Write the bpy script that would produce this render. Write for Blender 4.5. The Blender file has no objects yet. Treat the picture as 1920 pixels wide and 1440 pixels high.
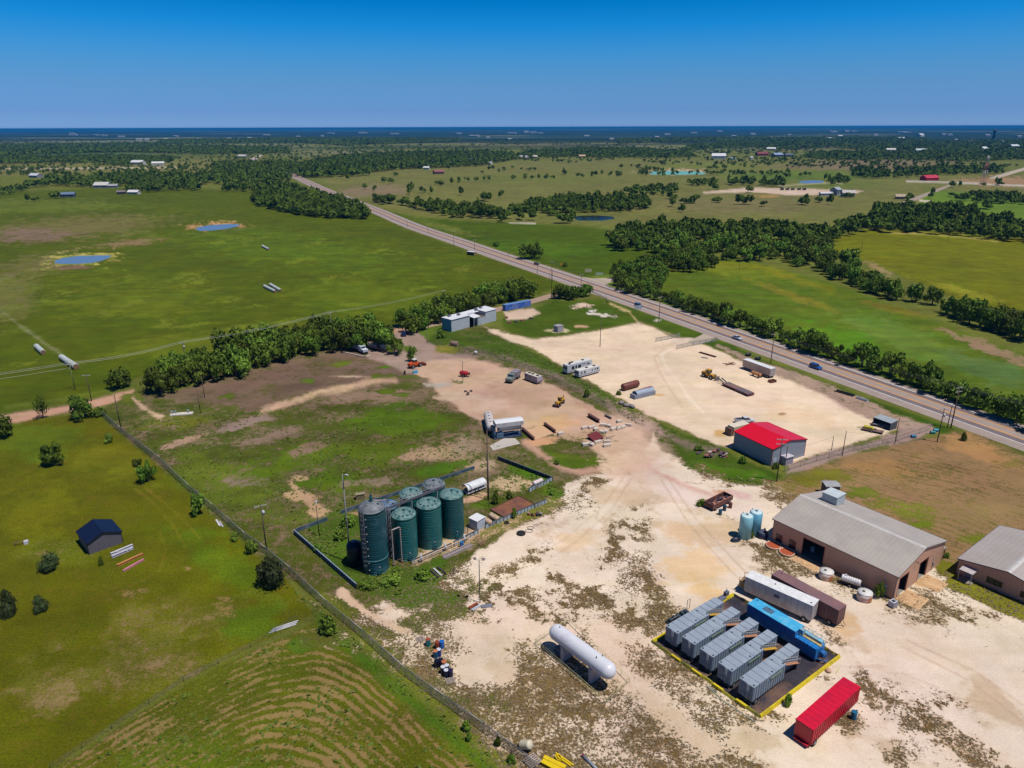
import bpy, bmesh, math, random
import numpy as np
from mathutils import Vector, Matrix

# ------------------------------------------------------------------ camera
H = 82.0                      # drone height above the ground, metres
FPX = 1331.0                  # focal length in pixels of the 1920-wide photograph
PITCH = math.atan((720 - 238) / FPX)
ROLL = math.radians(-0.18)
CP, SP = math.cos(PITCH), math.sin(PITCH)
CR, SR = math.cos(ROLL), math.sin(ROLL)
S = bpy.context.scene
COL = S.collection
cam_d = bpy.data.cameras.new("camera")
cam = bpy.data.objects.new("camera", cam_d)
COL.objects.link(cam)
cam_d.sensor_width = 36.0
cam_d.lens = FPX / 1920 * 36.0
cam_d.clip_start = 0.5
cam_d.clip_end = 400000.0
Rw, Uw, Fw = Vector((1, 0, 0)), Vector((0, SP, CP)), Vector((0, CP, -SP))
cr = CR * Rw + SR * Uw
cu = -SR * Rw + CR * Uw
M = Matrix((cr, cu, -Fw)).transposed().to_4x4()
M.translation = Vector((0, 0, H))
cam.matrix_world = M
S.camera = cam
S.render.resolution_x, S.render.resolution_y = 1024, 768

# ------------------------------------------------------------------ light
SUN_EL, SUN_AZ = 68.0, math.degrees(math.atan2(-0.50, 0.87))     # azimuth from +X, counter-clockwise
sun_d = bpy.data.lights.new("sun", "SUN")
sun = bpy.data.objects.new("sun", sun_d)
COL.objects.link(sun)
sun_d.energy = 4.9
sun_d.angle = math.radians(0.5)
sun_d.color = (1.0, 0.955, 0.89)
ce = math.cos(math.radians(SUN_EL))
sdir = Vector((ce * math.cos(math.radians(SUN_AZ)), ce * math.sin(math.radians(SUN_AZ)), math.sin(math.radians(SUN_EL))))
sun.rotation_euler = sdir.to_track_quat('Z', 'Y').to_euler()
sun.location = (0, 0, 300)

W = bpy.data.worlds.new("World")
S.world = W
W.use_nodes = True
wn, wl = W.node_tree.nodes, W.node_tree.links
wn.clear()
wo = wn.new("ShaderNodeOutputWorld")
bg = wn.new("ShaderNodeBackground")
sky = wn.new("ShaderNodeTexSky")
sky.sky_type = 'NISHITA'
sky.sun_disc = False
sky.sun_elevation = math.radians(SUN_EL)
sky.sun_rotation = math.radians(90 - SUN_AZ)
sky.altitude = 300
sky.air_density = 1.0
sky.dust_density = 0.3
sky.ozone_density = 4.0
bg.inputs[1].default_value = 0.085
# the photograph's sky is a polarised deep azure: the sky texture is graded by elevation
geo_w = wn.new("ShaderNodeTexCoord"); sep_w = wn.new("ShaderNodeSeparateXYZ"); ramp_w = wn.new("ShaderNodeValToRGB"); mul_w = wn.new("ShaderNodeMix")
wl.new(geo_w.outputs["Generated"], sep_w.inputs[0]); wl.new(sep_w.outputs[2], ramp_w.inputs[0])
SKY_RAMP = [(0.0027, (0.3477, 0.6704, 1.5709)), (0.0185, (0.2666, 0.5469, 1.312)), (0.0508, (0.2646, 0.5756, 1.1105)), (0.0697, (0.2283, 0.6125, 1.1248)), (0.0884, (0.1606, 0.6447, 1.1746)), (0.1186, (0.0388, 0.6293, 1.2381)), (0.1467, (0.0005, 0.54, 1.11)), (0.3, (0.01, 0.38, 0.78)), (1.0, (0.13, 0.34, 0.52))]
els = ramp_w.color_ramp.elements
while len(els) < len(SKY_RAMP): els.new(0.5)
for e_, (p_, c_) in zip(els, SKY_RAMP):
    e_.position = p_; e_.color = (*c_, 1)
mul_w.data_type = 'RGBA'; mul_w.blend_type = 'MULTIPLY'; mul_w.inputs[0].default_value = 1
wl.new(sky.outputs[0], mul_w.inputs[6]); wl.new(ramp_w.outputs[0], mul_w.inputs[7]); wl.new(mul_w.outputs[2], bg.inputs[0])
wl.new(bg.outputs[0], wo.inputs[0])

S.view_settings.view_transform = 'Standard'
S.view_settings.look = 'None'
S.view_settings.exposure = 0.0
S.view_settings.gamma = 1.0
S.view_settings.use_curve_mapping = False
try:
    S.cycles.max_bounces = 6
    S.cycles.diffuse_bounces = 3
    S.cycles.glossy_bounces = 3
    S.cycles.volume_bounces = 0
    S.cycles.transparent_max_bounces = 8
    S.cycles.use_adaptive_sampling = True
    S.cycles.adaptive_threshold = 0.015
except Exception:
    pass

# ------------------------------------------------------------------ helpers
rnd = random.Random(7)

def G(u, v, z=0.0):
    """photo pixel (1920x1440) -> point of the horizontal plane z"""
    x, y = (u - 960) / FPX, (720 - v) / FPX
    x, y = CR * x - SR * y, SR * x + CR * y
    d = Vector((x, CP + y * SP, -SP + y * CP))
    t = (H - z) / -d.z
    return Vector((d.x * t, d.y * t, z))

def PX(x, y, z=0.0):
    """ground point -> photo pixel; takes numpy arrays too"""
    X = x
    Y = y * SP + (z - H) * CP
    Z = y * CP - (z - H) * SP
    Z = np.maximum(Z, 1.0)
    a, b = X / Z, Y / Z
    a, b = CR * a + SR * b, -SR * a + CR * b
    return 960 + a * FPX, 720 - b * FPX

def HGT(u, v, vt):
    """height of an upright thing with base pixel (u,v) and top row vt"""
    p = G(u, v)
    lo, hi = 0.0, 70.0
    for _ in range(40):
        m = (lo + hi) / 2
        if PX(p.x, p.y, m)[1] > vt: lo = m
        else: hi = m
    return lo

KALB = 1.50                   # sunlit white horizontal surface, linear
def lin(c):
    return tuple(((x / 255) / 12.92 if x <= 10.3 else ((x / 255 + 0.055) / 1.055) ** 2.4) for x in c)
def alb(*c):
    return tuple(min(0.85, x / KALB) for x in lin(c))

def tag(o, label=None, cat=None, group=None, kind=None):
    if label: o['label'] = label
    if cat: o['category'] = cat
    if group: o['group'] = group
    if kind: o['kind'] = kind
    return o

def link(o, parent=None):
    COL.objects.link(o)
    if parent is not None: o.parent = parent
    return o

def empty(name, loc=(0, 0, 0), rz=0.0, label=None, cat=None, group=None):
    o = bpy.data.objects.new(name, None)
    o.location = loc
    o.rotation_euler = (0, 0, rz)
    o.empty_display_size = 0.3
    link(o)
    return tag(o, label, cat, group)

def copy_tree(o, parent=None):
    c = o.copy()
    COL.objects.link(c)
    if parent is not None: c.parent = parent
    for ch in list(o.children): copy_tree(ch, c)
    return c

# ------------------------------------------------------------------ materials
MATS = {}
def nodes_of(m):
    m.use_nodes = True
    n, l = m.node_tree.nodes, m.node_tree.links
    n.clear()
    out = n.new("ShaderNodeOutputMaterial")
    b = n.new("ShaderNodeBsdfPrincipled")
    l.new(b.outputs[0], out.inputs[0])
    return n, l, b, out

def mat(name, rgb, rough=0.6, metal=0.0, var=0.12, scale=1.5, dirt=None, dirt_amt=0.0, dscale=0.6, streak=False, ribs=None, spec=0.4, raw=False):
    """painted / worn surface: base colour, mottling, optional dirt or rust with a shape of its own, optional sheet ribs (bump)"""
    if name in MATS: return MATS[name]
    m = bpy.data.materials.new(name)
    n, l, b, out = nodes_of(m)
    base = rgb if raw else alb(*rgb)
    tc = n.new("ShaderNodeTexCoord")
    nz = n.new("ShaderNodeTexNoise"); nz.inputs["Scale"].default_value = scale; nz.inputs["Detail"].default_value = 5
    l.new(tc.outputs["Object"], nz.inputs["Vector"])
    mr = n.new("ShaderNodeMapRange"); mr.inputs[1].default_value = 0.3; mr.inputs[2].default_value = 0.7
    mr.inputs[3].default_value = 1 - var; mr.inputs[4].default_value = 1 + var
    l.new(nz.outputs["Fac"], mr.inputs[0])
    mx = n.new("ShaderNodeMix"); mx.data_type = 'RGBA'; mx.blend_type = 'MULTIPLY'; mx.inputs[0].default_value = 1
    mx.inputs[6].default_value = (*base, 1)
    l.new(mr.outputs[0], mx.inputs[7])
    col = mx.outputs[2]
    if dirt is not None:
        mp = n.new("ShaderNodeMapping"); mp.inputs["Scale"].default_value = (1, 1, 0.18 if streak else 1)
        l.new(tc.outputs["Object"], mp.inputs[0])
        n2 = n.new("ShaderNodeTexNoise"); n2.inputs["Scale"].default_value = dscale * (3 if streak else 1); n2.inputs["Detail"].default_value = 8
        n2.inputs["Roughness"].default_value = 0.65
        l.new(mp.outputs[0], n2.inputs["Vector"])
        m2 = n.new("ShaderNodeMapRange")
        c = 0.66 - 0.32 * dirt_amt
        m2.inputs[1].default_value = c - 0.07; m2.inputs[2].default_value = c + 0.09
        l.new(n2.outputs["Fac"], m2.inputs[0])
        x2 = n.new("ShaderNodeMix"); x2.data_type = 'RGBA'
        l.new(m2.outputs[0], x2.inputs[0]); l.new(col, x2.inputs[6]); x2.inputs[7].default_value = (*(dirt if raw else alb(*dirt)), 1)
        col = x2.outputs[2]
    l.new(col, b.inputs["Base Color"])
    b.inputs["Roughness"].default_value = rough
    b.inputs["Metallic"].default_value = metal
    b.inputs["Specular IOR Level"].default_value = spec
    if ribs:
        ax, period = ribs
        sp = n.new("ShaderNodeSeparateXYZ"); l.new(tc.outputs["Object"], sp.inputs[0])
        if ax == 'XY':
            ad = n.new("ShaderNodeMath"); ad.operation = 'ADD'; l.new(sp.outputs[0], ad.inputs[0]); l.new(sp.outputs[1], ad.inputs[1]); src = ad.outputs[0]
        else:
            src = sp.outputs['XYZ'.index(ax)]
        mu = n.new("ShaderNodeMath"); mu.operation = 'MULTIPLY'; mu.inputs[1].default_value = 2 * math.pi / period; l.new(src, mu.inputs[0])
        sn = n.new("ShaderNodeMath"); sn.operation = 'SINE'; l.new(mu.outputs[0], sn.inputs[0])
        pw = n.new("ShaderNodeMath"); pw.operation = 'GREATER_THAN'; pw.inputs[1].default_value = 0.75; l.new(sn.outputs[0], pw.inputs[0])
        bp = n.new("ShaderNodeBump"); bp.inputs["Strength"].default_value = 0.7; bp.inputs["Distance"].default_value = 0.05
        l.new(pw.outputs[0], bp.inputs["Height"]); l.new(bp.outputs[0], b.inputs["Normal"])
    MATS[name] = m
    return m

# ------------------------------------------------------------------ mesh builder
class MB:
    def __init__(s):
        s.v, s.f, s.m, s.sm = [], [], [], []
    def add(s, vs, fs, mi=0, M=None, smooth=False):
        k = len(s.v)
        if M is not None: vs = [tuple(M @ Vector(q)) for q in vs]
        s.v += [tuple(q) for q in vs]
        for q in fs:
            s.f.append(tuple(i + k for i in q)); s.m.append(mi); s.sm.append(smooth)
        return s
    def box(s, x0, x1, y0, y1, z0, z1, mi=0, M=None):
        vs = [(x0, y0, z0), (x1, y0, z0), (x1, y1, z0), (x0, y1, z0), (x0, y0, z1), (x1, y0, z1), (x1, y1, z1), (x0, y1, z1)]
        return s.add(vs, [(0, 3, 2, 1), (4, 5, 6, 7), (0, 1, 5, 4), (1, 2, 6, 5), (2, 3, 7, 6), (3, 0, 4, 7)], mi, M)
    def cbox(s, c, d, mi=0, M=None, rz=0.0, ry=0.0):
        T = Matrix.Translation(c) @ Matrix.Rotation(rz, 4, 'Z') @ Matrix.Rotation(ry, 4, 'Y')
        if M is not None: T = M @ T
        return s.box(-d[0] / 2, d[0] / 2, -d[1] / 2, d[1] / 2, -d[2] / 2, d[2] / 2, mi, T)
    def tube(s, a, b, r, n=8, mi=0, r2=None, cap=True, smooth=True):
        a, b = Vector(a), Vector(b)
        d = b - a
        if d.length < 1e-6: return s
        q = d.to_track_quat('Z', 'Y').to_matrix()
        r2 = r if r2 is None else r2
        vs = []
        for i in range(n):
            t = 2 * math.pi * i / n
            o = q @ Vector((math.cos(t), math.sin(t), 0))
            vs.append(a + o * r); vs.append(b + o * r2)
        s.add(vs, [(2 * i, 2 * ((i + 1) % n), 2 * ((i + 1) % n) + 1, 2 * i + 1) for i in range(n)], mi, None, smooth)
        if cap:
            s.add(vs, [tuple(2 * i for i in range(n))[::-1], tuple(2 * i + 1 for i in range(n))], mi)
        return s
    def path(s, pts, r, n=6, mi=0):
        for a, b in zip(pts, pts[1:]): s.tube(a, b, r, n, mi, cap=False)
        return s
    def lathe(s, prof, n=32, mi=0, M=None, smooth=True):
        """prof: (radius, z) from bottom to top; closed with caps when radius > 0"""
        vs, fs = [], []
        for r, z in prof:
            for i in range(n):
                t = 2 * math.pi * i / n
                vs.append((r * math.cos(t), r * math.sin(t), z))
        for j in range(len(prof) - 1):
            for i in range(n):
                a, b = j * n + i, j * n + (i + 1) % n
                fs.append((a, b, b + n, a + n))
        s.add(vs, fs, mi, M, smooth)
        s.add([vs[i] for i in range(n)], [tuple(range(n))[::-1]], mi, M)
        s.add([vs[(len(prof) - 1) * n + i] for i in range(n)], [tuple(range(n))], mi, M)
        return s
    def prism(s, prof, x0, x1, mi=0, M=None, smooth=False, caps=True):
        """closed profile in (y,z), extruded along x"""
        n = len(prof)
        vs = [(x0, y, z) for y, z in prof] + [(x1, y, z) for y, z in prof]
        s.add(vs, [(i, (i + 1) % n, (i + 1) % n + n, i + n) for i in range(n)], mi, M, smooth)
        if caps: s.add(vs, [tuple(range(n))[::-1], tuple(range(n, 2 * n))], mi, M)
        return s
    def sheet(s, pts, z, mi=0):
        return s.add([(p[0], p[1], z) for p in pts], [tuple(range(len(pts)))], mi)
    def build(s, name, mats, parent=None, smooth=False):
        me = bpy.data.meshes.new(name)
        me.from_pydata(s.v, [], s.f)
        ms = mats if isinstance(mats, (list, tuple)) else [mats]
        for m in ms: me.materials.append(m)
        me.polygons.foreach_set("material_index", s.m)
        me.polygons.foreach_set("use_smooth", s.sm if not smooth else [True] * len(s.f))
        me.update()
        bm = bmesh.new(); bm.from_mesh(me)
        bmesh.ops.remove_doubles(bm, verts=bm.verts, dist=1e-5)
        bmesh.ops.recalc_face_normals(bm, faces=bm.faces)
        bm.to_mesh(me); bm.free()
        o = bpy.data.objects.new(name, me)
        return link(o, parent)

# ------------------------------------------------------------------ ground
def vnoise(x, y, scale, seed):
    x = x / scale; y = y / scale
    xi = np.floor(x).astype(np.int64); yi = np.floor(y).astype(np.int64)
    fx = x - xi; fy = y - yi
    fx = fx * fx * (3 - 2 * fx); fy = fy * fy * (3 - 2 * fy)
    def h(a, b):
        k = (a * 374761393 + b * 668265263 + seed * 1442695041) & 0xffffffff
        k = ((k ^ (k >> 13)) * 1274126177) & 0xffffffff
        return ((k ^ (k >> 16)) & 0xffff) / 65535.0
    return (h(xi, yi) * (1 - fx) + h(xi + 1, yi) * fx) * (1 - fy) + (h(xi, yi + 1) * (1 - fx) + h(xi + 1, yi + 1) * fx) * fy

def fbm(x, y, scale, seed, o=3, pw=.55):
    r = 0; a = 1; t = 0
    for k in range(o):
        r = r + a * vnoise(x, y, scale / 2 ** k, seed + k * 17); t += a; a *= pw
    return r / t

# rings spaced finer near, coarser far; the fan in front is fine, the rest of the circle coarse
NR = 800
vv = np.concatenate([np.linspace(1500, 262, 700), 262 - (262 - 238.93) * (1 - np.linspace(1, 0, 100)[0:] ** 1.6)])
yy = (720 - vv) / FPX
rr = H * (CP + yy * SP) / (SP - yy * CP)
rr = np.concatenate([[8., 30.], rr])
NA = 1080
an = np.concatenate([np.linspace(-48, 48, NA), np.arange(54, 312, 6)])
an = np.radians(an)
na, nr = len(an), len(rr)
X = (rr[:, None] * np.sin(an)[None, :]).ravel()
Y = (rr[:, None] * np.cos(an)[None, :]).ravel()
U, V = PX(X, Y)
front = Y > 20
U = np.where(front, U, -9999.); V = np.where(front, V, 9999.)
N = len(X)
colA = np.zeros((N, 3)); colB = np.zeros((N, 3)); cov = np.zeros(N)
colA[:] = alb(104, 110, 42); colB[:] = alb(128, 120, 78); cov[:] = 0.25
FB = (fbm(X, Y, 7.0, 3, 5, .78) - 0.5) * 2.1
FBL = fbm(X, Y, 45.0, 11, 3) - 0.5

def apply(m, A=None, B=None, c=None, w=1.0):
    idx = m > 0.003
    k = (m[idx] * w)
    if A is not None: colA[idx] += (np.array(alb(*A)) - colA[idx]) * k[:, None]
    if B is not None: colB[idx] += (np.array(alb(*B)) - colB[idx]) * k[:, None]
    if c is not None: cov[idx] += (c - cov[idx]) * k

def segdist(U_, V_, pts, closed):
    d = np.full(U_.shape, 1e9)
    L = list(zip(pts, pts[1:] + ([pts[0]] if closed else [])))
    if not closed: L = list(zip(pts, pts[1:]))
    for (ax, ay), (bx, by) in L:
        dx, dy = bx - ax, by - ay
        t = np.clip(((U_ - ax) * dx + (V_ - ay) * dy) / (dx * dx + dy * dy + 1e-9), 0, 1)
        d = np.minimum(d, np.hypot(U_ - ax - t * dx, V_ - ay - t * dy))
    return d

def inside(U_, V_, pts):
    c = np.zeros(U_.shape, bool)
    for (ax, ay), (bx, by) in zip(pts, pts[1:] + [pts[0]]):
        if ay == by: continue
        c ^= ((ay > V_) != (by > V_)) & (U_ < (bx - ax) * (V_ - ay) / (by - ay) + ax)
    return c

def poly(pts, A=None, B=None, c=None, soft=4., wob=6., w=1.0):
    us = [p[0] for p in pts]; vs = [p[1] for p in pts]
    pad = soft + wob + 2
    sel = np.where((U > min(us) - pad) & (U < max(us) + pad) & (V > min(vs) - pad) & (V < max(vs) + pad))[0]
    if len(sel) == 0: return
    u, v = U[sel], V[sel]
    d = segdist(u, v, pts, True)
    d = np.where(inside(u, v, pts), d, -d) + FB[sel] * wob * 2
    m = np.zeros(N); m[sel] = np.clip(d / soft * 0.5 + 0.5, 0, 1)
    apply(m, A, B, c, w)
    return m

def stroke(pts, wd, A=None, B=None, c=None, soft=2., wob=2., w=1.0):
    us = [p[0] for p in pts]; vs = [p[1] for p in pts]
    pad = wd + soft + wob
    sel = np.where((U > min(us) - pad) & (U < max(us) + pad) & (V > min(vs) - pad) & (V < max(vs) + pad))[0]
    if len(sel) == 0: return
    d = wd / 2 - segdist(U[sel], V[sel], pts, False) + FB[sel] * wob * 2
    m = np.zeros(N); m[sel] = np.clip(d / soft * 0.5 + 0.5, 0, 1)
    apply(m, A, B, c, w)

def blob(u0, v0, ru, rv, A=None, B=None, c=None, ang=0., w=1.0, soft=0.5, wob=0.5):
    R_ = max(ru, rv) * 1.6
    sel = np.where((np.abs(U - u0) < R_) & (np.abs(V - v0) < R_))[0]
    if len(sel) == 0: return
    a = math.radians(ang)
    du, dv = U[sel] - u0, V[sel] - v0
    x = (du * math.cos(a) + dv * math.sin(a)) / ru; y = (-du * math.sin(a) + dv * math.cos(a)) / rv
    d = 1 - np.hypot(x, y) + FB[sel] * wob * 2
    m = np.zeros(N); m[sel] = np.clip(d / soft, 0, 1)
    apply(m, A, B, c, w)

# --- distance
poly([(-400,232),(2400,228),(2400,263),(-400,266)], A=(52,72,62), B=(96,100,84), c=.12, soft=3, wob=2)
for (u0,v0,ru,rv,c_) in [(80,266,120,5,(118,116,92)),(330,272,90,3,(98,112,70)),(150,289,170,5,(92,118,62)),(60,281,60,3,(84,112,60)),(280,281,70,2,(86,112,62)),
    (560,258,130,2.5,(112,112,92)),(760,264,140,3,(108,110,70)),(900,268,160,4,(120,116,78)),(1100,272,220,5,(122,116,78)),(1180,262,90,2,(104,106,72)),(1350,264,60,3,(110,112,74)),
    (1330,277,130,7,(108,116,66)),(1500,276,100,7,(116,108,76)),(1620,277,30,2,(170,150,120)),(1800,290,120,5,(96,120,56)),(1640,306,180,8,(126,112,82)),(1780,270,90,3,(112,108,80)),(1850,284,60,3,(110,112,70)),
    (660,285,110,3,(118,114,78)),(560,292,60,4,(118,118,72)),(450,268,80,2,(100,108,74)),(140,252,180,1.5,(110,112,100)),(500,251,160,1.5,(112,114,104)),(900,249,200,1.5,(108,116,108))]:
    blob(u0,v0,ru,rv,A=c_,B=c_,c=.1,soft=.4,wob=.6)
# left distance between the tree bands
poly([(-300,302),(0,301),(240,300),(400,300),(480,312),(470,322),(250,322),(0,330),(-300,335)], A=(120,118,58), B=(134,124,80), c=.2, soft=2, wob=1)
stroke([(-50,318),(120,316),(330,314)],2.2,A=(196,180,158),B=(196,180,158),c=.5,soft=1,wob=.5)
poly([(-300,335),(60,332),(140,334),(60,352),(-300,362)], A=(104,110,34), c=.1, soft=2, wob=1)
# right pastures
PAST=[(600,335),(760,314),(960,303),(1200,296),(1400,298),(1620,312),(1780,330),(2300,330),(2300,440),(1700,430),(1640,400),(1560,420),(1200,430),(1120,420),(900,415),(760,400),(650,370)]
poly(PAST, A=(112,114,52), B=(134,124,84), c=.35, soft=4, wob=3)
blob(700,358,90,14,B=(140,124,92),c=.75,ang=-4); blob(1000,335,180,10,A=(108,114,50),c=.25); blob(1500,330,190,12,A=(92,114,36),c=.1); blob(1330,312,120,9,A=(112,120,48),c=.2)
blob(1390,385,190,22,A=(112,112,56),B=(140,126,88),c=.5); blob(1560,345,120,12,A=(102,114,44),c=.25); blob(1600,312,150,7,A=(128,110,84),c=.5)
blob(1880,340,90,12,B=(168,136,98),A=(150,126,88),c=.7); blob(1050,400,120,14,A=(104,112,44),c=.3)
poly([(1740,356),(1920,366),(2300,370),(2300,430),(1920,412),(1720,388)], A=(98,126,32), c=.06, soft=3, wob=2)
# pads, farm tracks
poly([(1318,360),(1400,352),(1520,354),(1620,358),(1600,364),(1480,366),(1410,360),(1320,363)], A=(214,190,166),B=(214,190,166),c=.6,soft=1.5,wob=1)
blob(1440,368,30,3,A=(176,140,80),B=(176,140,80),c=.6)
stroke([(1460,349),(1540,343),(1580,344)],2,A=(176,168,130),B=(176,168,130),c=.5,soft=1,wob=.3)
stroke([(1700,340),(1790,342),(1860,346),(1940,349)],2.5,A=(206,196,182),B=(206,196,182),c=.5,soft=1,wob=.3)
stroke([(1858,334),(1900,322),(1960,308)],3,A=(196,186,172),B=(196,186,172),c=.5,soft=1,wob=.3)
stroke([(1725,376),(1745,378)],3,A=(214,200,180),B=(214,200,180),c=.5,soft=1,wob=.3)
# left big field
F1=[(-900,372),(0,360),(200,352),(480,356),(560,372),(700,398),(760,430),(913,482),(1000,510),(1057,535),(990,560),(780,600),(620,650),(300,690),(180,745),(0,775),(-900,900)]
poly(F1, A=(80,94,2), B=(98,100,10), c=.34, soft=3, wob=2)
blob(60,385,220,16,A=(98,110,30),c=.15); blob(130,428,230,26,A=(112,108,52),B=(130,114,72),c=.42,ang=-4); blob(60,440,90,16,A=(116,104,64),B=(140,118,96),c=.6)
blob(250,455,90,8,B=(144,122,84),c=.62,ang=-6); blob(60,500,130,26,A=(104,108,38),B=(128,112,80),c=.45,ang=-10); blob(20,560,80,50,A=(108,112,40),B=(134,120,86),c=.4,ang=-30)
blob(560,470,260,40,A=(88,108,10),c=.1,ang=8); blob(700,560,240,40,A=(92,108,10),c=.1,ang=5); blob(260,560,200,50,A=(96,108,12),c=.1); blob(380,640,220,26,A=(98,108,14),c=.08,ang=-8)
for (u0,v0) in [(240,517),(125,550),(250,565),(350,520),(370,528),(700,472),(720,478),(630,520),(470,575),(780,543),(540,598),(450,560),(350,612),(660,570),(420,452),(480,447),(560,490),(870,505),(300,610),(200,590),(100,560),(50,683),(460,612),(610,455)]:
    blob(u0,v0,26,5,A=(124,134,34),B=(140,146,50),c=.45,ang=-10,wob=1.8,w=.45,soft=1.0)
stroke([(5,585),(40,612),(85,645),(112,662)],5,A=(110,122,60),B=(150,140,104),c=.5,soft=3,wob=3)
# ponds' banks
blob(150,485,66,12,A=(186,176,80),B=(196,186,110),c=.6,ang=-4,wob=.8); blob(150,487,52,9,A=(90,112,36),c=.1,ang=-4)
blob(404,424,54,8,A=(196,150,96),B=(206,164,110),c=.6,ang=-2,wob=.8); blob(415,430,60,3,A=(96,108,40),c=.1)
blob(1266,322,64,6.5,A=(196,172,130),B=(206,180,140),c=.6,wob=.5)
blob(140,502,30,5,A=(120,100,70),B=(130,104,80),c=.7)
# field beyond the highway
poly([(704,391),(780,408),(860,414),(1000,420),(1100,424),(1180,440),(1260,470),(1240,500),(1215,520),(1095,521),(985,484),(860,445)], A=(72,92,2), B=(88,96,8), c=.25, soft=3, wob=2)
blob(1050,470,130,20,A=(76,104,8),c=.05); blob(840,428,60,7,A=(104,114,40),c=.3,ang=14); blob(1010,405,130,6,A=(108,114,44),B=(190,170,140),c=.3)
stroke([(955,418),(1004,419)],1.6,A=(216,206,190),B=(216,206,190),c=.5,soft=1,wob=.3)
# north-east fields
poly([(1540,452),(1620,430),(1700,428),(1920,448),(2500,480),(2500,760),(1920,596),(1790,560),(1660,505),(1560,470)], A=(108,112,4), B=(122,118,16), c=.3, soft=3, wob=2)
stroke([(1660,436),(1760,440),(1870,452)],3,A=(170,164,76),B=(176,166,90),c=.5,soft=2,wob=1); blob(1650,505,40,8,B=(160,140,92),c=.7,ang=25); blob(1800,545,90,9,A=(138,136,30),c=.2,ang=16)
FE=[(1160,500),(1240,500),(1380,484),(1560,530),(1750,600),(1920,664),(2500,830),(2500,1000),(1920,800),(1700,730),(1440,634),(1300,585),(1187,545)]
poly(FE, A=(86,108,16), B=(114,118,44), c=.34, soft=3, wob=2)
blob(1360,505,130,14,A=(112,122,24),c=.15,ang=6); blob(1500,560,110,9,A=(120,118,24),B=(150,128,70),c=.35,ang=20); blob(1680,580,90,8,A=(112,112,20),B=(130,104,60),c=.4,ang=14)
blob(1700,640,160,34,A=(98,126,40),B=(128,126,76),c=.3,ang=22); blob(1860,655,110,14,B=(156,132,100),c=.85,ang=22); blob(1850,690,110,24,A=(92,118,56),c=.25,ang=20); blob(1600,650,120,30,A=(88,130,18),c=.05,ang=18)
stroke([(1250,506),(1330,492),(1420,500),(1560,545)],9,A=(122,124,22),c=.1,soft=5,wob=3)
# verges
poly([(1095,521),(1230,500),(1215,545),(1300,585),(1440,634),(1700,730),(1920,800),(1920,812),(1700,738),(1440,646),(1300,597),(1187,552)], A=(92,112,28), B=(150,136,100), c=.3, soft=3, wob=2)
# ---- the near left paddock
F6=[(-900,900),(0,792),(60,785),(180,775),(300,870),(420,985),(540,1090),(590,1150),(470,1215),(340,1280),(200,1370),(90,1450),(-900,1900)]
poly(F6, A=(94,98,3), B=(116,106,24), c=.34, soft=3, wob=3)
blob(60,830,120,40,A=(94,112,16),c=.1); blob(240,860,120,40,A=(112,112,16),c=.15); blob(60,960,110,70,A=(112,114,10),c=.15); blob(370,900,60,24,A=(96,114,20),c=.1,ang=35)
blob(420,1060,120,60,A=(92,112,12),c=.1,ang=25); blob(120,1040,100,36,A=(104,112,14),B=(146,130,76),c=.35)
blob(260,1230,260,90,A=(112,112,30),B=(146,128,78),c=.42,ang=-22); blob(470,1170,70,40,A=(90,110,14),c=.12,ang=-25); blob(90,1290,130,60,A=(112,110,36),B=(150,130,84),c=.45,ang=-20)
blob(250,1110,60,20,B=(150,130,76),c=.5,ang=-10); blob(420,1130,22,34,B=(156,132,78),c=.5,ang=-40); blob(350,1065,14,7,B=(160,132,84),c=.6); blob(130,1300,26,26,B=(150,130,84),c=.5,ang=-30); blob(300,1240,50,12,B=(150,130,84),c=.5,ang=-20)
for t in ([(238,905),(290,945),(325,985),(350,1030)],[(262,905),(310,945),(345,975),(375,1010)],[(105,950),(120,960),(110,972)],[(140,945),(150,970),(175,985)],[(300,1000),(312,1030),(300,1070),(230,1110)]):
    stroke(t,2.4,A=(124,118,24),B=(140,124,50),c=.5,soft=2.5,wob=2,w=.6)
stroke([(375,880),(420,930),(440,990)],3,A=(140,130,60),c=.5,soft=3,wob=2,w=.5)
# dirt lane in the north-west
poly([(-900,905),(0,780),(60,770),(130,762),(180,748),(250,730),(262,744),(190,760),(130,772),(40,790),(-900,930)], A=(190,150,122), B=(204,164,134), c=.8, soft=2, wob=2)
stroke([(10,762),(100,752),(250,722),(262,727)],6,A=(96,110,30),c=.2,soft=3,wob=3)
# ---- crop rows, parallel to the field's two sides
F7=[(-900,1900),(-300,1650),(95,1445),(210,1372),(345,1282),(470,1220),(545,1190),(590,1165),(640,1190),(700,1240),(780,1310),(870,1385),(960,1470),(1100,1600),(900,1700)]
m=poly(F7, A=(90,96,14), B=(148,126,76), c=.25, soft=3, wob=3)
sel=np.where(m>.05)[0]
def _ld(p_,q_):
    a_,b_=G(*p_),G(*q_); dx,dy=b_.x-a_.x,b_.y-a_.y; L_=math.hypot(dx,dy)
    return ((X[sel]-a_.x)*dy-(Y[sel]-a_.y)*dx)/L_
d1=_ld((95,1462),(500,1222)); d2=_ld((650,1218),(960,1490)); kk=7.0
dd=-kk*np.log(np.exp(-np.clip(d1,-60,90)/kk)+np.exp(-np.clip(d2,-60,90)/kk))
wv=fbm(X[sel],Y[sel],9,91,2)-.5
row=np.sin((dd+wv*1.6+.5*(fbm(X[sel],Y[sel],2.2,19,2)-.5))*2*math.pi/1.3)
brk=fbm(X[sel],Y[sel],5,77,3); fade=np.clip(1.15-dd/70,.3,1)
cov[sel]=cov[sel]*(1-m[sel])+m[sel]*np.clip(.42+(.08+.20*np.clip((brk-.34)*2.8,0,1))*row*fade+.5*wv,0.06,.70)
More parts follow.
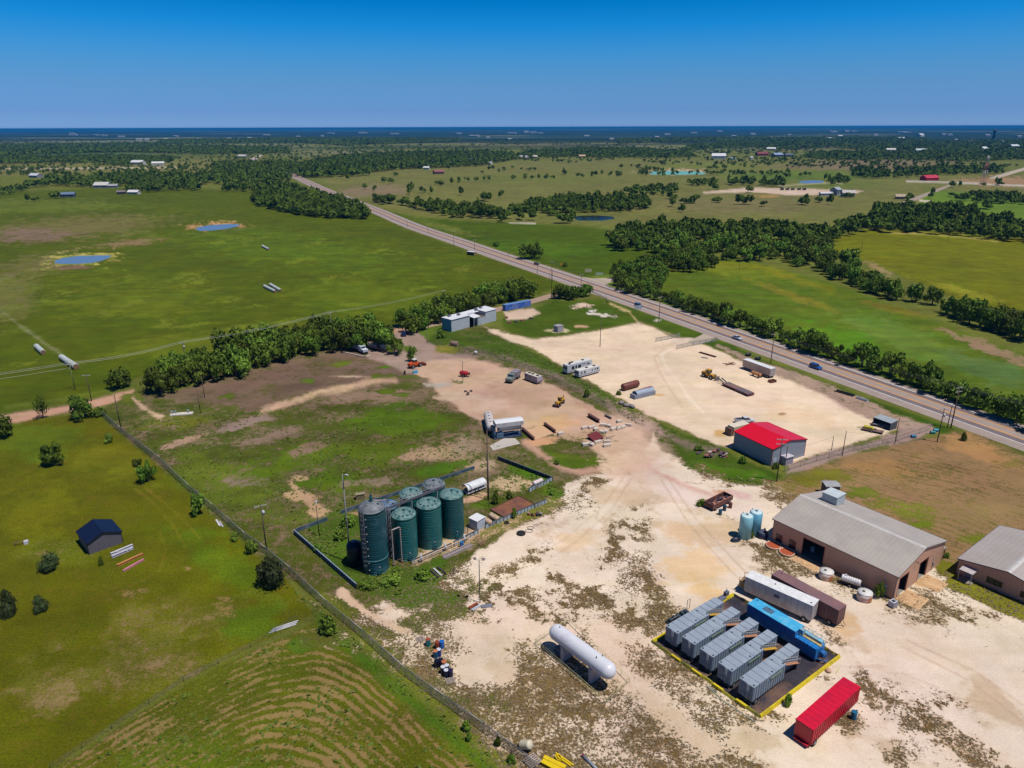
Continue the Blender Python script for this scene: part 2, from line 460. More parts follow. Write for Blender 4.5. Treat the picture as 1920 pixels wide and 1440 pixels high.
blob(330,1430,170,60,A=(84,108,16),c=.3,w=.5); blob(560,1210,26,16,A=(84,108,22),c=.06)
stroke([(600,1160),(700,1250),(800,1340),(900,1430),(960,1490)],22,A=(74,104,20),B=(120,116,60),c=.12,soft=10,wob=6)
stroke([(90,1440),(340,1275),(465,1210)],6,A=(98,96,50),B=(134,118,84),c=.5,soft=4,wob=5,w=.7)
# ---- yard: rough grass
YARD=[(180,775),(250,735),(340,700),(480,672),(640,648),(700,625),(780,600),(830,610),(905,610),(1000,660),(1100,712),(1220,800),(1240,860),(1180,900),(1060,900),(1040,950),(960,985),(860,1060),(700,1130),(640,1150),(590,1120),(480,1040),(360,930)]
poly(YARD, A=(80,92,26), B=(136,116,90), c=.46, soft=3, wob=3)
blob(420,900,120,60,A=(96,112,28),c=.3,ang=25); blob(560,860,130,36,A=(90,112,20),c=.22,ang=-8); blob(760,790,110,34,A=(84,112,16),c=.18,ang=-6); blob(700,850,130,26,A=(88,110,20),c=.25); blob(330,790,90,18,A=(104,112,30),B=(150,132,100),c=.4)
blob(640,905,90,22,A=(84,110,18),c=.2); blob(545,960,60,30,A=(96,108,36),c=.4,ang=20); blob(500,820,70,14,B=(146,122,104),c=.75,ang=-10); blob(470,905,60,12,B=(140,122,104),c=.7); blob(580,840,60,10,B=(142,118,96),c=.72,ang=-15); blob(690,905,60,12,B=(150,132,108),c=.7)
blob(450,795,60,10,B=(150,128,116),c=.85,ang=-15); blob(340,828,46,9,B=(176,146,120),c=.85,ang=-20); blob(700,740,120,14,B=(152,126,104),c=.7,ang=-6); blob(840,760,60,16,B=(150,124,98),c=.7); blob(860,850,70,26,A=(104,108,44),B=(168,138,108),c=.75,ang=10); blob(900,870,50,16,B=(182,156,128),c=.8); blob(810,850,70,14,B=(176,148,116),c=.8,ang=-6)
blob(250,750,30,16,A=(96,110,34),c=.3); stroke([(250,748),(270,765),(300,782)],7,B=(206,176,142),c=.85,soft=3,wob=3); blob(300,780,12,3,B=(214,184,150),c=.95)
blob(560,930,34,9,B=(196,164,124),c=.85); blob(600,963,22,9,B=(206,172,130),c=.9); blob(640,975,40,14,B=(196,162,126),c=.85,ang=-8); blob(560,895,22,7,B=(190,162,118),c=.85)
stroke([(545,905),(565,930),(590,950),(620,962)],7,B=(196,164,126),c=.8,soft=4,wob=4)
# yard: scraped dark earth
poly([(268,742),(340,722),(480,690),(600,668),(660,655),(720,670),(780,690),(800,705),(730,720),(640,735),(560,752),(470,772),(440,762),(330,752)], A=(96,92,50), B=(124,102,84), c=.72, soft=5, wob=6)
blob(560,725,80,14,B=(108,88,72),c=.8,ang=-8); blob(700,690,60,10,B=(130,106,92),c=.8,ang=5); blob(440,710,60,9,A=(96,106,40),c=.7,ang=-10); blob(430,742,26,12,A=(84,110,24),c=.2); blob(575,715,24,6,A=(88,112,34),c=.3); blob(640,682,18,6,A=(96,112,30),c=.2,ang=-8); blob(650,706,40,2,B=(190,168,138),c=.8)
blob(330,728,60,6,A=(96,108,34),c=.25,ang=-12)
stroke([(490,772),(600,735),(650,727),(700,716),(740,712)],9,A=(150,140,90),B=(208,176,142),c=.75,soft=4,wob=4)
blob(720,688,24,5,A=(84,112,20),c=.15); stroke([(700,705),(740,705),(790,708)],7,A=(84,112,18),c=.12,soft=4,wob=3); blob(795,690,22,8,A=(88,110,24),c=.3); blob(720,735,26,6,A=(88,112,20),c=.15); blob(760,740,30,5,A=(88,112,20),c=.2)
sel=np.where(inside(U,V,YARD))[0]
cov[sel]=np.clip(cov[sel]*.80+.07+.55*(fbm(X[sel],Y[sel],9,71,4)-.5),0,1); colA[sel]*=np.array([.95,.90,.85])
# yard: grey lane mouth and tan hardstanding
poly([(700,634),(760,612),(800,628),(830,655),(900,668),(820,700),(760,700),(720,680),(690,672),(690,655)], A=(150,128,112), B=(168,144,130), c=.85, soft=3, wob=3)
stroke([(715,627),(760,614),(795,606)],10,A=(186,146,116),B=(196,156,126),c=.8,soft=3,wob=2)
poly([(800,640),(790,628),(775,612),(800,606),(830,615),(830,640),(905,645),(850,662)], A=(92,112,30), B=(134,126,90), c=.25, soft=3, wob=3)
blob(768,655,30,9,A=(84,106,26),c=.15,ang=10)
TAN=[(800,676),(880,672),(960,690),(1040,722),(1110,762),(1180,800),(1225,830),(1230,870),(1160,880),(1100,830),(1000,800),(940,822),(910,800),(880,780),(850,758),(820,735),(800,712),(780,700)]
poly(TAN, A=(160,136,108), B=(206,174,146), c=.95, soft=3, wob=4)
blob(870,745,60,10,B=(212,186,158),c=.98); blob(820,722,36,7,B=(190,180,166),c=.95); blob(990,735,70,26,B=(196,164,136),c=1,ang=15); blob(870,700,60,18,B=(200,166,140),c=1); blob(1040,792,60,16,B=(218,176,134),c=1); blob(1110,770,60,9,B=(196,156,132),c=1,ang=28); blob(920,760,34,16,B=(214,186,160),c=1)
blob(860,716,16,5,A=(90,104,40),c=.4); blob(880,840,40,22,A=(104,108,50),B=(170,146,122),c=.7)
poly([(995,840),(1060,850),(1100,862),(1132,855),(1122,880),(1060,868),(1010,852)], A=(88,108,20), B=(140,120,72), c=.15, soft=4, wob=4)
stroke([(985,830),(1040,868),(1090,885),(1130,880)],12,A=(140,120,90),B=(196,158,132),c=.85,soft=5,wob=4)
blob(1120,815,60,14,A=(110,106,40),B=(196,166,134),c=.55,ang=-4); blob(1150,825,34,9,A=(100,104,40),c=.35); blob(1060,868,40,8,A=(84,106,16),c=.1,ang=10); blob(1020,828,30,10,B=(214,166,124),c=1)
# green bank along the white lot
poly([(800,640),(830,612),(905,622),(960,640),(1060,690),(1090,712),(1200,775),(1300,820),(1370,848),(1420,872),(1470,890),(1440,912),(1380,905),(1300,880),(1240,845),(1225,812),(1160,775),(1090,735),(1030,705),(960,680),(900,662),(850,655)], A=(68,90,16), B=(124,112,80), c=.3, soft=3, wob=4)
stroke([(840,655),(950,672),(1040,705),(1120,748),(1220,802),(1290,835),(1340,852)],11,A=(98,104,56),B=(140,120,108),c=.55,soft=6,wob=6)
blob(835,655,30,8,A=(120,120,30),B=(170,140,110),c=.4); blob(1370,885,80,16,A=(78,112,16),c=.08,ang=10)
# white caliche lot
LOT=[(905,612),(940,622),(1000,634),(1050,630),(1110,622),(1180,608),(1196,603),(1225,612),(1260,632),(1300,640),(1330,650),(1400,680),(1470,705),(1560,740),(1640,775),(1695,800),(1660,815),(1600,832),(1540,850),(1500,862),(1480,872),(1375,842),(1300,815),(1200,770),(1100,712),(1075,700),(1000,655),(930,628)]
poly(LOT, A=(170,150,116), B=(238,214,184), c=.985, soft=2.5, wob=3)
blob(1250,700,120,20,B=(242,218,188),c=1,ang=10); blob(1150,650,60,10,B=(236,210,182),c=1); blob(1500,780,90,18,B=(240,210,176),c=1,ang=15); blob(1235,740,14,4,B=(226,186,132),c=1); blob(1353,812,14,7,B=(216,176,120),c=1); blob(1466,776,9,3,B=(176,136,96),c=1,wob=.3)
stroke([(1300,640),(1262,650),(1240,665),(1250,690),(1275,720),(1290,745),(1320,775)],5,B=(246,226,200),c=1,soft=2,wob=1); stroke([(1285,645),(1246,655),(1226,670),(1238,700),(1260,735),(1280,765)],2,B=(222,194,164),c=1,soft=2,wob=1)
stroke([(1260,642),(1310,632),(1330,622)],12,B=(226,206,182),c=1,soft=3,wob=2)
# green meadow between the office and the highway
poly([(945,592),(1000,580),(1040,562),(1120,562),(1150,566),(1237,596),(1330,628),(1310,634),(1268,632),(1225,612),(1196,603),(1150,612),(1100,620),(1050,628),(1000,634),(960,625),(940,612)], A=(70,92,10), B=(112,112,50), c=.26, soft=3, wob=3)
poly([(950,600),(945,585),(1000,578),(1014,588),(985,598)], A=(206,180,156), B=(216,190,166), c=.8, soft=2, wob=2)
blob(1100,574,22,5,A=(222,196,172),B=(222,196,172),c=.6,wob=.8); blob(1110,584,13,5,A=(232,224,216),B=(232,224,216),c=.6,wob=.8); blob(1130,590,18,4,A=(226,214,200),B=(226,214,200),c=.6,ang=8,wob=1)
blob(1046,620,20,5,A=(206,190,150),B=(206,190,150),c=.6); blob(1090,612,14,3,A=(206,170,130),B=(206,170,130),c=.6); blob(1232,601,10,3,A=(206,196,180),B=(206,196,180),c=.6); stroke([(1145,570),(1180,585),(1195,603)],3,A=(196,176,120),B=(196,176,120),c=.5,soft=2,wob=2)
stroke([(1195,603),(1290,640)],3,A=(170,150,120),c=.5,soft=2,wob=2)
# strip between lot and highway
poly([(1310,640),(1345,636),(1440,678),(1620,742),(1800,808),(1920,850),(1920,870),(1800,828),(1640,770),(1440,692)], A=(62,88,10), B=(104,104,40), c=.2, soft=3, wob=2)
poly([(1345,648),(1400,668),(1500,702),(1620,745),(1700,785),(1740,800),(1700,812),(1660,800),(1580,760),(1480,712),(1400,684)], A=(112,108,64), B=(178,152,132), c=.66, soft=3, wob=4)
poly([(1480,872),(1540,850),(1620,830),(1690,805),(1745,795),(1760,810),(1700,830),(1600,850),(1520,880),(1470,892)], A=(108,104,74), B=(166,142,130), c=.7, soft=3, wob=4)
# brown mown field
F8=[(1450,905),(1520,880),(1600,852),(1700,832),(1770,812),(1830,812),(1920,852),(2500,1020),(2500,1300),(1920,1130),(1790,1080),(1700,1010),(1470,925)]
poly(F8, A=(114,104,50), B=(156,126,86), c=.62, soft=4, wob=4)
blob(1530,900,70,20,A=(120,116,34),c=.3,ang=-12); blob(1620,925,40,12,A=(106,118,30),c=.15); blob(1700,955,100,24,A=(118,120,40),c=.4,ang=15); blob(1840,850,90,24,B=(180,140,88),c=.85,ang=20); blob(1820,960,80,30,A=(132,122,50),c=.6); blob(1720,985,26,8,A=(104,118,24),c=.1); blob(1830,1010,40,14,A=(110,116,30),c=.3); blob(1650,880,90,20,B=(168,134,82),c=.75,ang=10); blob(1890,870,50,12,A=(128,118,46),c=.4)
sel=np.where((U>1440)&(V>800)&(V<1100)&(U<2400)&inside(U,V,F8))[0]
cov[sel]+= .11*np.sin((X[sel]*.62+Y[sel]*.78+5*(fbm(X[sel],Y[sel],14,5,2)))*2*math.pi/1.9)+.5*(fbm(X[sel],Y[sel],18,8,3)-.5)
# ---- caliche yard in the foreground
LY=[(1225,812),(1240,845),(1300,880),(1380,905),(1450,912),(1500,955),(1640,1000),(1750,1060),(1800,1085),(1920,1135),(2500,1320),(2500,1900),(1100,1900),(975,1470),(900,1395),(800,1300),(700,1215),(640,1165),(700,1130),(860,1060),(960,990),(1040,955),(1060,905),(1120,890),(1180,890)]
poly(LY, A=(114,94,56), B=(242,223,200), c=.79, soft=3, wob=5)
sel=np.where((V>880)&(U>600)&(U<2500)&inside(U,V,LY))[0]
cov[sel]+= .9*(fbm(X[sel],Y[sel],13,61,4)-.47)-.30*np.clip((V[sel]-1120)/160,0,1)*np.clip((1520-U[sel])/160,0,1)-.16*np.clip((900-U[sel])/120,0,1)
colB[sel]+=(np.array(alb(206,178,148))-colB[sel])*(np.clip((V[sel]-1100)/200,0,.38)*np.clip((1500-U[sel])/200,0,1))[:,None]
# weedy blotches in the yard (u, v, ru, rv, angle, bare share)
WE=[(700,1130,90,26,-20,.1),(640,1170,60,14,40,.4),(760,1170,60,20,-10,.45),(860,1125,60,16,15,.25),(880,1150,60,12,10,.3),(720,1180,50,14,20,.5),(800,1215,34,30,45,.35),(760,1240,40,24,42,.3),(830,1280,50,22,42,.3),(900,1340,70,24,38,.3),
 (960,1400,70,24,38,.25),(1000,1350,110,34,32,.28),(900,1300,60,20,30,.4),(980,1290,70,18,30,.4),(1090,1340,90,24,25,.3),(1120,1380,110,30,22,.35),(1180,1400,110,34,12,.4),(1260,1330,90,24,30,.35),(1300,1300,70,16,35,.4),(1240,1380,90,26,10,.4),
 (965,1180,30,40,-30,.3),(955,1240,30,34,0,.45),(1010,1140,34,40,25,.45),(1030,1080,34,26,30,.35),(1020,1050,40,12,-20,.55),(1140,1110,70,16,-35,.3),(1080,1140,60,12,-35,.35),(1210,1085,40,14,50,.4),(1250,1120,34,12,50,.4),(1240,1150,30,26,30,.4),
 (1120,955,24,34,10,.3),(1060,1000,60,16,-20,.45),(1000,1045,60,16,-25,.5),(1090,930,30,12,-20,.5),(940,1070,40,12,-20,.5),(1180,1040,40,16,10,.5),(880,1090,40,12,10,.45),(990,1110,60,14,-20,.5),(1145,985,24,22,0,.5),(1180,960,30,14,40,.45),(1205,980,30,40,20,.45),(1215,1020,20,18,0,.5),(1230,930,14,20,-40,.4),(1160,1010,30,12,-10,.55),(1290,920,34,20,30,.3),(1320,945,50,20,25,.3),(1350,970,26,8,20,.5),(1180,1170,40,12,20,.6),
 (1200,1230,30,30,60,.4),(1180,1200,20,20,0,.6),(1260,1220,70,10,40,.3),(1310,1260,80,10,38,.3),(1340,1300,60,12,35,.4),(1380,1340,50,14,30,.5),(1300,1420,90,20,10,.4),(1420,1380,60,14,10,.6),(1470,1345,40,14,0,.4),
 (1600,1180,50,14,50,.4),(1570,1190,30,10,40,.35),(1620,1215,30,6,45,.5),(1700,1130,80,14,15,.45),(1720,1160,70,12,15,.5),(1780,1140,60,10,20,.45),(1850,1150,70,10,25,.4),(1660,1090,40,10,20,.5),(1640,1190,14,3,-30,.3),(1655,1175,4,14,10,.3),
 (1640,1300,50,20,20,.35),(1690,1320,60,22,32,.35),(1740,1360,70,16,34,.35),(1800,1400,80,16,30,.35),(1760,1310,40,10,30,.45),(1800,1330,40,10,28,.4),(1850,1290,50,10,35,.45),(1880,1310,60,14,30,.4),(1600,1370,40,20,-20,.4),(1590,1345,40,16,-20,.35),(1540,1390,50,10,20,.6),(1660,1400,60,14,20,.5),(1890,1340,40,10,20,.5),
 (1460,1260,30,8,10,.35),(1480,1290,30,14,-10,.3),(1410,1020,30,10,30,.45),(1430,1050,26,14,30,.45),(1480,1040,34,16,20,.4),(1550,1085,50,12,20,.5),(1510,1070,40,8,30,.5),(1500,960,50,14,35,.55),(1440,930,40,12,30,.4),(1470,985,30,14,40,.5),(1380,905,50,8,15,.35),(1320,890,40,8,20,.3)]
for (u0,v0,ru,rv,a_,c_) in WE:
    blob(u0,v0,ru*1.2,rv*1.35,A=(112,92,54) if u0>900 else (92,96,38),B=(220,196,166),c=(.14 if u0<1300 and v0<1200 else .24)+.5*c_,ang=a_,soft=1.1,wob=1.6)
stroke([(1225,868),(1220,900),(1270,925),(1330,940),(1420,960)],26,B=(242,222,206),c=.98,soft=8,wob=5)
stroke([(1195,835),(1220,880),(1280,908),(1340,930)],7,B=(214,166,146),c=1,soft=4,wob=3,w=.8)
blob(1350,922,40,7,B=(206,150,100),c=1,ang=18,wob=.8,w=.8); blob(1392,930,34,12,B=(232,196,184),c=1,ang=20)
blob(1300,1060,70,60,B=(244,214,168),c=1,ang=25); blob(1340,1120,80,26,B=(240,206,156),c=1,ang=25); blob(1290,1000,60,30,B=(238,206,166),c=1); blob(1340,1000,50,34,B=(232,204,168),c=1); blob(1395,1140,30,14,B=(222,176,116),c=1,ang=20,wob=.9,w=.7); blob(1360,1150,40,10,B=(226,176,110),c=1,ang=35,w=.7)
blob(1180,870,60,26,B=(226,198,166),c=1); blob(1160,930,60,20,B=(228,202,170),c=1); blob(1080,1010,60,24,B=(236,208,172),c=.95,ang=-10)
blob(1590,1170,46,30,B=(232,200,156),c=.96,ang=20); blob(1720,1090,40,9,B=(230,190,142),c=.96,ang=10); blob(1500,1105,60,10,B=(228,186,130),c=.95,ang=25); blob(1530,1060,26,9,B=(222,184,120),c=1,ang=30)
blob(1750,1220,150,34,B=(238,218,192),c=.97,ang=12); blob(1440,1300,50,12,B=(232,202,158),c=.9,ang=-30)
stroke([(1165,795),(1195,815),(1212,845),(1200,885)],44,B=(222,192,164),c=.97,soft=34,wob=10)
for pts_,w_,c_ in (([(1200,850),(1170,930),(1120,990),(1060,1040)],22,.93),([(1225,868),(1270,960),(1330,1040),(1390,1110),(1440,1140)],70,.985),([(1270,960),(1260,1060),(1300,1110)],60,.97),([(1130,1190),(1160,1260),(1250,1330),(1330,1400)],26,.95),
  ([(1640,1190),(1760,1230),(1920,1330)],60,.97),([(1560,1140),(1620,1170),(1640,1220),(1560,1240)],26,.97),([(1660,1260),(1800,1280),(1960,1400)],26,.96),([(900,1060),(1000,1010),(1060,980)],16,.94),([(1380,1380),(1460,1420),(1560,1410),(1660,1380)],24,.93),([(880,1190),(930,1210),(940,1250),(880,1260)],40,.95)):
    stroke(pts_,w_,c=c_,soft=22,wob=9,w=.9)
for t_ in ([(1180,880),(1130,950),(1060,1010),(980,1060)],[(1192,884),(1146,956),(1080,1016),(1000,1068)],[(1240,900),(1290,980),(1360,1060),(1420,1120)],[(1252,896),(1304,972),(1376,1050),(1436,1112)],[(1700,1200),(1830,1260),(1930,1330)],[(1690,1212),(1815,1275),(1915,1350)],[(1150,900),(1080,905),(1000,950)],[(1560,1250),(1660,1250),(1760,1290)],[(1640,1330),(1740,1300),(1860,1320)]):
    stroke(t_,2.6,B=(206,178,148),soft=2,wob=1.5,w=.6)
# verge weeds along the chain link fence inside the yard
stroke([(600,1115),(680,1190),(780,1280),(880,1370),(960,1440)],16,A=(104,112,30),B=(170,146,112),c=.3,soft=8,wob=6)
stroke([(640,1110),(690,1150),(760,1185)],13,B=(222,192,160),c=.85,soft=5,wob=5); blob(735,1140,24,10,B=(226,200,170),c=.85,ang=-30)
# green growth around the silos
poly([(570,985),(640,960),(690,985),(700,1060),(780,1065),(830,1040),(840,1060),(820,1100),(860,1120),(760,1150),(680,1110),(600,1050)], A=(72,100,22), B=(118,108,66), c=.34, soft=6, wob=9)
poly([(850,1040),(960,990),(1030,960),(1060,945),(1050,930),(960,960),(880,1000),(820,1045)], A=(108,112,40), B=(196,168,130), c=.45, soft=4, wob=5)
blob(985,885,50,12,A=(78,112,18),c=.1,ang=20); blob(1045,925,26,10,A=(84,112,22),c=.15); blob(900,945,40,10,A=(80,108,24),c=.3,ang=-10); blob(890,935,40,9,B=(206,170,134),c=.8,ang=-14); blob(960,905,40,16,A=(108,112,44),B=(206,178,142),c=.65); blob(820,880,70,12,A=(80,112,18),c=.12,ang=-12)
stroke([(780,1050),(860,1010),(900,990)],16,B=(208,182,148),c=.75,soft=6,wob=4)
# office lawn at the right edge
poly([(1780,1080),(1800,1072),(1860,1110),(1960,1150),(1960,1180),(1880,1150),(1820,1120),(1770,1098)], A=(128,124,30), B=(160,136,80), c=.2, soft=3, wob=3)
poly([(1740,1040),(1790,1060),(1800,1085),(1760,1075)], A=(122,120,30), B=(160,136,80), c=.25, soft=3, wob=3)
# ground left of the photographed yard, behind the camera etc. keep the default grass


# the far land is a patchwork of woods and fields
dist_ = np.hypot(X, Y); kf = np.clip((dist_ - 2200) / 1600, 0, 1) * front
pn = fbm(X * .55, Y, 1300., 41, 4); wn_ = fbm(X * .5, Y, 520., 47, 3)
forest = np.clip((pn * .6 + wn_ * .4 - .40) / .05, 0, 1)
colA += (np.array(alb(34, 52, 30)) - colA) * (kf * forest * .85)[:, None]
fieldc = np.clip((.36 - pn) / .05, 0, 1)
colA += (np.array(alb(128, 128, 84)) - colA) * (kf * fieldc * .7)[:, None]
colB += (colA - colB) * (kf * .7)[:, None]
# large soft variation
g = 1 + FBL * 0.28
colA *= g[:, None] * 1.08; colB *= (1 + (g - 1) * 0.4)[:, None]

co = np.stack([X, Y, np.zeros(N)], 1)
co = np.concatenate([co, [[0, 0, 0]]])
i = np.arange(nr - 1)[:, None] * na; j = np.arange(na)[None, :]; j2 = (j + 1) % na
quads = np.stack([i + j, i + j2, i + na + j2, i + na + j], -1).reshape(-1, 4)[:, ::-1]
tri = np.stack([np.full(na, N), (np.arange(na) + 1) % na, np.arange(na)], 1)
me = bpy.data.meshes.new("ground")
nq, nt = len(quads), len(tri)
me.vertices.add(len(co)); me.loops.add(nq * 4 + nt * 3); me.polygons.add(nq + nt)
me.vertices.foreach_set("co", co.ravel())
me.loops.foreach_set("vertex_index", np.concatenate([quads.ravel(), tri.ravel()]))
me.polygons.foreach_set("loop_start", np.concatenate([np.arange(nq) * 4, nq * 4 + np.arange(nt) * 3]))
me.polygons.foreach_set("loop_total", np.concatenate([np.full(nq, 4), np.full(nt, 3)]))
me.update(calc_edges=True)
def attr(name, arr):
    a = me.attributes.new(name, 'FLOAT_COLOR', 'POINT')
    full = np.ones((N + 1, 4)); full[:N, :3] = arr; full[N, :3] = arr[0]
    a.data.foreach_set("color", full.ravel())
attr("soil_a", np.clip(colA, 0, 1)); attr("soil_b", np.clip(colB, 0, 1)); attr("cover", np.repeat(np.clip(cov, 0, 1)[:, None], 3, 1))
ground = bpy.data.objects.new("ground", me)
link(ground); ground['kind'] = 'structure'

gm = bpy.data.materials.new("ground_cover")
n, l, b, out = nodes_of(gm)
def AT(nm):
    a = n.new("ShaderNodeAttribute"); a.attribute_name = nm; return a
geo = n.new("ShaderNodeNewGeometry")
def noise(sc, det, rough=0.6, vec=None, lac=2.0):
    q = n.new("ShaderNodeTexNoise"); q.inputs["Scale"].default_value = sc; q.inputs["Detail"].default_value = det; q.inputs["Roughness"].default_value = rough
    l.new(vec or geo.outputs["Position"], q.inputs["Vector"]); return q.outputs["Fac"]
def math_(op, a, b_=None, c_=None, clamp=False):
    q = n.new("ShaderNodeMath"); q.operation = op; q.use_clamp = clamp
    for k, z in enumerate((a, b_, c_)):
        if z is None: continue
        if isinstance(z, (int, float)): q.inputs[k].default_value = z
        else: l.new(z, q.inputs[k])
    return q.outputs[0]
nL = noise(0.11, 4, 0.6); nA = noise(0.5, 6, 0.68); nB = noise(2.2, 4, 0.68)
mixn = math_('ADD', math_('MULTIPLY', nL, 0.24), math_('ADD', math_('MULTIPLY', nA, 0.36), math_('MULTIPLY', nB, 0.40)))
th = math_('ADD', math_('MULTIPLY', math_('SUBTRACT', mixn, 0.5), 4.3), 0.5)         # about uniform 0..1
cv = AT("cover")
cvs = math_('ADD', math_('MULTIPLY', cv.outputs["Fac"], 1.34), -0.17)
fac = math_('ADD', math_('MULTIPLY', math_('SUBTRACT', cvs, th), 4.2), 0.5, clamp=True)
mx = n.new("ShaderNodeMix"); mx.data_type = 'RGBA'
bn = n.new("ShaderNodeMix"); bn.data_type = 'RGBA'; bn.blend_type = 'MULTIPLY'; nG = noise(0.16, 7, 0.7)
l.new(math_('MULTIPLY', math_('SUBTRACT', nG, 0.45), 3.0, clamp=True), bn.inputs[0]); l.new(AT("soil_b").outputs["Color"], bn.inputs[6]); bn.inputs[7].default_value = (0.86, 0.79, 0.72, 1)
l.new(fac, mx.inputs[0]); l.new(AT("soil_a").outputs["Color"], mx.inputs[6]); l.new(bn.outputs[2], mx.inputs[7])
# mottling: tufts strong on the plants, weak on bare soil; broad patches; wind-laid streaks
nC = noise(2.6, 6, 0.75); nD = noise(0.09, 5, 0.65); nE = noise(0.015, 4, 0.6)
mpg = n.new("ShaderNodeMapping"); mpg.inputs["Rotation"].default_value = (0, 0, 0.35); mpg.inputs["Scale"].default_value = (0.03, 0.16, 1)
l.new(geo.outputs["Position"], mpg.inputs[0]); nS = noise(1.0, 5, 0.7, mpg.outputs[0])
vfin = math_('ADD', math_('MULTIPLY', math_('SUBTRACT', nC, 0.5), math_('ADD', 2.7, math_('MULTIPLY', fac, -2.1))), 1.0)
vbro = math_('ADD', math_('MULTIPLY', math_('SUBTRACT', nD, 0.5), math_('ADD', 1.2, math_('MULTIPLY', fac, -0.6))), 1.0)
vbig = math_('ADD', math_('MULTIPLY', math_('SUBTRACT', nE, 0.5), 0.5), 1.0)
vstr = math_('ADD', math_('MULTIPLY', math_('SUBTRACT', nS, 0.5), math_('ADD', 0.8, math_('MULTIPLY', fac, -0.45))), 1.0)
val = math_('MULTIPLY', math_('MULTIPLY', vfin, vbro), math_('MULTIPLY', vbig, vstr))
hsv = n.new("ShaderNodeHueSaturation"); l.new(mx.outputs[2], hsv.inputs["Color"]); l.new(val, hsv.inputs["Value"])
nF = noise(0.04, 6, 0.7)
l.new(math_('ADD', math_('MULTIPLY', math_('SUBTRACT', nF, 0.5), 0.09), 0.496), hsv.inputs["Hue"])
l.new(hsv.outputs[0], b.inputs["Base Color"])
b.inputs["Roughness"].default_value = 0.95; b.inputs["Specular IOR Level"].default_value = 0.1
bp = n.new("ShaderNodeBump"); bp.inputs["Strength"].default_value = 0.45; bp.inputs["Distance"].default_value = 0.35
l.new(math_('MULTIPLY', nC, math_('SUBTRACT', 1.15, fac)), bp.inputs["Height"]); l.new(bp.outputs[0], b.inputs["Normal"])
me.materials.append(gm)

# ------------------------------------------------------------------ highway, side road, lanes
def pt_mat(name, c, var=.1, scale=.6, c2=None, amt=.4, rough=.85):
    m = bpy.data.materials.new(name); n, l, b, out = nodes_of(m)
    g_ = n.new("ShaderNodeNewGeometry")
    q = n.new("ShaderNodeTexNoise"); q.inputs["Scale"].default_value = scale; q.inputs["Detail"].default_value = 6; q.inputs["Roughness"].default_value = .65
    l.new(g_.outputs["Position"], q.inputs["Vector"])
    x = n.new("ShaderNodeMix"); x.data_type = 'RGBA'
    r = n.new("ShaderNodeMapRange"); r.inputs[1].default_value = .35; r.inputs[2].default_value = .65; r.inputs[4].default_value = amt
    l.new(q.outputs["Fac"], r.inputs[0]); l.new(r.outputs[0], x.inputs[0])
    x.inputs[6].default_value = (*alb(*c), 1); x.inputs[7].default_value = (*alb(*(c2 or tuple(v * .8 for v in c))), 1)
    l.new(x.outputs[2], b.inputs["Base Color"]); b.inputs["Roughness"].default_value = rough; b.inputs["Specular IOR Level"].default_value = .2
    return m
P_near = [(1920,846),(1817,810),(1740,781),(1615,733),(1440,671),(1237,595),(1150,565),(1057,532),(1000,511),(913,482),(835,453),(760,428),(695,398),(598,358),(535,327)]
_w = [G(*q) for q in P_near]
_w = [_w[0] + (_w[0] - _w[3]).normalized() * 110] + _w
_y = np.array([q.y for q in _w]); _x = np.array([q.x for q in _w])
ys = np.arange(_y[0], _y[-1], 4.0)
xs = np.interp(ys, _y, _x)
for _ in range(2):
    w_ = np.ones(17) / 17; pad = 8
    e = np.concatenate([xs[0] - (xs[1] - xs[0]) * np.arange(pad, 0, -1), xs, xs[-1] + (xs[-1] - xs[-2]) * np.arange(1, pad + 1)])
    xs = np.convolve(e, w_, 'valid')
road_pts = [Vector((x, y, 0)) for x, y in zip(xs, ys)]
def offset_line(pts, d):
    o = []
    for i, q in enumerate(pts):
        t = (pts[min(i + 1, len(pts) - 1)] - pts[max(i - 1, 0)]).normalized()
        o.append(q + Vector((t.y, -t.x, 0)) * d)          # to the right of travel away from the camera
    return o
def ribbon(name, pts, d0, d1, z, m, kind='structure', i0=0, i1=None, dash=None):
    a, b_ = offset_line(pts, d0), offset_line(pts, d1)
    mb = MB()
    i1 = i1 or len(pts) - 1
    for k in range(i0, i1):
        if dash and (k // dash[0]) % dash[1]: continue
        mb.add([(a[k].x, a[k].y, z), (b_[k].x, b_[k].y, z), (b_[k + 1].x, b_[k + 1].y, z), (a[k + 1].x, a[k + 1].y, z)], [(0, 1, 2, 3)])
    o = mb.build(name, m); o['kind'] = kind
    return o
asph = pt_mat("asphalt", (176,158,148), c2=(158,142,136), scale=.25, amt=.7)
lane = pt_mat("worn_lane_asphalt", (120,108,112), c2=(138,124,124), scale=.4, amt=.6)
wht = pt_mat("white_road_paint", (246,244,240)); yel = pt_mat("yellow_road_paint", (250,170,50), c2=(232,164,80))
ribbon("highway", road_pts, 0, 18.6, 0.02, asph)
for d0, d1 in ((4.9, 7.5), (12.6, 15.0)):
    ribbon("highway_lane", road_pts, d0, d1, 0.028, lane)
for d, m_, w_ in ((4.5, wht, .32), (7.8, yel, .34), (12.2, yel, .34), (15.3, wht, .32)):
    ribbon("road_marking", road_pts, d, d + w_, 0.036, m_)
ribbon("road_marking", road_pts, 8.35, 8.53, 0.036, yel, dash=(1, 3)); ribbon("road_marking", road_pts, 11.75, 11.93, 0.036, yel, dash=(1, 3))
def patch(name, pts, z, m, kind='structure'):
    mb = MB(); mb.sheet([G(*q) for q in pts], z); o = mb.build(name, m); o['kind'] = kind; return o
side = pt_mat("side_road_asphalt", (196,180,160), c2=(176,160,146), scale=.3)
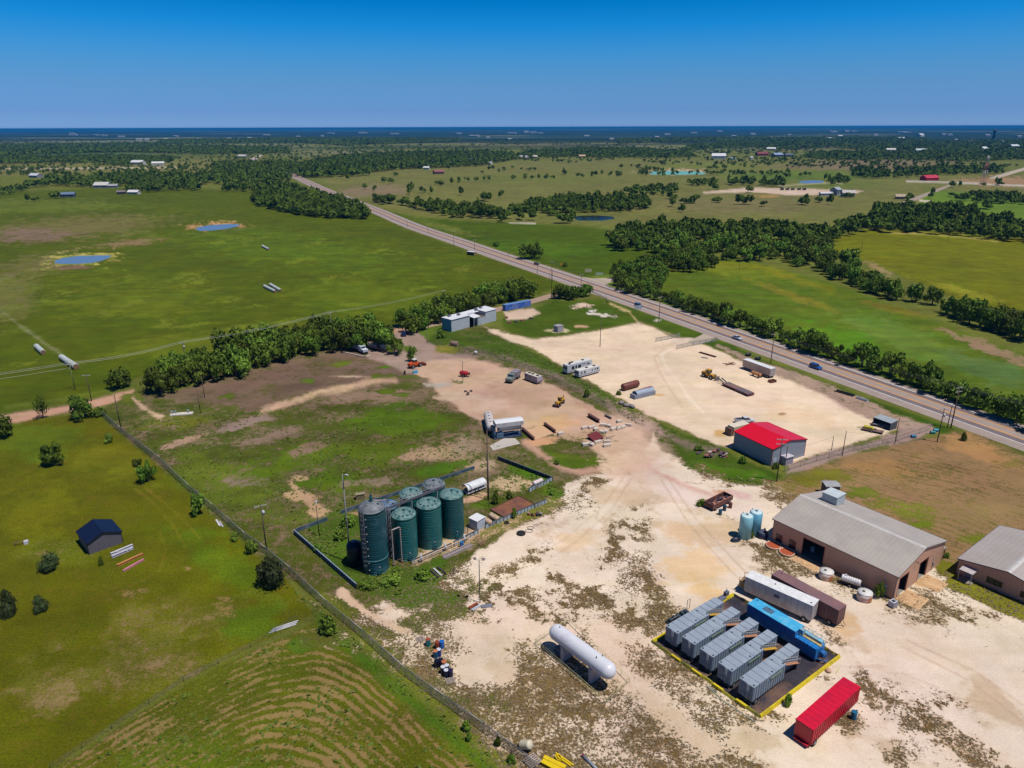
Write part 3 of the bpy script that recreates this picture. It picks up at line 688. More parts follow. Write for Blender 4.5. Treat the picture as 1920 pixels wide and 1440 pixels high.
patch("side_road", [(1088,519),(1110,522),(1128,521.5),(1150,520),(1172,518),(1196,519),(1240,523),(1240,527),(1196,524),(1172,525.5),(1152,528),(1141,530.5),(1137,534),(1142,539),(1160,545),(1110,531)], 0.012, side)
gl = pt_mat("dirt_lane_surface", (178,150,128), c2=(158,134,118), scale=.3)
patch("dirt_lane", [(795,606),(860,592),(940,574),(1000,560),(1040,548),(1060,540),(1078,541),(1046,556),(1002,568),(940,583),(860,602),(800,615)], 0.012, gl)
far = pt_mat("far_highway_surface", (196,180,172))
patch("distant_highway", [(535,327),(553,325),(505,314),(484,306),(480,300),(493,291),(487,290),(466,299),(462,306),(480,314)], 0.03, far)
patch("country_road", [(1647,399),(1660,393),(1700,375),(1779,346),(1783,349),(1712,378),(1668,396),(1652,402)], 0.02, pt_mat("country_road_surface", (176,158,140)))
patch("country_road", [(1860,333),(1880,326),(1921,314),(1960,304),(1960,309),(1925,318),(1866,336)], 0.02, side)
patch("farm_track", [(1330,621),(1345,632),(1330,640),(1300,648),(1290,640)], 0.012, side)
# ponds
def water(name, c, rough=.08):
    m = bpy.data.materials.new(name); n, l, b, out = nodes_of(m)
    b.inputs["Base Color"].default_value = (*alb(*c), 1); b.inputs["Roughness"].default_value = rough; b.inputs["Specular IOR Level"].default_value = .5
    q = n.new("ShaderNodeTexNoise"); q.inputs["Scale"].default_value = .8; q.inputs["Detail"].default_value = 4
    g_ = n.new("ShaderNodeNewGeometry"); l.new(g_.outputs["Position"], q.inputs["Vector"])
    bp = n.new("ShaderNodeBump"); bp.inputs["Strength"].default_value = .05; l.new(q.outputs["Fac"], bp.inputs["Height"]); l.new(bp.outputs[0], b.inputs["Normal"])
    return m
def pond(pts, m):
    patch("pond", pts, 0.02, m)
w1 = water("grey_blue_water", (110,140,176), .35); w2 = water("turquoise_water", (120,186,176), .5); w3 = water("dark_water", (36,50,52), .2)
pond([(102,493),(104,488),(118,484),(145,480),(185,479),(208,479),(206,483),(190,489),(172,493),(140,495),(115,495)], w1)
pond([(366,430),(372,426),(395,422),(430,420),(447,420.5),(450,423),(430,428),(400,432),(375,433)], w1)
pond([(1217,325),(1222,321.5),(1260,320),(1310,321.5),(1324,325),(1320,327),(1270,328),(1222,327.5)], w2)
pond([(1073,408),(1085,404.5),(1120,404),(1148,406),(1153,410),(1130,413.5),(1085,413.5)], w3)
pond([(1497,340),(1520,338),(1545,339),(1543,343),(1515,344),(1500,343)], w1)

# ------------------------------------------------------------------ trees
def leaf_mat(name, c1, c2):
    m = bpy.data.materials.new(name); n, l, b, out = nodes_of(m)
    oi = n.new("ShaderNodeObjectInfo"); tc = n.new("ShaderNodeTexCoord")
    q = n.new("ShaderNodeTexNoise"); q.inputs["Scale"].default_value = 3.0; q.inputs["Detail"].default_value = 3
    l.new(tc.outputs["Object"], q.inputs["Vector"])
    r = n.new("ShaderNodeMapRange"); r.inputs[1].default_value = .3; r.inputs[2].default_value = .7; l.new(q.outputs["Fac"], r.inputs[0])
    x = n.new("ShaderNodeMix"); x.data_type = 'RGBA'; l.new(r.outputs[0], x.inputs[0])
    x.inputs[6].default_value = (*c1, 1); x.inputs[7].default_value = (*c2, 1)
    h = n.new("ShaderNodeHueSaturation"); l.new(x.outputs[2], h.inputs["Color"])
    a = n.new("ShaderNodeMapRange"); a.inputs[3].default_value = .472; a.inputs[4].default_value = .515; l.new(oi.outputs["Random"], a.inputs[0]); l.new(a.outputs[0], h.inputs["Hue"])
    a2 = n.new("ShaderNodeMapRange"); a2.inputs[3].default_value = .6; a2.inputs[4].default_value = 1.4; l.new(oi.outputs["Random"], a2.inputs[0]); l.new(a2.outputs[0], h.inputs["Value"])
    l.new(h.outputs[0], b.inputs["Base Color"]); b.inputs["Roughness"].default_value = .7; b.inputs["Specular IOR Level"].default_value = .15
    return m
LEAF = leaf_mat("oak_foliage", (.032, .062, .006), (.112, .182, .016))  # second green brightened to paint sunlit highlights into the crowns
LEAFB = leaf_mat("bright_foliage", (.058, .102, .010), (.155, .235, .024))
CEDAR = leaf_mat("cedar_foliage", (.022, .035, .010), (.050, .066, .022))
BARK = mat("bark", (.11, .085, .065), .9, raw=True)

def crown_mesh(name, seed, nb, cards, size, shape='round', core=.74, m=None):
    r = np.random.RandomState(seed)
    blobs = []
    for k in range(nb):
        if shape == 'round':
            t = r.uniform(0, 2 * math.pi); q = r.uniform(0, .66) ** .8; z = r.uniform(.30, .80)
            s = r.uniform(.26, .42) * (1 - .35 * q)
            blobs.append((q * math.cos(t), q * math.sin(t), z * (1 - .25 * q * q), s))
        elif shape == 'cone':
            z = k / nb * .85 + .1; t = r.uniform(0, 6.3); w = (1 - z) * .75
            blobs.append((w * .5 * math.cos(t), w * .5 * math.sin(t), z, max(.12, .62 * (1 - z) + .06)))
        else:                                   # bush, from the ground
            t = r.uniform(0, 2 * math.pi); q = r.uniform(0, .65)
            blobs.append((q * math.cos(t), q * math.sin(t), r.uniform(.15, .62) * (1 - .3 * q), r.uniform(.3, .45)))
    V_, F_ = [], []
    per = cards // nb
    for bx_, by_, bz, s in blobs:
        d = r.normal(size=(per, 3)); d[:, 2] = d[:, 2] * .9 + .25; d /= np.linalg.norm(d, axis=1)[:, None]
        rad = s * r.uniform(.72, 1.12, per)
        c = np.array([bx_, by_, bz]) + d * rad[:, None] * np.array([1, 1, .8])
        nrm = d + r.normal(size=(per, 3)) * .55; nrm /= np.linalg.norm(nrm, axis=1)[:, None]
        a = np.cross(nrm, r.normal(size=(per, 3))); a /= np.linalg.norm(a, axis=1)[:, None]
        b_ = np.cross(nrm, a)
        sz = size * r.uniform(.6, 1.35, per)[:, None]
        for k in range(per):
            if c[k, 2] < .02: continue
            i0 = len(V_)
            V_ += [tuple(c[k] - a[k] * sz[k] - b_[k] * sz[k] * .6), tuple(c[k] + a[k] * sz[k] * .8 - b_[k] * sz[k] * .7), tuple(c[k] + a[k] * sz[k] + b_[k] * sz[k] * .6), tuple(c[k] - a[k] * sz[k] * .7 + b_[k] * sz[k] * .8)]
            F_.append((i0, i0 + 1, i0 + 2, i0 + 3))
        # twiggy inside of the clump
        bm = bmesh.new(); bmesh.ops.create_icosphere(bm, subdivisions=1, radius=1)
        i0 = len(V_)
        for v in bm.verts:
            k_ = core * r.uniform(.75, 1.1)
            V_.append((bx_ + v.co.x * s * k_, by_ + v.co.y * s * k_, max(.02, bz + v.co.z * s * k_ * .8)))
        for f in bm.faces: F_.append(tuple(i0 + v.index for v in f.verts))
        bm.free()
    me = bpy.data.meshes.new(name); me.from_pydata(V_, [], F_); me.materials.append(m or LEAF); me.update()
    return me

def trunk_mesh(seed):
    r = random.Random(seed); mb = MB()
    mb.tube((0, 0, -.01), (.02, .01, .32), .07, 7, r2=.045)
    for k in range(5):
        t = k * 1.26 + r.random(); q = r.uniform(.3, .5)
        mb.tube((.02, .01, .24 + .03 * k), (q * math.cos(t), q * math.sin(t), r.uniform(.45, .7)), .035, 5, r2=.012)
    me = bpy.data.meshes.new("trunk"); me.from_pydata(mb.v, [], mb.f); me.materials.append(BARK); me.update()
    return me
TR = {
 'oak': [crown_mesh("oak_crown", 10 + k, 13, 1050, .052, 'round', .62) for k in range(6)],
 'bright': [crown_mesh("bright_crown", 30 + k, 12, 1000, .054, 'round', .62, LEAFB) for k in range(3)],
 'bush': [crown_mesh("bush_crown", 50 + k, 9, 700, .065, 'bush', .7) for k in range(3)],
 'brightbush': [crown_mesh("bright_bush", 60 + k, 8, 600, .07, 'bush', .7, LEAFB) for k in range(2)],
 'cedar': [crown_mesh("cedar_crown", 70 + k, 11, 1100, .045, 'cone', .8, CEDAR) for k in range(2)],
 'roundcedar': [crown_mesh("round_cedar", 80 + k, 10, 1300, .045, 'bush', .8, CEDAR) for k in range(2)],
 'thin': [crown_mesh("thin_crown", 90, 9, 420, .05, 'round', .3)],
}
TRUNKS = [trunk_mesh(k) for k in range(3)]
def tree(x, y, R, Ht, kind='oak', label=None, group=None, name=None, k=None):
    nm = name or ('shrub' if 'bush' in kind else 'cedar_tree' if 'cedar' in kind else 'tree')
    e = empty(nm, (x, y, 0), rnd.uniform(0, 6.28), label, 'shrub' if 'bush' in kind else 'tree', group)
    e.scale = (R, R * rnd.uniform(.88, 1.12), Ht)
    ms = TR[kind]
    c = bpy.data.objects.new('crown', ms[rnd.randrange(len(ms)) if k is None else k % len(ms)]); link(c, e)
    if 'bush' not in kind or kind == 'x':
        t = bpy.data.objects.new('trunk', TRUNKS[rnd.randrange(3)]); link(t, e)
    return e
def treepx(u, vb, vt, w, kind='oak', label=None, group=None):
    """base pixel, top row, crown width in pixels"""
    p = G(u, vb); Z = p.y * CP + H * SP
    R = w / 2 * Z / FPX
    h = max(1.0, HGT(u, vb - w * .10, vt))
    return tree(p.x, p.y, R, h, kind, label, group)
ORD = ['first','second','third','fourth','fifth','sixth','seventh','eighth','ninth','tenth','eleventh','twelfth','thirteenth','fourteenth','fifteenth','sixteenth','seventeenth','eighteenth','nineteenth','twentieth',
       'twenty-first','twenty-second','twenty-third','twenty-fourth','twenty-fifth','twenty-sixth','twenty-seventh','twenty-eighth','twenty-ninth','thirtieth']
def ordn(i):
    if i < 30: return ORD[i]
    t, u = divmod(i + 1, 10); tens = ['','','','thirty','forty','fifty','sixty','seventy','eighty','ninety'][t] if t < 10 else 'hundred'
    return tens if u == 0 else tens + '-' + ORD[u - 1]
def scatter_poly(pts, spacing, seed):
    r = random.Random(seed)
    P = [G(*q) for q in pts]; px_ = [(q.x, q.y) for q in P]
    x0, x1 = min(q[0] for q in px_), max(q[0] for q in px_); y0, y1 = min(q[1] for q in px_), max(q[1] for q in px_)
    out = []
    n_ = int((x1 - x0) * (y1 - y0) / spacing ** 2 * 9)
    cand = np.array([(r.uniform(x0, x1), r.uniform(y0, y1)) for _ in range(n_)])
    ok = inside(cand[:, 0], cand[:, 1], px_)
    cell = {}
    for cx, cy in cand[ok]:
        k = (int(cx // spacing), int(cy // spacing))
        if any((cx - a) ** 2 + (cy - b) ** 2 < (spacing * .82) ** 2 for i in (-1, 0, 1) for j in (-1, 0, 1) for a, b in cell.get((k[0] + i, k[1] + j), [])): continue
        cell.setdefault(k, []).append((cx, cy)); out.append((cx, cy))
    return out
# hedgerows: (line of base pixels, spacing m, depth m, radius, height, kinds, landmark)
def hedgerow(line, sp, dep, R, Ht, kinds, what, frm, seed, two=False):
    r = random.Random(seed); P = [G(*q) for q in line]; spots = []
    for row in range(2 if two else 1):
        d = sp * .5 * row
        for a, b in zip(P, P[1:]):
            L = (b - a).length
            while d < L:
                q = a + (b - a) * (d / L); t = (b - a).normalized(); nn = Vector((-t.y, t.x, 0))
                q = q + nn * (r.uniform(-dep, dep) * .5 + row * dep * 1.2)
                spots.append((q.x, q.y)); d += sp * r.uniform(.8, 1.25)
            d -= L
    spots.sort()
    for i, (x, y) in enumerate(spots):
        s = r.uniform(.7, 1.25)
        tree(x, y, R * s, Ht * s, r.choice(kinds), f"{ordn(i)} tree {frm} in {what}", what)
hedgerow([(300,735),(420,708),(500,684),(560,665),(650,653),(745,650)], 5.8, 5, 5.8, 9.6, ['oak','oak','bright'], 'the thick hedgerow above the dark earth', 'from the west', 1, True)
hedgerow([(330,700),(480,662),(600,636),(700,630)], 6.0, 3, 5.8, 9.8, ['oak','bright'], 'the field side of the thick hedgerow', 'from the west', 2)
hedgerow([(772,622),(790,618),(815,606),(840,592),(900,578),(960,564),(1008,556)], 6.0, 5, 5.6, 8.2, ['oak','bright'], 'the line behind the white office', 'from the lane', 3, True)
hedgerow([(1048,559),(1075,560),(1108,556)], 4.0, 4, 4.6, 6.8, ['oak','oak'], 'the dark clump beside the highway junction', 'from the west', 4, True)
hedgerow([(1182,550),(1240,563),(1300,583),(1360,604),(1420,624),(1470,640)], 5.4, 3, 4.8, 7.2, ['oak','bright','oak'], 'the roadside hedge across the highway', 'from the junction end', 5)
hedgerow([(1478,648),(1530,668),(1580,680),(1640,698),(1700,718),(1770,742),(1830,768),(1890,792),(1950,815)], 5.6, 4, 5.2, 8.2, ['oak','oak','bright'], 'the corner end of the highway hedge', 'toward the corner', 15)
hedgerow([(1640,550),(1690,562),(1722,566),(1755,572)], 7, 4, 5.4, 9.2, ['oak','oak','bright'], 'the tree line between the far meadows', 'from the wood', 6)
hedgerow([(1778,588),(1820,605),(1870,622),(1925,640)], 6.5, 4, 5.8, 10.2, ['oak'], 'the dark row right of the far meadows gap', 'from the gap', 7, True)
hedgerow([(1560,515),(1600,534),(1650,552)], 6.5, 6, 5.0, 8, ['oak','bright'], 'the wood tail between the meadows', 'from the wood', 8, True)
NEAR_WOODS = [
 ([(1155,545),(1152,525),(1165,508),(1195,503),(1225,494),(1250,492),(1245,512),(1236,540),(1225,556),(1190,550)], 7.0, 5.0, 7.8, 'the wooded corner across the junction'),
 ([(1262,508),(1265,490),(1300,480),(1330,490),(1340,498),(1330,506),(1290,512)], 7.5, 5.4, 8.5, 'the clump at the mouth of the round meadow'),
]
for pts, sp, R, Ht, what in NEAR_WOODS:
    sps = scatter_poly(pts, sp, len(what)); sps.sort(key=lambda q: (q[0]))
    for i, (x, y) in enumerate(sps):
        s = rnd.uniform(.8, 1.2); tree(x, y, R * s, Ht * s, rnd.choice(['oak','oak','bright']), f"{ordn(i)} tree eastward in {what}", what)
sps = scatter_poly([(1150,468),(1152,452),(1175,446),(1240,444),(1330,446),(1440,448),(1540,452),(1545,462),(1560,482),(1600,508),(1560,515),(1520,505),(1440,488),(1400,494),(1350,486),(1300,482),(1262,480),(1200,474)], 11.0, 5)
sps.sort(key=lambda q: q[1])
NW = sps[:70]; REST_W = sps[70:]
NW.sort()
for i, (x, y) in enumerate(NW):
    s = rnd.uniform(.7, 1.3); tree(x, y, 7.0 * s, 9.4 * s, rnd.choice(['oak','bright']), f"{ordn(i)} tree from the west along the front of the big wood", 'the front of the big wood')
# free-standing trees near the camera
for a in [
 (228,727,684,58,'oak','dark round tree standing alone between the lane and the hedge'),
 (152,785,737,56,'oak','bushy dark tree leaning over the dirt lane by the fence corner'),
 (82,784,738,38,'thin','thin open tree growing on the bank of the dirt lane'),
 (8,818,770,60,'oak','dark tree cut by the picture edge below the dirt lane'),
 (184,780,755,34,'bush','low scrub bush at the start of the chain link fence'),
 (205,829,808,26,'brightbush','small round bush on the paddock beside the fence'),
 (99,872,826,56,'oak','wide spreading tree alone in the paddock with shade beneath'),
 (279,902,858,40,'oak','compact tree touching the chain link fence below the bush'),
 (260,872,856,20,'bush','scrawny twig bush just above the compact fence tree'),
 (368,966,918,40,'bright','light green upright tree beside the middle of the fence'),
 (440,1010,992,28,'brightbush','small bush by the fence near the fallen sheet metal'),
 (468,1038,1006,38,'brightbush','leafy bush between the fence and the paddock track'),
 (509,1094,1030,72,'roundcedar','large dark round cedar against the chain link fence'),
 (90,1068,1030,50,'roundcedar','dark double-topped cedar bush in front of the dark shed'),
 (20,1152,1100,46,'cedar','pointed cedar at the left picture edge'),
 (75,1146,1112,38,'roundcedar','small round cedar right of the pointed cedar'),
 (191,1060,1040,16,'brightbush','small green sapling beside the stacked poles by the dark shed'),
 (615,1187,1146,52,'brightbush','round bright bush at the corner of the crop field'),
 (872,1368,1345,28,'brightbush','small weedy shrub at the base of the fence near the crop rows'),
 (880,1390,1370,20,'brightbush','lower of the two weedy shrubs against the fence'),
 (935,1398,1380,18,'bush','weed clump leaning on the fence near the picture bottom'),
 (960,1430,1410,22,'bush','weed clump by the fence at the very bottom'),
 (770,678,645,24,'bright','slim young tree beside the grey lane mouth'),
 (741,664,626,40,'bright','yellow-green tree behind the black tank truck'),
 (826,634,612,24,'brightbush','round bush at the shaded blue end of the white office'),
 (1318,948,930,28,'brightbush','round bush beside the rusty open-top trailer'),
 (1396,842,826,10,'brightbush','weed bush beside the red-roofed shed wall'),
 (1410,1008,994,14,'brightbush','green weed clump at the foot of the pale blue tank'),
 (1477,1320,1293,26,'brightbush','leafy bush growing through the yellow containment wall'),
 (1648,1120,1087,26,'bright','feathery green tree against the tan metal shop'),
 (1606,1088,1074,20,'brightbush','bush behind the ribbed white tank trailer'),
 (1775,1046,1034,18,'brightbush','shrub under the lean-to of the metal shop'),
 (1807,826,803,14,'bush','dark shrub on the highway verge by the double pole'),
 (1453,878,862,20,'bush','weeds at the front corner of the red-roofed shed'),
 (1392,868,848,20,'bush','dark green bush at the shed wall above the scrap heap'),
 (998,485,446,54,'oak','big round oak alone beside the highway'),
 (930,462,448,18,'bush','small tree beside the highway above the big round oak'),
 (1059,500,486,14,'bush','small dark tree next to the yellow warning sign'),
 (597,1035,1015,30,'brightbush','weed thicket below the green containment wall corner'),
 (660,985,955,44,'brightbush','tall weed thicket left of the tallest silo'),
 (640,1010,985,44,'brightbush','weed thicket beside the tall light pole'),
 (740,1092,1070,56,'brightbush','weed bank in front of the tallest silo'),
 (790,1085,1062,40,'brightbush','weed bank in front of the second silo'),
 (690,1098,1078,50,'bush','dark weed clump at the near foot of the silos'),
 (930,945,915,22,'brightbush','green weeds beside the rusty steel pan'),
 (955,935,918,20,'brightbush','weeds behind the rusty steel pan'),
 (965,972,950,14,'bright','sapling growing up through the rusty steel pan'),
 (848,892,880,12,'bush','dark bush on the green wall behind the silos'),
 (1160,740,728,14,'bush','weed bush on the bank beside the white lot'),
 (1100,745,725,20,'brightbush','weed bush on the bank below the travel trailers'),
 (1310,845,832,20,'bush','weed bush on the bank left of the red-roofed shed'),
 (1035,925,912,22,'brightbush','weeds at the end of the green retaining wall'),
 (1045,870,858,20,'brightbush','weeds below the sunken concrete ramp'),
]:
    if a[5]: treepx(*a[:5], label=a[5])

# ------------------------------------------------------------------ far woods: one mass
FARPOLY = [
 ([(478,384),(500,368),(560,364),(620,376),(688,402),(688,412),(600,408),(540,400)], 8.5, 6.5, 9.5),
 ([(715,384),(740,382),(800,396),(850,408),(950,412),(952,404),(900,398),(850,392),(780,388),(700,376)], 9, 6, 9),
 ([(955,396),(1010,386),(1050,376),(1200,378),(1222,390),(1170,398),(1020,400),(965,402)], 9.5, 6.5, 9),
 ([(1160,364),(1200,357),(1265,356),(1268,362),(1200,368)], 10, 6.5, 8.5),
 ([(1558,452),(1620,436),(1700,436),(1800,442),(1920,458),(1960,462),(1960,438),(1900,424),(1800,416),(1700,412),(1640,414),(1560,434)], 10, 6.5, 9),
 ([(1152,452),(1175,440),(1240,428),(1330,428),(1440,432),(1540,440),(1548,452),(1440,450),(1240,446)], 10, 6.5, 9),
 ([(46,354),(110,349),(170,352),(250,350),(250,342),(180,338),(100,340)], 12, 7.5, 9),
 ([(232,364),(262,362),(310,360),(306,352),(260,352)], 10, 6.5, 9), ([(415,362),(450,358),(470,362),(560,362),(540,352),(480,350),(430,352)], 11, 6.5, 8.5),
 ([(320,358),(372,358),(370,350),(322,350)], 11, 7, 9.5), ([(0,368),(50,358),(50,352),(0,362)], 12, 6.5, 7),
 ([(180,344),(280,346),(400,346),(480,346),(540,340),(520,326),(440,324),(360,332),(250,332),(190,336)], 13, 8, 9),
 ([(400,340),(530,338),(530,316),(470,310),(400,312)], 14, 8.5, 10), ([(480,330),(530,322),(570,334),(700,330),(640,322),(560,312),(500,312)], 16, 9, 10),
 ([(0,310),(100,306),(200,306),(320,306),(320,298),(200,296),(0,298)], 17, 9, 9), ([(200,310),(240,312),(245,308),(205,306)], 15, 8, 8),
 ([(0,292),(140,288),(240,286),(400,290),(540,288),(540,280),(400,276),(240,278),(0,282)], 22, 12, 10), ([(0,279),(200,276),(300,275),(300,271),(0,273)], 26, 13, 10),
 ([(570,330),(640,328),(760,318),(900,312),(960,300),(960,290),(900,288),(760,290),(640,298),(560,314)], 15, 9, 10),
 ([(960,300),(1020,296),(1100,292),(1180,288),(1260,290),(1280,286),(1200,280),(1080,280),(980,288)], 20, 9, 8),
 ([(300,272),(560,268),(640,274),(760,270),(860,266),(860,262),(600,260),(300,264)], 30, 15, 11),
 ([(1020,294),(1250,298),(1300,296),(1290,288),(1120,284),(1020,288)], 20, 9, 9), ([(1280,284),(1400,276),(1480,272),(1480,266),(1380,266),(1290,276)], 24, 11, 9),
 ([(1400,276),(1480,282),(1560,276),(1640,284),(1740,282),(1740,262),(1600,258),(1440,260)], 24, 12, 10),
 ([(1500,296),(1600,302),(1680,300),(1800,304),(1920,300),(2000,300),(2000,290),(1860,288),(1700,288),(1560,288)], 18, 9, 8),
 ([(1700,284),(1800,290),(1920,284),(2000,284),(2000,262),(1860,266),(1720,268)], 24, 11, 9), ([(1160,270),(1300,266),(1440,264),(1440,258),(1160,262)], 30, 15, 10),
 ([(1290,346),(1340,342),(1346,348),(1300,350)], 10, 6, 8), ([(1362,344),(1412,342),(1416,348),(1370,349)], 10, 6, 8.5), ([(1425,346),(1468,344),(1470,352),(1430,352)], 10, 6, 8.5),
 ([(1596,322),(1620,320),(1668,328),(1668,334),(1628,336),(1600,332)], 11, 6.5, 9), ([(1672,334),(1760,330),(1880,326),(1880,318),(1760,318),(1680,324)], 13, 7, 8), ([(1550,342),(1590,336),(1590,344),(1560,348)], 10, 5.5, 7),
 ([(1790,376),(1860,382),(1920,384),(1920,374),(1880,370),(1830,368)], 10, 6, 8), ([(1640,410),(1700,408),(1760,404),(1830,406),(1830,398),(1760,394),(1690,396),(1650,402)], 10, 6.5, 9),
]
SCATT = [(840,392),(838,318),(907,326),(923,320),(935,324),(945,320),(957,316),(975,318),(990,320),(998,320),(961,337),(980,337),(1000,337),(1015,337),(1025,336),(1036,336),(1055,327),(1060,327),(1088,333),(1092,333),(1110,331),(1118,331),(1144,330),(1158,331),(1164,331),(1164,316),(1225,306),(1242,310),
 (815,346),(826,348),(840,346),(855,343),(862,342),(880,341),(887,341),(912,339),(920,338),(767,357),(772,358),(793,362),(802,364),(720,342),(731,345),(732,344),(742,331),(770,364),(910,375),(912,373),(908,377),(941,372),(860,366),(680,356),(700,358),(650,340),
 (1288,382),(1294,380),(1300,381),(1341,380),(1348,381),(1392,384),(1402,383),(1412,384),(1500,384),(1507,384),(1398,362),(1405,361),(1334,356),(1340,356),(1332,318),(1338,316),(1344,318),(1358,317),(1363,316),(1373,312),(1398,316),(1405,315),(1475,325),(1472,333),(1478,333),(1504,332),(1510,331),(1524,329),(1556,338),(1566,336),(1586,370),(1588,366),(1656,389),(1664,391),(1700,376),(1745,372),(1780,370),(1792,352),(1795,350),(1836,350),(1870,346),(1874,347),(1880,348),(1850,392),(1752,368),(1538,380),(1552,383),(1440,388),(1380,375),
 (1252,372),(1256,374),(1248,366),(1268,388),(1276,398),(1062,410),(1066,414),(1060,418),(944,416),(948,413),(960,410),(975,412),(990,412),(1040,405),(56,378),(112,372),(107,372),(404,318),(460,316),(340,314),(116,316),(60,322),(20,326),(10,322),(40,326),(1610,412),(1640,420)]
ALLP = []
for k, (pts, sp, R, Ht) in enumerate(FARPOLY):
    if sp > 14: sp *= .8
    for x, y in scatter_poly(pts, sp, 100 + k): ALLP.append((x, y, R * rnd.uniform(.7, 1.25), Ht * rnd.uniform(.7, 1.2)))
for u, v in SCATT:
    q = G(u, v)
    for _ in range(rnd.choice((1, 1, 2))): ALLP.append((q.x + rnd.uniform(-5, 5), q.y + rnd.uniform(-5, 5), rnd.uniform(4, 6.5), rnd.uniform(5, 9)))
for x, y in REST_W: ALLP.append((x, y, 6.5, 9.5))
# loose scrub over the far pastures and the wooded distance
r_ = random.Random(5)
for _ in range(8200):
    u = r_.uniform(-60, 1980); v = 262 + 84 * r_.random() ** 1.4
    q = G(u, v)
    dn = vnoise(np.array([q.x]), np.array([q.y]), 420., 31)[0] * .6 + vnoise(np.array([q.x]), np.array([q.y]), 130., 37)[0] * .4
    lim = .47 if v > 300 else .36 if u > 1250 or u < 900 else .44
    if u < 560 and v > 330: lim = .8
    if v > 330: lim += .12
    if dn < lim: continue
    s = 1 + max(0, (300 - v)) / 26
    ALLP.append((q.x, q.y, r_.uniform(3, 6) * s ** .7, r_.uniform(3.5, 7.5) * s ** .15))
print('far trees', len(ALLP))
lump = []
for sd in range(5):
    bm = bmesh.new(); bmesh.ops.create_icosphere(bm, subdivisions=2, radius=1); bm.verts.ensure_lookup_table()
    rr_ = np.random.RandomState(sd)
    vs = np.array([v.co[:] for v in bm.verts]); vs *= rr_.uniform(.72, 1.22, len(vs))[:, None]; vs[:, 2] = np.maximum(vs[:, 2] * .5 + .5, 0)
    lump.append((vs, np.array([[v.index for v in f.verts] for f in bm.faces]))); bm.free()
bm1 = bmesh.new(); bmesh.ops.create_icosphere(bm1, subdivisions=1, radius=1)
vs1 = np.array([v.co[:] for v in bm1.verts]); fs1 = np.array([[v.index for v in f.verts] for f in bm1.faces]); bm1.free()
def cluster(seed, nb=6, per=22, size=.20):
    r = np.random.RandomState(seed); vs, fs = [], []
    for k in range(nb):
        t = r.uniform(0, 6.3); q = r.uniform(0, .6); c0 = np.array([q * math.cos(t), q * math.sin(t), r.uniform(.35, .75)]); s = r.uniform(.32, .5)
        d = r.normal(size=(per, 3)); d[:, 2] = np.abs(d[:, 2]) * .9; d /= np.linalg.norm(d, axis=1)[:, None]
        for dd_ in d:
            nrm = dd_ + r.normal(size=3) * .5; nrm /= np.linalg.norm(nrm); a_ = np.cross(nrm, r.normal(size=3)); a_ /= np.linalg.norm(a_); b_ = np.cross(nrm, a_)
            c = c0 + dd_ * s * r.uniform(.75, 1.1) * np.array([1, 1, .75]); z = size * r.uniform(.6, 1.3); i0 = len(vs)
            vs += [c - a_ * z - b_ * z * .5, c + a_ * z, c + b_ * z * 1.1]; fs.append((i0, i0 + 1, i0 + 2))
        i0 = len(vs)
        for v in vs1: vs.append(c0 + v * s * .72 * r.uniform(.8, 1.1) * np.array([1, 1, .75]))
        for f in fs1: fs.append(tuple(f + i0))
    vs = np.array(vs); vs[:, 2] = np.maximum(vs[:, 2], .01)
    return vs, np.array(fs)
CL_NEAR = [cluster(k, 6, 26) for k in range(8)]; CL_MID = [cluster(20 + k, 3, 9, .34) for k in range(8)]
VV, FF, off = [], [], 0
for k, (x, y, R, Ht) in enumerate(ALLP):
    if y < 6000:
        vs, fs = (CL_NEAR if y < 900 else CL_MID)[k % 8]; t = rnd.uniform(0, 6.28)
        R *= 1.05; Ht *= 1.05 * rnd.uniform(.75, 1.25)
        c_, s_ = math.cos(t), math.sin(t); v = vs * np.array([R, R, Ht]); v = np.stack([v[:, 0] * c_ - v[:, 1] * s_ + x, v[:, 0] * s_ + v[:, 1] * c_ + y, v[:, 2]], 1)
    else:
        fs = fs1; v = vs1 * np.random.RandomState(k).uniform(.75, 1.2, len(vs1))[:, None]; v = np.stack([v[:, 0] * R + x, v[:, 1] * R + y, np.maximum(v[:, 2] * .5 + .5, 0) * Ht], 1)
    VV.append(v); FF.append(fs + off); off += len(v)
VV = np.concatenate(VV); FF = np.concatenate(FF); print('far faces', len(FF))
me_ = bpy.data.meshes.new("far_woods"); me_.vertices.add(len(VV)); me_.loops.add(len(FF) * 3); me_.polygons.add(len(FF))
me_.vertices.foreach_set("co", VV.ravel()); me_.loops.foreach_set("vertex_index", FF.ravel())
me_.polygons.foreach_set("loop_start", np.arange(len(FF)) * 3); me_.polygons.foreach_set("loop_total", np.full(len(FF), 3)); me_.update(calc_edges=True)
fl = bpy.data.materials.new("far_foliage"); n, l, b, out = nodes_of(fl)
g_ = n.new("ShaderNodeNewGeometry"); q = n.new("ShaderNodeTexNoise"); q.inputs["Scale"].default_value = .06; q.inputs["Detail"].default_value = 7; q.inputs["Roughness"].default_value = .75
l.new(g_.outputs["Position"], q.inputs["Vector"]); r2 = n.new("ShaderNodeMapRange"); r2.inputs[1].default_value = .3; r2.inputs[2].default_value = .7; l.new(q.outputs["Fac"], r2.inputs[0])
x = n.new("ShaderNodeMix"); x.data_type = 'RGBA'; l.new(r2.outputs[0], x.inputs[0]); x.inputs[6].default_value = (.032, .058, .008, 1); x.inputs[7].default_value = (.125, .185, .022, 1)
l.new(x.outputs[2], b.inputs["Base Color"]); b.inputs["Roughness"].default_value = .9; b.inputs["Specular IOR Level"].default_value = .1
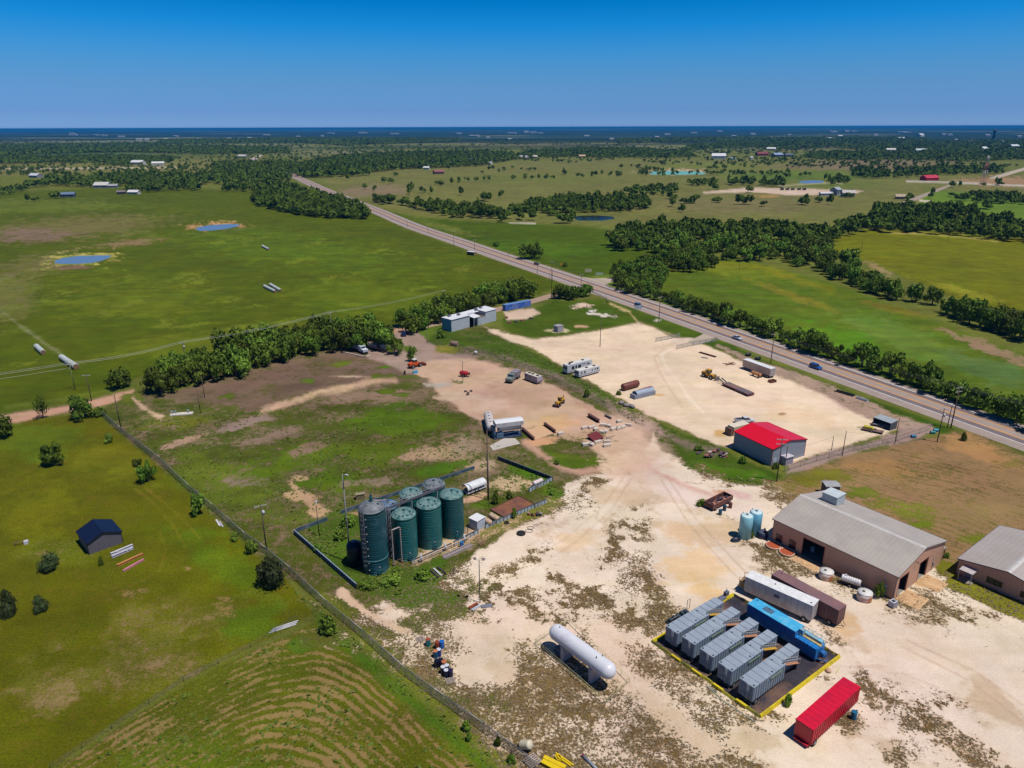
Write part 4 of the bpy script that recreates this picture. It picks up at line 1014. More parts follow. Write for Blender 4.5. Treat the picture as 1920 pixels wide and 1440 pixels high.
q3 = n.new("ShaderNodeTexNoise"); q3.inputs["Scale"].default_value = .8; l.new(g_.outputs["Position"], q3.inputs["Vector"]); bp = n.new("ShaderNodeBump"); bp.inputs["Strength"].default_value = 1; bp.inputs["Distance"].default_value = 1.5; l.new(q3.outputs["Fac"], bp.inputs["Height"]); l.new(bp.outputs[0], b.inputs["Normal"])
me_.materials.append(fl)
fw = bpy.data.objects.new("far_woods", me_); link(fw); fw['kind'] = 'stuff'

# ------------------------------------------------------------------ weeds: uncountable tufts
def tufts(name, pts, size, m, seed):
    r = np.random.RandomState(seed); n_ = len(pts); P = np.repeat(np.array(pts), 3, 0); N3 = len(P)
    t = r.uniform(0, 6.3, N3); sz = size * r.uniform(.5, 1.4, N3); c = np.stack([P[:, 0] + r.normal(size=N3) * sz * .5, P[:, 1] + r.normal(size=N3) * sz * .5, sz * r.uniform(.1, .5, N3)], 1)
    a = np.stack([np.cos(t), np.sin(t), r.uniform(-.4, .4, N3)], 1) * sz[:, None]; b_ = np.stack([-np.sin(t) * .8, np.cos(t) * .8, r.uniform(.2, 1.0, N3)], 1) * (sz * .55)[:, None]
    V_ = np.stack([c - a - b_, c + a - b_, c + a * .7 + b_, c - a * .6 + b_], 1).reshape(-1, 3); V_[:, 2] = np.maximum(V_[:, 2], .01)
    me = bpy.data.meshes.new(name); me.vertices.add(len(V_)); me.loops.add(len(V_)); me.polygons.add(N3); me.vertices.foreach_set("co", V_.ravel()); me.loops.foreach_set("vertex_index", np.arange(len(V_)))
    me.polygons.foreach_set("loop_start", np.arange(N3) * 4); me.polygons.foreach_set("loop_total", np.full(N3, 4)); me.update(calc_edges=True); me.materials.append(m)
    o = bpy.data.objects.new(name, me); link(o); o['kind'] = 'stuff'
def wpts(regions, seed):
    r = np.random.RandomState(seed); out = []
    for pts, dens in regions:
        P = [tuple(G(*q))[:2] for q in pts]; x0, y0 = np.min(P, 0); x1, y1 = np.max(P, 0); k = int((x1 - x0) * (y1 - y0) * dens)
        c = np.stack([r.uniform(x0, x1, k), r.uniform(y0, y1, k)], 1); c = c[inside(c[:, 0], c[:, 1], P)]
        keep = fbm(c[:, 0], c[:, 1], 5., seed, 3) > .42; out.append(c[keep])
    return np.concatenate(out)
WEEDG = leaf_mat("weed_leaves", (.050, .090, .010), (.115, .175, .022)); WEEDB = leaf_mat("dry_weeds", (.150, .122, .062), (.270, .218, .122))
tufts("weeds", wpts([([(570,1000),(650,975),(700,1060),(790,1068),(835,1058),(840,1085),(740,1120),(660,1090),(600,1050)], 2.6), ([(850,655),(960,680),(1090,735),(1225,812),(1300,835),(1370,848),(1200,775),(1060,690),(905,622)], .7), ([(1240,845),(1300,860),(1460,900),(1380,908),(1290,880)], 1.2),
  ([(600,1140),(700,1230),(860,1360),(980,1460),(940,1460),(820,1365),(680,1250),(600,1170)], 1.5), ([(950,870),(1040,900),(1055,935),(985,925),(900,955),(930,900)], 1.2), ([(200,790),(700,760),(1000,850),(700,960),(480,1000),(360,910)], .5), ([(180,775),(300,868),(540,1090),(610,1150),(600,1160),(520,1085),(290,870)], .8),
  ([(560,1200),(900,1440),(600,1440),(100,1440),(470,1225)], .5)], 3), .24, WEEDG, 4)
r_ = np.random.RandomState(8); cand = np.where((V[:] > 860) & (U > 560) & (U < 2100) & (V < 1600) & (cov < .62))[0]; cand = cand[inside(U[cand], V[cand], LY)]
pr = (X[cand] ** 2 + Y[cand] ** 2); pr = pr / pr.sum(); pick = r_.choice(cand, min(14000, len(cand)), False, pr)
tufts("dry_weeds", np.stack([X[pick], Y[pick]], 1) + r_.normal(size=(len(pick), 2)) * .35, .125, WEEDB, 6)

# ------------------------------------------------------------------ buildings
R_ = math.radians
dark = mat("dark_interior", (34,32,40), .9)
glass = mat("window_glass", (40,48,60), .15, spec=.8)
def wall_run(mb, L, h, openings, t=.18, mi=0, M=None):
    """wall along +x from 0..L, outer face at y=0, thickness inwards (+y); openings (x0, x1, z0, z1)"""
    ops = sorted(openings); x = 0
    for a, b, z0, z1 in ops:
        if a > x: mb.box(x, a, 0, t, 0, h, mi, M)
        if z0 > 0: mb.box(a, b, 0, t, 0, z0, mi, M)
        if z1 < h: mb.box(a, b, 0, t, z1, h, mi, M)
        x = b
    if x < L: mb.box(x, L, 0, t, 0, h, mi, M)
def gable(name, loc, rz, L, Wd, eave, ridge, wmat, rmat, label, cat='building', over=.25, ops=((), (), (), ()), trim=None, ridgecap=None, group=None, rt=.12):
    """ridge along local x. ops: near side (y=0), end x=L, far side, end x=0"""
    e = empty(name, (loc[0], loc[1], 0), R_(rz), label, cat, group)
    mb = MB(); t = .18
    wall_run(mb, L, eave, ops[0], t)
    wall_run(mb, Wd - 2 * t, eave, [(a - t, b - t, c, d) for a, b, c, d in ops[1]], t, 0, Matrix.Translation((L, t, 0)) @ Matrix.Rotation(R_(90), 4, 'Z'))
    wall_run(mb, L, eave, [(L - b, L - a, c, d) for a, b, c, d in ops[2]], t, 0, Matrix.Translation((L, Wd, 0)) @ Matrix.Rotation(R_(180), 4, 'Z'))
    wall_run(mb, Wd - 2 * t, eave, [(Wd - b - t, Wd - a - t, c, d) for a, b, c, d in ops[3]], t, 0, Matrix.Translation((0, Wd - t, 0)) @ Matrix.Rotation(R_(-90), 4, 'Z'))
    for x0 in (0.0, L - t):
        mb.prism([(0.002, eave), (Wd - .002, eave), (Wd / 2, ridge)], x0, x0 + t)
    wl_ = mb.build('wall', wmat, e)
    fl = MB(); fl.box(t, L - t, t, Wd - t, .01, .03); fl.build('floor_slab', mat("slab_concrete", (150,140,130), .9), e)
    s = (ridge - eave) / (Wd / 2)
    rb = MB(); z0 = eave - s * over + .01
    rb.prism([(-over, z0), (Wd / 2, ridge + .01), (Wd / 2, ridge + .01 + rt), (-over, z0 + rt)], -over, L + over)
    rb.prism([(Wd + over, z0), (Wd + over, z0 + rt), (Wd / 2, ridge + .01 + rt), (Wd / 2, ridge + .01)], -over, L + over)
    rf = rb.build('roof', rmat, e)
    if ridgecap:
        c = MB(); c.prism([(Wd / 2 - .45, ridge + rt - .45 * s + .02), (Wd / 2, ridge + rt + .03), (Wd / 2 + .45, ridge + rt - .45 * s + .02), (Wd / 2, ridge + rt + .09)], -over, L + over); c.build('ridge_cap', ridgecap, rf)
    if trim:
        c = MB()
        for y in (-over - .03, Wd + over - .03): c.box(-over, L + over, y, y + .06, z0 - .05, z0 + rt + .04)
        for x in (-over - .05, L + over): 
            c.prism([(-over, z0 - .05), (Wd / 2, ridge - .04), (Wd + over, z0 - .05), (Wd + over, z0 + rt + .04), (Wd / 2, ridge + rt + .05), (-over, z0 + rt + .04)], x, x + .05)
        for x, y in ((-.03, -.03), (L - .09, -.03), (-.03, Wd - .09), (L - .09, Wd - .09)): c.box(x, x + .12, y, y + .12, 0, eave - .04)
        c.build('trim', trim, e)
    return e
def doorframe(e, x0, x1, z1, face, m, w=.12):
    """face: Matrix placing x along the wall, y inwards"""
    mb = MB()
    mb.box(x0 - w, x0, -.03, .2, 0, z1 + w, 0, face); mb.box(x1, x1 + w, -.03, .2, 0, z1 + w, 0, face); mb.box(x0, x1, -.03, .2, z1, z1 + w, 0, face)
    return mb.build('door_frame', m, e)
tan_wall = mat("tan_metal_siding", (222,172,146), .55, var=.06, scale=.3, ribs=('XY', .6))
grey_roof = mat("weathered_grey_roof", (184,174,166), .5, var=.03, scale=.2, dirt=(192,182,172), dirt_amt=.5, dscale=.2, ribs=('X', .9))
# --- metal shop
shop = gable("metal_shop", (54.5, 129.3), -52.6, 25.4, 19.3, 5.1, 7.4, tan_wall, grey_roof,
    "large tan metal shop with grey gable roof, open bays and a rooftop box vent",
    ops=([(.9, 2.4, .5, 2.2), (3.9, 5.5, .4, 2.3), (6.9, 11.4, 0, 4.0)], [(1.2, 4.6, 0, 4.1), (9.2, 12.6, 0, 4.1)], (), ()), ridgecap=mat("pale_ridge_cap", (214,208,204), .5), trim=mat("grey_trim", (150,130,126), .5), over=.3)
fr = mat("red_brown_steel", (140,66,62), .6)
EF = Matrix.Translation((25.4, 0, 0)) @ Matrix.Rotation(R_(90), 4, 'Z')
for a, b in ((1.2, 4.6), (9.2, 12.6)): doorframe(shop, a, b, 4.1, EF, fr)
doorframe(shop, 6.9, 11.4, 4.0, Matrix.Identity(4), fr, .1)
for a, b, c, d in ((.9, 2.4, .5, 2.2), (3.9, 5.5, .4, 2.3)):
    mb = MB(); mb.box(a, b, .08, .12, c, d); w_ = mb.build('window', glass, shop)
    mb = MB(); mb.box(a, b, -.02, .05, c - .06, c); mb.box(a, b, -.02, .05, d, d + .06); mb.box((a + b) / 2 - .03, (a + b) / 2 + .03, .02, .07, c, d); mb.build('window_frame', mat("dark_frame", (60,50,56)), w_)
mb = MB(); mb.cbox((4.9, 13.6, 7.55), (3.3, 3.3, 2.5)); bx = mb.build('roof_vent', mat("pale_blue_grey_box", (196,208,214), .5, ribs=('XY', .5)), shop)
mb = MB(); mb.cbox((4.9, 13.6, 8.84), (3.5, 3.5, .08)); mb.build('lid', mat("pale_lid", (206,216,220), .5), bx)
# white sign board on the long wall, a lean-to at the far end, lamp, conduit
mb = MB(); mb.box(22.6, 24.0, -.07, -.02, .3, 2.4); mb.build('sign_panel', mat("white_panel", (226,226,230), .4), shop)
mb = MB(); mb.box(21.6, 25.2, 19.35, 21.4, 2.6, 2.72); lt = mb.build('lean_to', grey_roof, shop)
mb = MB(); mb.box(21.7, 21.85, 21.2, 21.35, 0, 2.6); mb.box(25.0, 25.15, 21.2, 21.35, 0, 2.6); mb.build('post', mat("dark_post", (60,56,60)), lt)
mb = MB(); mb.tube((25.45, 15.2, 0), (25.45, 15.2, 3.4), .05); mb.cbox((25.5, 15.6, 1.4), (.12, .4, .6)); mb.build('meter', mat("meter_grey", (150,150,150)), shop)
mb = MB(); mb.cbox((25.6, 6.9, 5.4), (.5, .12, .1)); mb.cbox((25.85, 6.9, 5.3), (.14, .3, .14)); mb.build('wall_lamp', mat("lamp_dark", (80,74,74)), shop)
for q_ in ((25.45, 29.5, .6, 5.4), (25.45, 29.5, 8.8, 13.2), (6.4, 11.8, -3.2, -.02)):
    mb = MB(); mb.box(*q_, .015, .05); mb.build('apron_slab', mat("stained_apron", (206,164,120), .9, dirt=(226,186,140), dirt_amt=.5), shop)
# things inside the bay
e = empty("workshop_drum", (60.7 + .6, 124.2 + .5, 0), 0, "pale blue drum standing in the open side bay of the tan shop", "drum")
mb = MB(); mb.lathe([(.45, .03), (.45, 1.3)], 16); mb.build('body', mat("pale_blue_plastic", (150,190,214)), e); mb = MB(); mb.lathe([(.3, 1.301), (.3, 1.4)], 12); mb.build('lid', mat("white_paint", (226,226,226)), e)
# --- small grey-roofed pump house behind the shop
e = gable("pump_house", (73.6, 148.0), 0, 3.2, 2.6, 2.6, 2.75, mat("dark_siding", (110,104,108), ribs=('XY', .4)), mat("pale_grey_roof", (176,176,178), .5), "small grey flat-roofed pump house behind the tan metal shop", "shed", over=.2)
# --- second tan building
off = gable("workshop_office", (96.2, 104.4), 37, 19.6, 16.4, 3.2, 4.7, mat("tan_siding_dull", (206,158,142), .6, var=.05, ribs=('XY', .6)), mat("dull_grey_roof", (182,170,164), .6, var=.03, scale=.25, dirt=(188,178,172), dirt_amt=.4, dscale=.2, ribs=('Y', .9)),
    "low wide tan building with grey roof cut by the right picture edge", over=.25, ops=((), (), (), ((13.6, 14.6, 0, 2.1), (8.6, 11.2, 1.0, 2.1), (3.2, 5.6, 1.0, 2.1))), ridgecap=mat("pale_ridge_cap"  , (214,208,204), .5), trim=mat("dark_trim", (86,74,92)))
mb = MB()
for a, b in ((8.6, 11.2), (3.2, 5.6)):
    mb = MB(); mb.box(.06, .1, a, b, 1.0, 2.1); w_ = mb.build('window', mat("amber_dark_glass", (70,62,52), .2), off)
    mb = MB()
    for y in (a, b, (a + b) / 2): mb.box(-.03, .05, y - .04, y + .04, 1.0, 2.1)
    mb.box(-.03, .05, a - .04, b + .04, 2.1, 2.18); mb.box(-.03, .05, a - .04, b + .04, .93, 1.0); mb.build('window_frame', mat("dark_frame", (60,50,56)), w_)
mb = MB(); mb.box(.06, .1, 13.6, 14.6, 0, 2.1); mb.build('door', mat("grey_door", (150,146,160)), off)
mb = MB(); mb.prism([(12.9, 2.35), (15.3, 2.35), (15.3, 2.43), (12.9, 2.43)], -2.2, -.03); aw = mb.build('awning', mat("pale_awning", (206,196,196), .5, ribs=('Y', .4)), off)
mb = MB()
for y in (13.0, 15.15): mb.box(-2.15, -2.05, y, y + .1, 0, 2.35)
mb.build('post', mat("pale_post", (196,190,190)), aw)
mb = MB(); mb.box(-2.2, -.02, 12.9, 15.3, .015, .12); mb.build('doorstep', mat("slab_concrete", (150,140,130), .9), off)
# --- red-roofed shed
red = mat("bright_red_roof", (236,16,44), .32, var=.03, scale=.3, ribs=('Y', .9), spec=.5)
rs = gable("red_roof_shed", (59.9, 175.1), -60.5, 12.9, 12.6, 4.7, 5.9, mat("grey_blue_siding", (164,172,186), .5, var=.06, scale=.3, ribs=('XY', .6)), red,
    "square grey metal shed with a bright red roof on the white lot", trim=mat("dark_red_trim", (170,20,44), .45), over=.2, cat='shed')
mb = MB(); mb.box(12.95, 14.6, 3.4, 6.2, .01, 2.1); an = mb.build('annex', mat("annex_siding", (170,166,180), ribs=('XY', .5)), rs)
mb = MB(); mb.prism([(3.3, 2.12), (6.3, 2.12), (6.3, 2.2), (3.3, 2.3)], 12.93, 14.8); mb.build('annex_roof', mat("pale_annex_roof", (216,206,214)), an)
mb = MB(); mb.box(12.93, 12.99, .6, 2.0, .8, 2.0); mb.box(12.93, 12.99, 2.3, 2.9, 1.0, 2.0); mb.build('panel_box', mat("white_blue_box", (200,210,224)), rs)
e = empty("storage_container", (61.9, 183.6), R_(31)) if False else empty("storage_container", (62.3, 182.9, 0), R_(30), "cream storage container parked against the back of the red-roofed shed", "container")
mb = MB(); mb.box(0, 6.0, 0, 2.4, .1, 2.5); mb.build('body', mat("cream_container", (214,190,160), .6, ribs=('XY', .4)), e)
mb = MB(); mb.box(-.05, 6.05, -.05, 2.45, 2.5, 2.56); mb.build('roof', mat("cream_roof", (232,220,200)), e)
mb = MB(); mb.box(-1.1, -.02, .1, 2.3, .1, 2.2); mb.build('open_door', mat("brown_door_panel", (110,80,74)), e)  # door panel in one plain brown
# --- dark shed on the left paddock
ds = gable("dark_shed", (-91.1, 129.3), -45.5, 6.5, 6.5, 2.6, 3.95, mat("charcoal_siding", (112,106,116), .6, ribs=('XY', .35)), mat("navy_black_roof", (22,28,58), .35, ribs=('X', .5)),
    "dark shed with navy black gable roof alone on the green paddock", 'shed', over=.22, trim=mat("black_trim", (30,30,40)))
# --- white flat-roofed office
wht_w = mat("white_blue_siding", (206,212,222), .5, var=.05, scale=.3, ribs=('XY', .5)); wr = mat("white_roof", (236,236,240), .5, var=.04)
of = empty("white_office", (-25.6, 291.7, 0), R_(47), "long white flat-roofed office with a shaded end wall tinted blue and a carport", "building")
mb = MB(); mb.box(0, 10.6, 0, 6, 0, 5.2); mb.build('wall', wht_w, of)
mb = MB(); mb.box(-.06, -.01, .02, 5.98, 0, 5.15); mb.build('end_wall', mat("shade_blue_end_wall", (96,170,206), .5), of)  # end of the white office, the blue of its shade put into the colour
mb = MB(); mb.box(-.2, 10.8, -.25, 6.2, 5.2, 5.4); r1 = mb.build('roof', wr, of)
mb = MB(); mb.box(10.65, 15.0, 1.8, 6, 0, 5.1); mb.build('recess_wall', mat("white_blue_siding_shaded", (190,196,206)), of)  # siding colour darkened here to stand for shade in the recess
mb = MB(); mb.box(11.6, 14.8, 1.7, 1.78, 0, 3.4); mb.build('carport_shade_panel', dark, of)  # flat dark panel painted as the shade inside, no real opening
mb = MB(); mb.prism([(-2.4, 4.3), (6.2, 5.25), (6.2, 5.4), (-2.4, 4.45)], 10.9, 15.1); cr_ = mb.build('carport_roof', wr, of)
mb = MB(); mb.box(11, 11.12, -2.3, -2.18, 0, 4.3); mb.box(13.2, 13.32, -2.3, -2.18, 0, 4.3); mb.box(14.85, 15, -2.3, -2.15, 0, 4.3); mb.build('post', mat("white_paint", (226,226,226)), cr_)
mb = MB(); mb.box(15.1, 19.6, -.8, 6, 0, 3.6); mb.build('low_wing', wht_w, of)
mb = MB(); mb.box(15.1, 19.6, -.9, -.8, 3.6, 3.9); mb.box(15.5, 19.4, -.4, 2.4, 3.605, 3.66); mb.build('open_roof_frame', mat("brown_rafters", (176,140,120)), of)
for k in range(3):
    mb = MB(); mb.box(15.7 + k * 1.3, 15.95 + k * 1.3, -.6, 3.0, 3.67, 3.95); mb.build('rafter', mat("rafter_grey", (110,104,106)), of)
mb = MB(); mb.box(19.65, 26.4, -.8, 6, 0, 5.3); mb.build('end_wing', wht_w, of)
mb = MB(); mb.prism([(-1.0, 5.3), (6.3, 5.3), (6.3, 5.65), (-1.0, 5.42)], 19.4, 26.6); mb.prism([(3.0, 4.9), (6.3, 5.25), (6.3, 5.4), (3.0, 5.0)], 15.05, 19.38); mb.build('end_roof', wr, of)
for x, y in ((7.2, 3.2), (18.9, 4.4), (3.0, 4.6), (22, 4.6)):
    mb = MB(); mb.cbox((x, y, 5.75), (1.2, 1.2, .8)); u_ = mb.build('roof_unit', mat("grey_roof_unit", (130,140,156)), of)
    mb = MB(); mb.lathe([(.4, 6.151), (.4, 6.2)], 12, 0, Matrix.Translation((x, y, 0))); mb.build('fan', dark, u_)
mb = MB(); mb.box(26.41, 26.46, 1, 2, 0, 2.1); mb.build('door', mat("grey_door", (150,146,160)), of)
# --- blue storage wall of containers behind the office
for i in range(4):
    q = Vector((-3.0, 327.6, 0)) + Vector((12.4, 9.6, 0)) * (i / 4)
    e = empty("blue_container", q, R_(37.7), f"{['first','second','third','fourth'][i]} blue container from the office end of the blue row behind the tree line", "container", "row of blue containers beside the white office")
    mb = MB(); mb.box(.04, 3.85, 0, 2.4, .1, 2.7 + .1 * (i % 2)); mb.build('body', mat("bright_blue_%d" % (i % 2), (56 + 50 * (i % 2), 110 + 20 * (i % 2), 206), .45, dirt=(130,150,210), dirt_amt=.3, ribs=('XY', .3)), e)
    mb = MB(); mb.box(0, 3.89, -.03, 2.43, 2.81, 2.9); mb.build('roof', mat("blue_roof_top", (110,150,210), .5), e)
# --- concrete box in the meadow
q = G(1047, 621)
e = empty("equipment_cabinet", q, R_(37), "square grey equipment cabinet on the meadow beside the white lot", "cabinet")
mb = MB(); mb.box(-1.6, 1.6, -1.4, 1.4, .1, 2.5); mb.build('body', mat("pale_grey_cabinet", (190,184,186), .6, ribs=('XY', .5)), e); mb = MB(); mb.box(-1.7, 1.7, -1.5, 1.5, 2.5, 2.62); mb.build('roof', mat("grey_cabinet_top", (170,166,170)), e); mb = MB(); mb.box(-2, 2, -1.8, 1.8, 0, .1); mb.build('plinth', mat("slab_concrete", (150,140,130), .9), e)
# open shelter by the white lot corner
e = empty("loafing_shelter", (105.2, 190.8, 0), R_(-60), "open-sided grey roofed shelter beside the small trailers near the lot corner", "shelter")
mb = MB(); mb.prism([(0, 2.2), (3.2, 2.5), (3.2, 2.6), (0, 2.3)], 0, 5.4); mb.build('roof', mat("grey_blue_shelter_roof", (170,180,186), .5), e)
mb = MB(); mb.box(0, 5.4, 3.05, 3.15, 0, 2.45); mb.box(0, .1, 0, 3.05, 0, 2.2); mb.box(5.3, 5.4, 0, 3.05, 0, 2.2); mb.build('wall', mat("shelter_dark_siding", (90,94,104)), e)
for x in (1.8, 3.6):
    mb = MB(); mb.tube((x, .1, 0), (x, .1, 2.2), .05); mb.build('post', mat("dark_post", (60,56,60)), e)
# bus-stop-like white roof by the highway field
q = G(884, 478)
e = empty("roadside_shelter", q, R_(-30), "tiny white roofed shelter beside the highway in the big field", "shelter")
mb = MB(); mb.box(-3, 3, -1.5, 1.5, 2.2, 2.35); mb.build('roof', mat("white_roof", (236,236,240)), e)
mb = MB(); mb.box(-2.8, 2.8, 1.2, 1.3, 0, 2.2); mb.box(-2.8, -2.7, -1.3, 1.2, 0, 2.2); mb.box(2.7, 2.8, -1.3, 1.2, 0, 2.2); mb.build('wall', mat("brown_shelter_wall", (150,120,90)), e)

# ------------------------------------------------------------------ silos and tanks
green = mat("green_fibreglass", (24,100,100), .38, var=.12, scale=.5, dirt=(70,124,120), dirt_amt=.22, dscale=.22, spec=.5)
green_plain = mat("dark_green_fibreglass", (12,84,86), .35, var=.05, spec=.5)
greenblue = mat("blue_green_fibreglass", (14,74,84), .38, var=.15, scale=.5, dirt=(84,120,136), dirt_amt=.2, dscale=.3, spec=.5)
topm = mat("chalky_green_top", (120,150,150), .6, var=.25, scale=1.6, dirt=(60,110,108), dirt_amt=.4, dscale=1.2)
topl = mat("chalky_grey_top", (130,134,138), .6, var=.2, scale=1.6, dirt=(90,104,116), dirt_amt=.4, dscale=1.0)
pipe_m = mat("pale_pipe", (176,166,170), .45, dirt=(150,130,120), dirt_amt=.3)
steel = mat("dull_steel", (140,140,150), .5, metal=.3)
rust = mat("rust", (140,84,62), .85, dirt=(90,60,50), dirt_amt=.5)
def silo(x, y, Rr, Hs, bands, m, tm, label, dome=.9, ladder=None):
    e = empty("storage_silo", (x, y, 0), 0, label, "silo", "green silos in the weedy containment")
    prof = [(Rr + .06, 0.0), (Rr + .06, .12), (Rr, .13)]
    z = .5; r = random.Random(int(x * 7 + y))
    if bands:
        while z < Hs - .6:
            d = r.uniform(.28, .5); prof += [(Rr, z), (Rr + .045, z + .04), (Rr + .045, z + .10), (Rr, z + .14)]; z += d
    prof += [(Rr, Hs - .25), (Rr + .07, Hs - .22), (Rr + .07, Hs)]
    mb = MB(); mb.lathe(prof, 48); mb.build('shell', m, e)
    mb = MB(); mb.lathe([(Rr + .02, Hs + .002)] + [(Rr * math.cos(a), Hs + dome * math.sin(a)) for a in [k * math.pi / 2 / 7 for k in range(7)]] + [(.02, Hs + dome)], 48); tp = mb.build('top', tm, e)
    mb = MB(); mb.tube((0, 0, Hs + dome - .05), (0, 0, Hs + dome + .22), .28, 12); mb.tube((Rr * .55, -Rr * .2, Hs + dome * .7), (Rr * .55, -Rr * .2, Hs + dome * .7 + .3), .22, 10); mb.build('hatch', mat("dark_green_hatch", (30,80,84)), tp)
    if bands != 'plain' and dome < 1.2:
        mb = MB()
        for k in range(14):
            a = k * 2 * math.pi / 14 + .3; mb.cbox((Rr * .78 * math.cos(a), Rr * .78 * math.sin(a), Hs + dome * .66), (.22, .45, .12), rz=a)
        mb.build('lug', mat("dark_green_hatch", (30,80,84)), tp)
    # manway and nozzle low on the near side
    a = R_(-62)
    d = Vector((math.cos(a), math.sin(a), 0))
    mb = MB(); mb.tube(d * (Rr - .02) + Vector((0, 0, .75)), d * (Rr + .28) + Vector((0, 0, .75)), .5, 18); mb.build('manway', mat("dark_teal_flange", (30,92,102)), e)
    mb = MB(); mb.tube(d * (Rr - .05) + Vector((0, 0, 1.75)), d * (Rr + .2) + Vector((0, 0, 1.75)), .13, 10); mb.build('nozzle', pipe_m, e)
    return e
S1 = silo(-27.0, 119.7, 2.5, 13.6, True, greenblue, topl, "tallest dark green banded silo with a ladder down its left side", 1.3)
S2 = silo(-21.7, 124.4, 2.42, 9.5, True, green, topm, "short green banded silo in the front row right beside the tallest silo", .8)
S3 = silo(-17.2, 128.5, 2.5, 9.5, True, green, topm, "middle green banded silo of the front row, between two others", .8)
S4 = silo(-12.8, 132.4, 2.42, 9.5, 'plain', green_plain, topm, "smooth dark green silo nearest the small white shed", .8)
S5 = silo(-25.6, 128.8, 2.1, 9.0, True, greenblue, mat("bluish_top", (110,140,170), .6, var=.2, dirt=(40,80,130), dirt_amt=.3), "narrow blue-topped silo tucked behind the tallest silo", .7)
S6 = silo(-21.4, 132.9, 2.42, 9.5, True, green, topm, "back row green silo with chalky top, left of the farthest silo", .8)
S7 = silo(-17.0, 136.9, 2.42, 9.5, True, green, topl, "farthest back row green silo beside the retaining wall", .8)
# cap collar, ladder and pipes of the tall silo
mb = MB(); mb.lathe([(2.505, 3.0), (2.60, 3.03), (2.60, 3.2), (2.505, 3.23)], 48); mb.build('collar', mat("pale_green_collar", (70,130,130)), S1)
a = R_(-118); d = Vector((math.cos(a), math.sin(a), 0)); s_ = Vector((-d.y, d.x, 0))
mb = MB()
for k in (-.22, .22): mb.tube(d * 2.72 + s_ * k + Vector((0, 0, .05)), d * 2.72 + s_ * k + Vector((0, 0, 14.3)), .035, 6)
for k in range(46): mb.tube(d * 2.72 - s_ * .22 + Vector((0, 0, .35 + .3 * k)), d * 2.72 + s_ * .22 + Vector((0, 0, .35 + .3 * k)), .02, 5)
lad = mb.build('ladder', steel, S1)
mb = MB()
for k in range(12):
    z = 2.4 + k * 1.0
    pts = [d * 2.72 + s_ * .35 * math.cos(t) * 1 + d * (.55 * math.sin(t)) + Vector((0, 0, z)) for t in [math.pi * j / 6 for j in range(7)]]
    mb.path(pts, .025, 5)
mb.build('cage', steel, lad)
mb = MB()
for k in range(8): mb.cbox(tuple(d * 2.56 + s_ * .55 + Vector((0, 0, 1.2 + k * 1.6))), (.14, .14, .14))
mb.build('bracket', mat("white_bracket", (210,214,220)), S1)
for off_, col_ in ((-.5, 0), (-.15, 0), (.2, 0)):
    q0 = Vector((0, 0, 14.6)) + s_ * off_
    mb = MB(); mb.path([q0 + d * .3, q0 + d * 1.9 + Vector((0, 0, .35)), q0 + d * 2.7 + Vector((0, 0, -.3)), q0 + d * 2.8 + Vector((0, 0, -2.2))], .05, 6); mb.build('handrail', steel, S1)
mb = MB(); mb.tube((0, .2, 14.8), (0, .2, 16.0), .3, 12); mb.tube((0, .2, 16), (0, .2, 16.5), .12, 8); mb.tube((0, .2, 15.6), (2.3, .9, 15.1), .08, 6); mb.build('vent_stack', green_plain, S1)
mb = MB(); mb.path([(0.6, .2, 14.9), (2.6, 1.2, 14.6), (3.0, 1.8, 13.4)], .14, 8); mb.build('outlet_pipe', pipe_m, S1)
# low dark tank to the left of the tallest
e = empty("dark_tank", (-31.4, 121.4, 0), 0, "low dark blue-black tank sunk in weeds left of the tallest silo", "tank")
mb = MB(); mb.lathe([(1.55, 0), (1.55, 4.2), (1.4, 4.6), (.3, 5.0)], 32); mb.build('shell', mat("blue_black_tank", (18,30,54), .4), e); mb = MB(); mb.tube((0, 0, 4.9), (0, 0, 5.3), .3, 12); mb.tube((.9, .2, 4.5), (.9, .2, 5.1), .12, 8); mb.build('fitting', mat("fitting_blue", (110,140,180)), e)
# catwalk over the silo tops
e = empty("catwalk", (-25.1, 120.9, 0), R_(41.5), "steel catwalk running over the silo tops between the two rows", "catwalk")
mb = MB(); mb.box(1.2, 16.2, 2.3, 2.9, 10.55, 10.60); mb.box(1.2, 16.2, 2.24, 2.3, 10.48, 10.64); mb.box(1.2, 16.2, 2.9, 2.96, 10.48, 10.64)
for k in range(14): mb.box(1.6 + k * 1.05, 1.68 + k * 1.05, 2.3, 2.9, 10.60, 10.61)
dk = mb.build('deck', mat("grey_grating", (84,84,94)), e)
mb = MB()
for y in (2.27, 2.93):
    mb.tube((1.2, y, 11.65), (16.2, y, 11.65), .025, 6); mb.tube((1.2, y, 11.15), (16.2, y, 11.15), .02, 6)
    for k in range(11): mb.tube((1.2 + k * 1.5, y, 10.7), (1.2 + k * 1.5, y, 11.65), .03, 6)
mb.build('railing', mat("pale_galvanised", (190,186,190), .5, metal=.2), e)
mb = MB()
for x in (1.4, 8.2, 14.6):
    for y in (2.35, 2.85): mb.tube((x, y, 0), (x, y, 10.4), .07, 6)
mb.build('leg', steel, e)
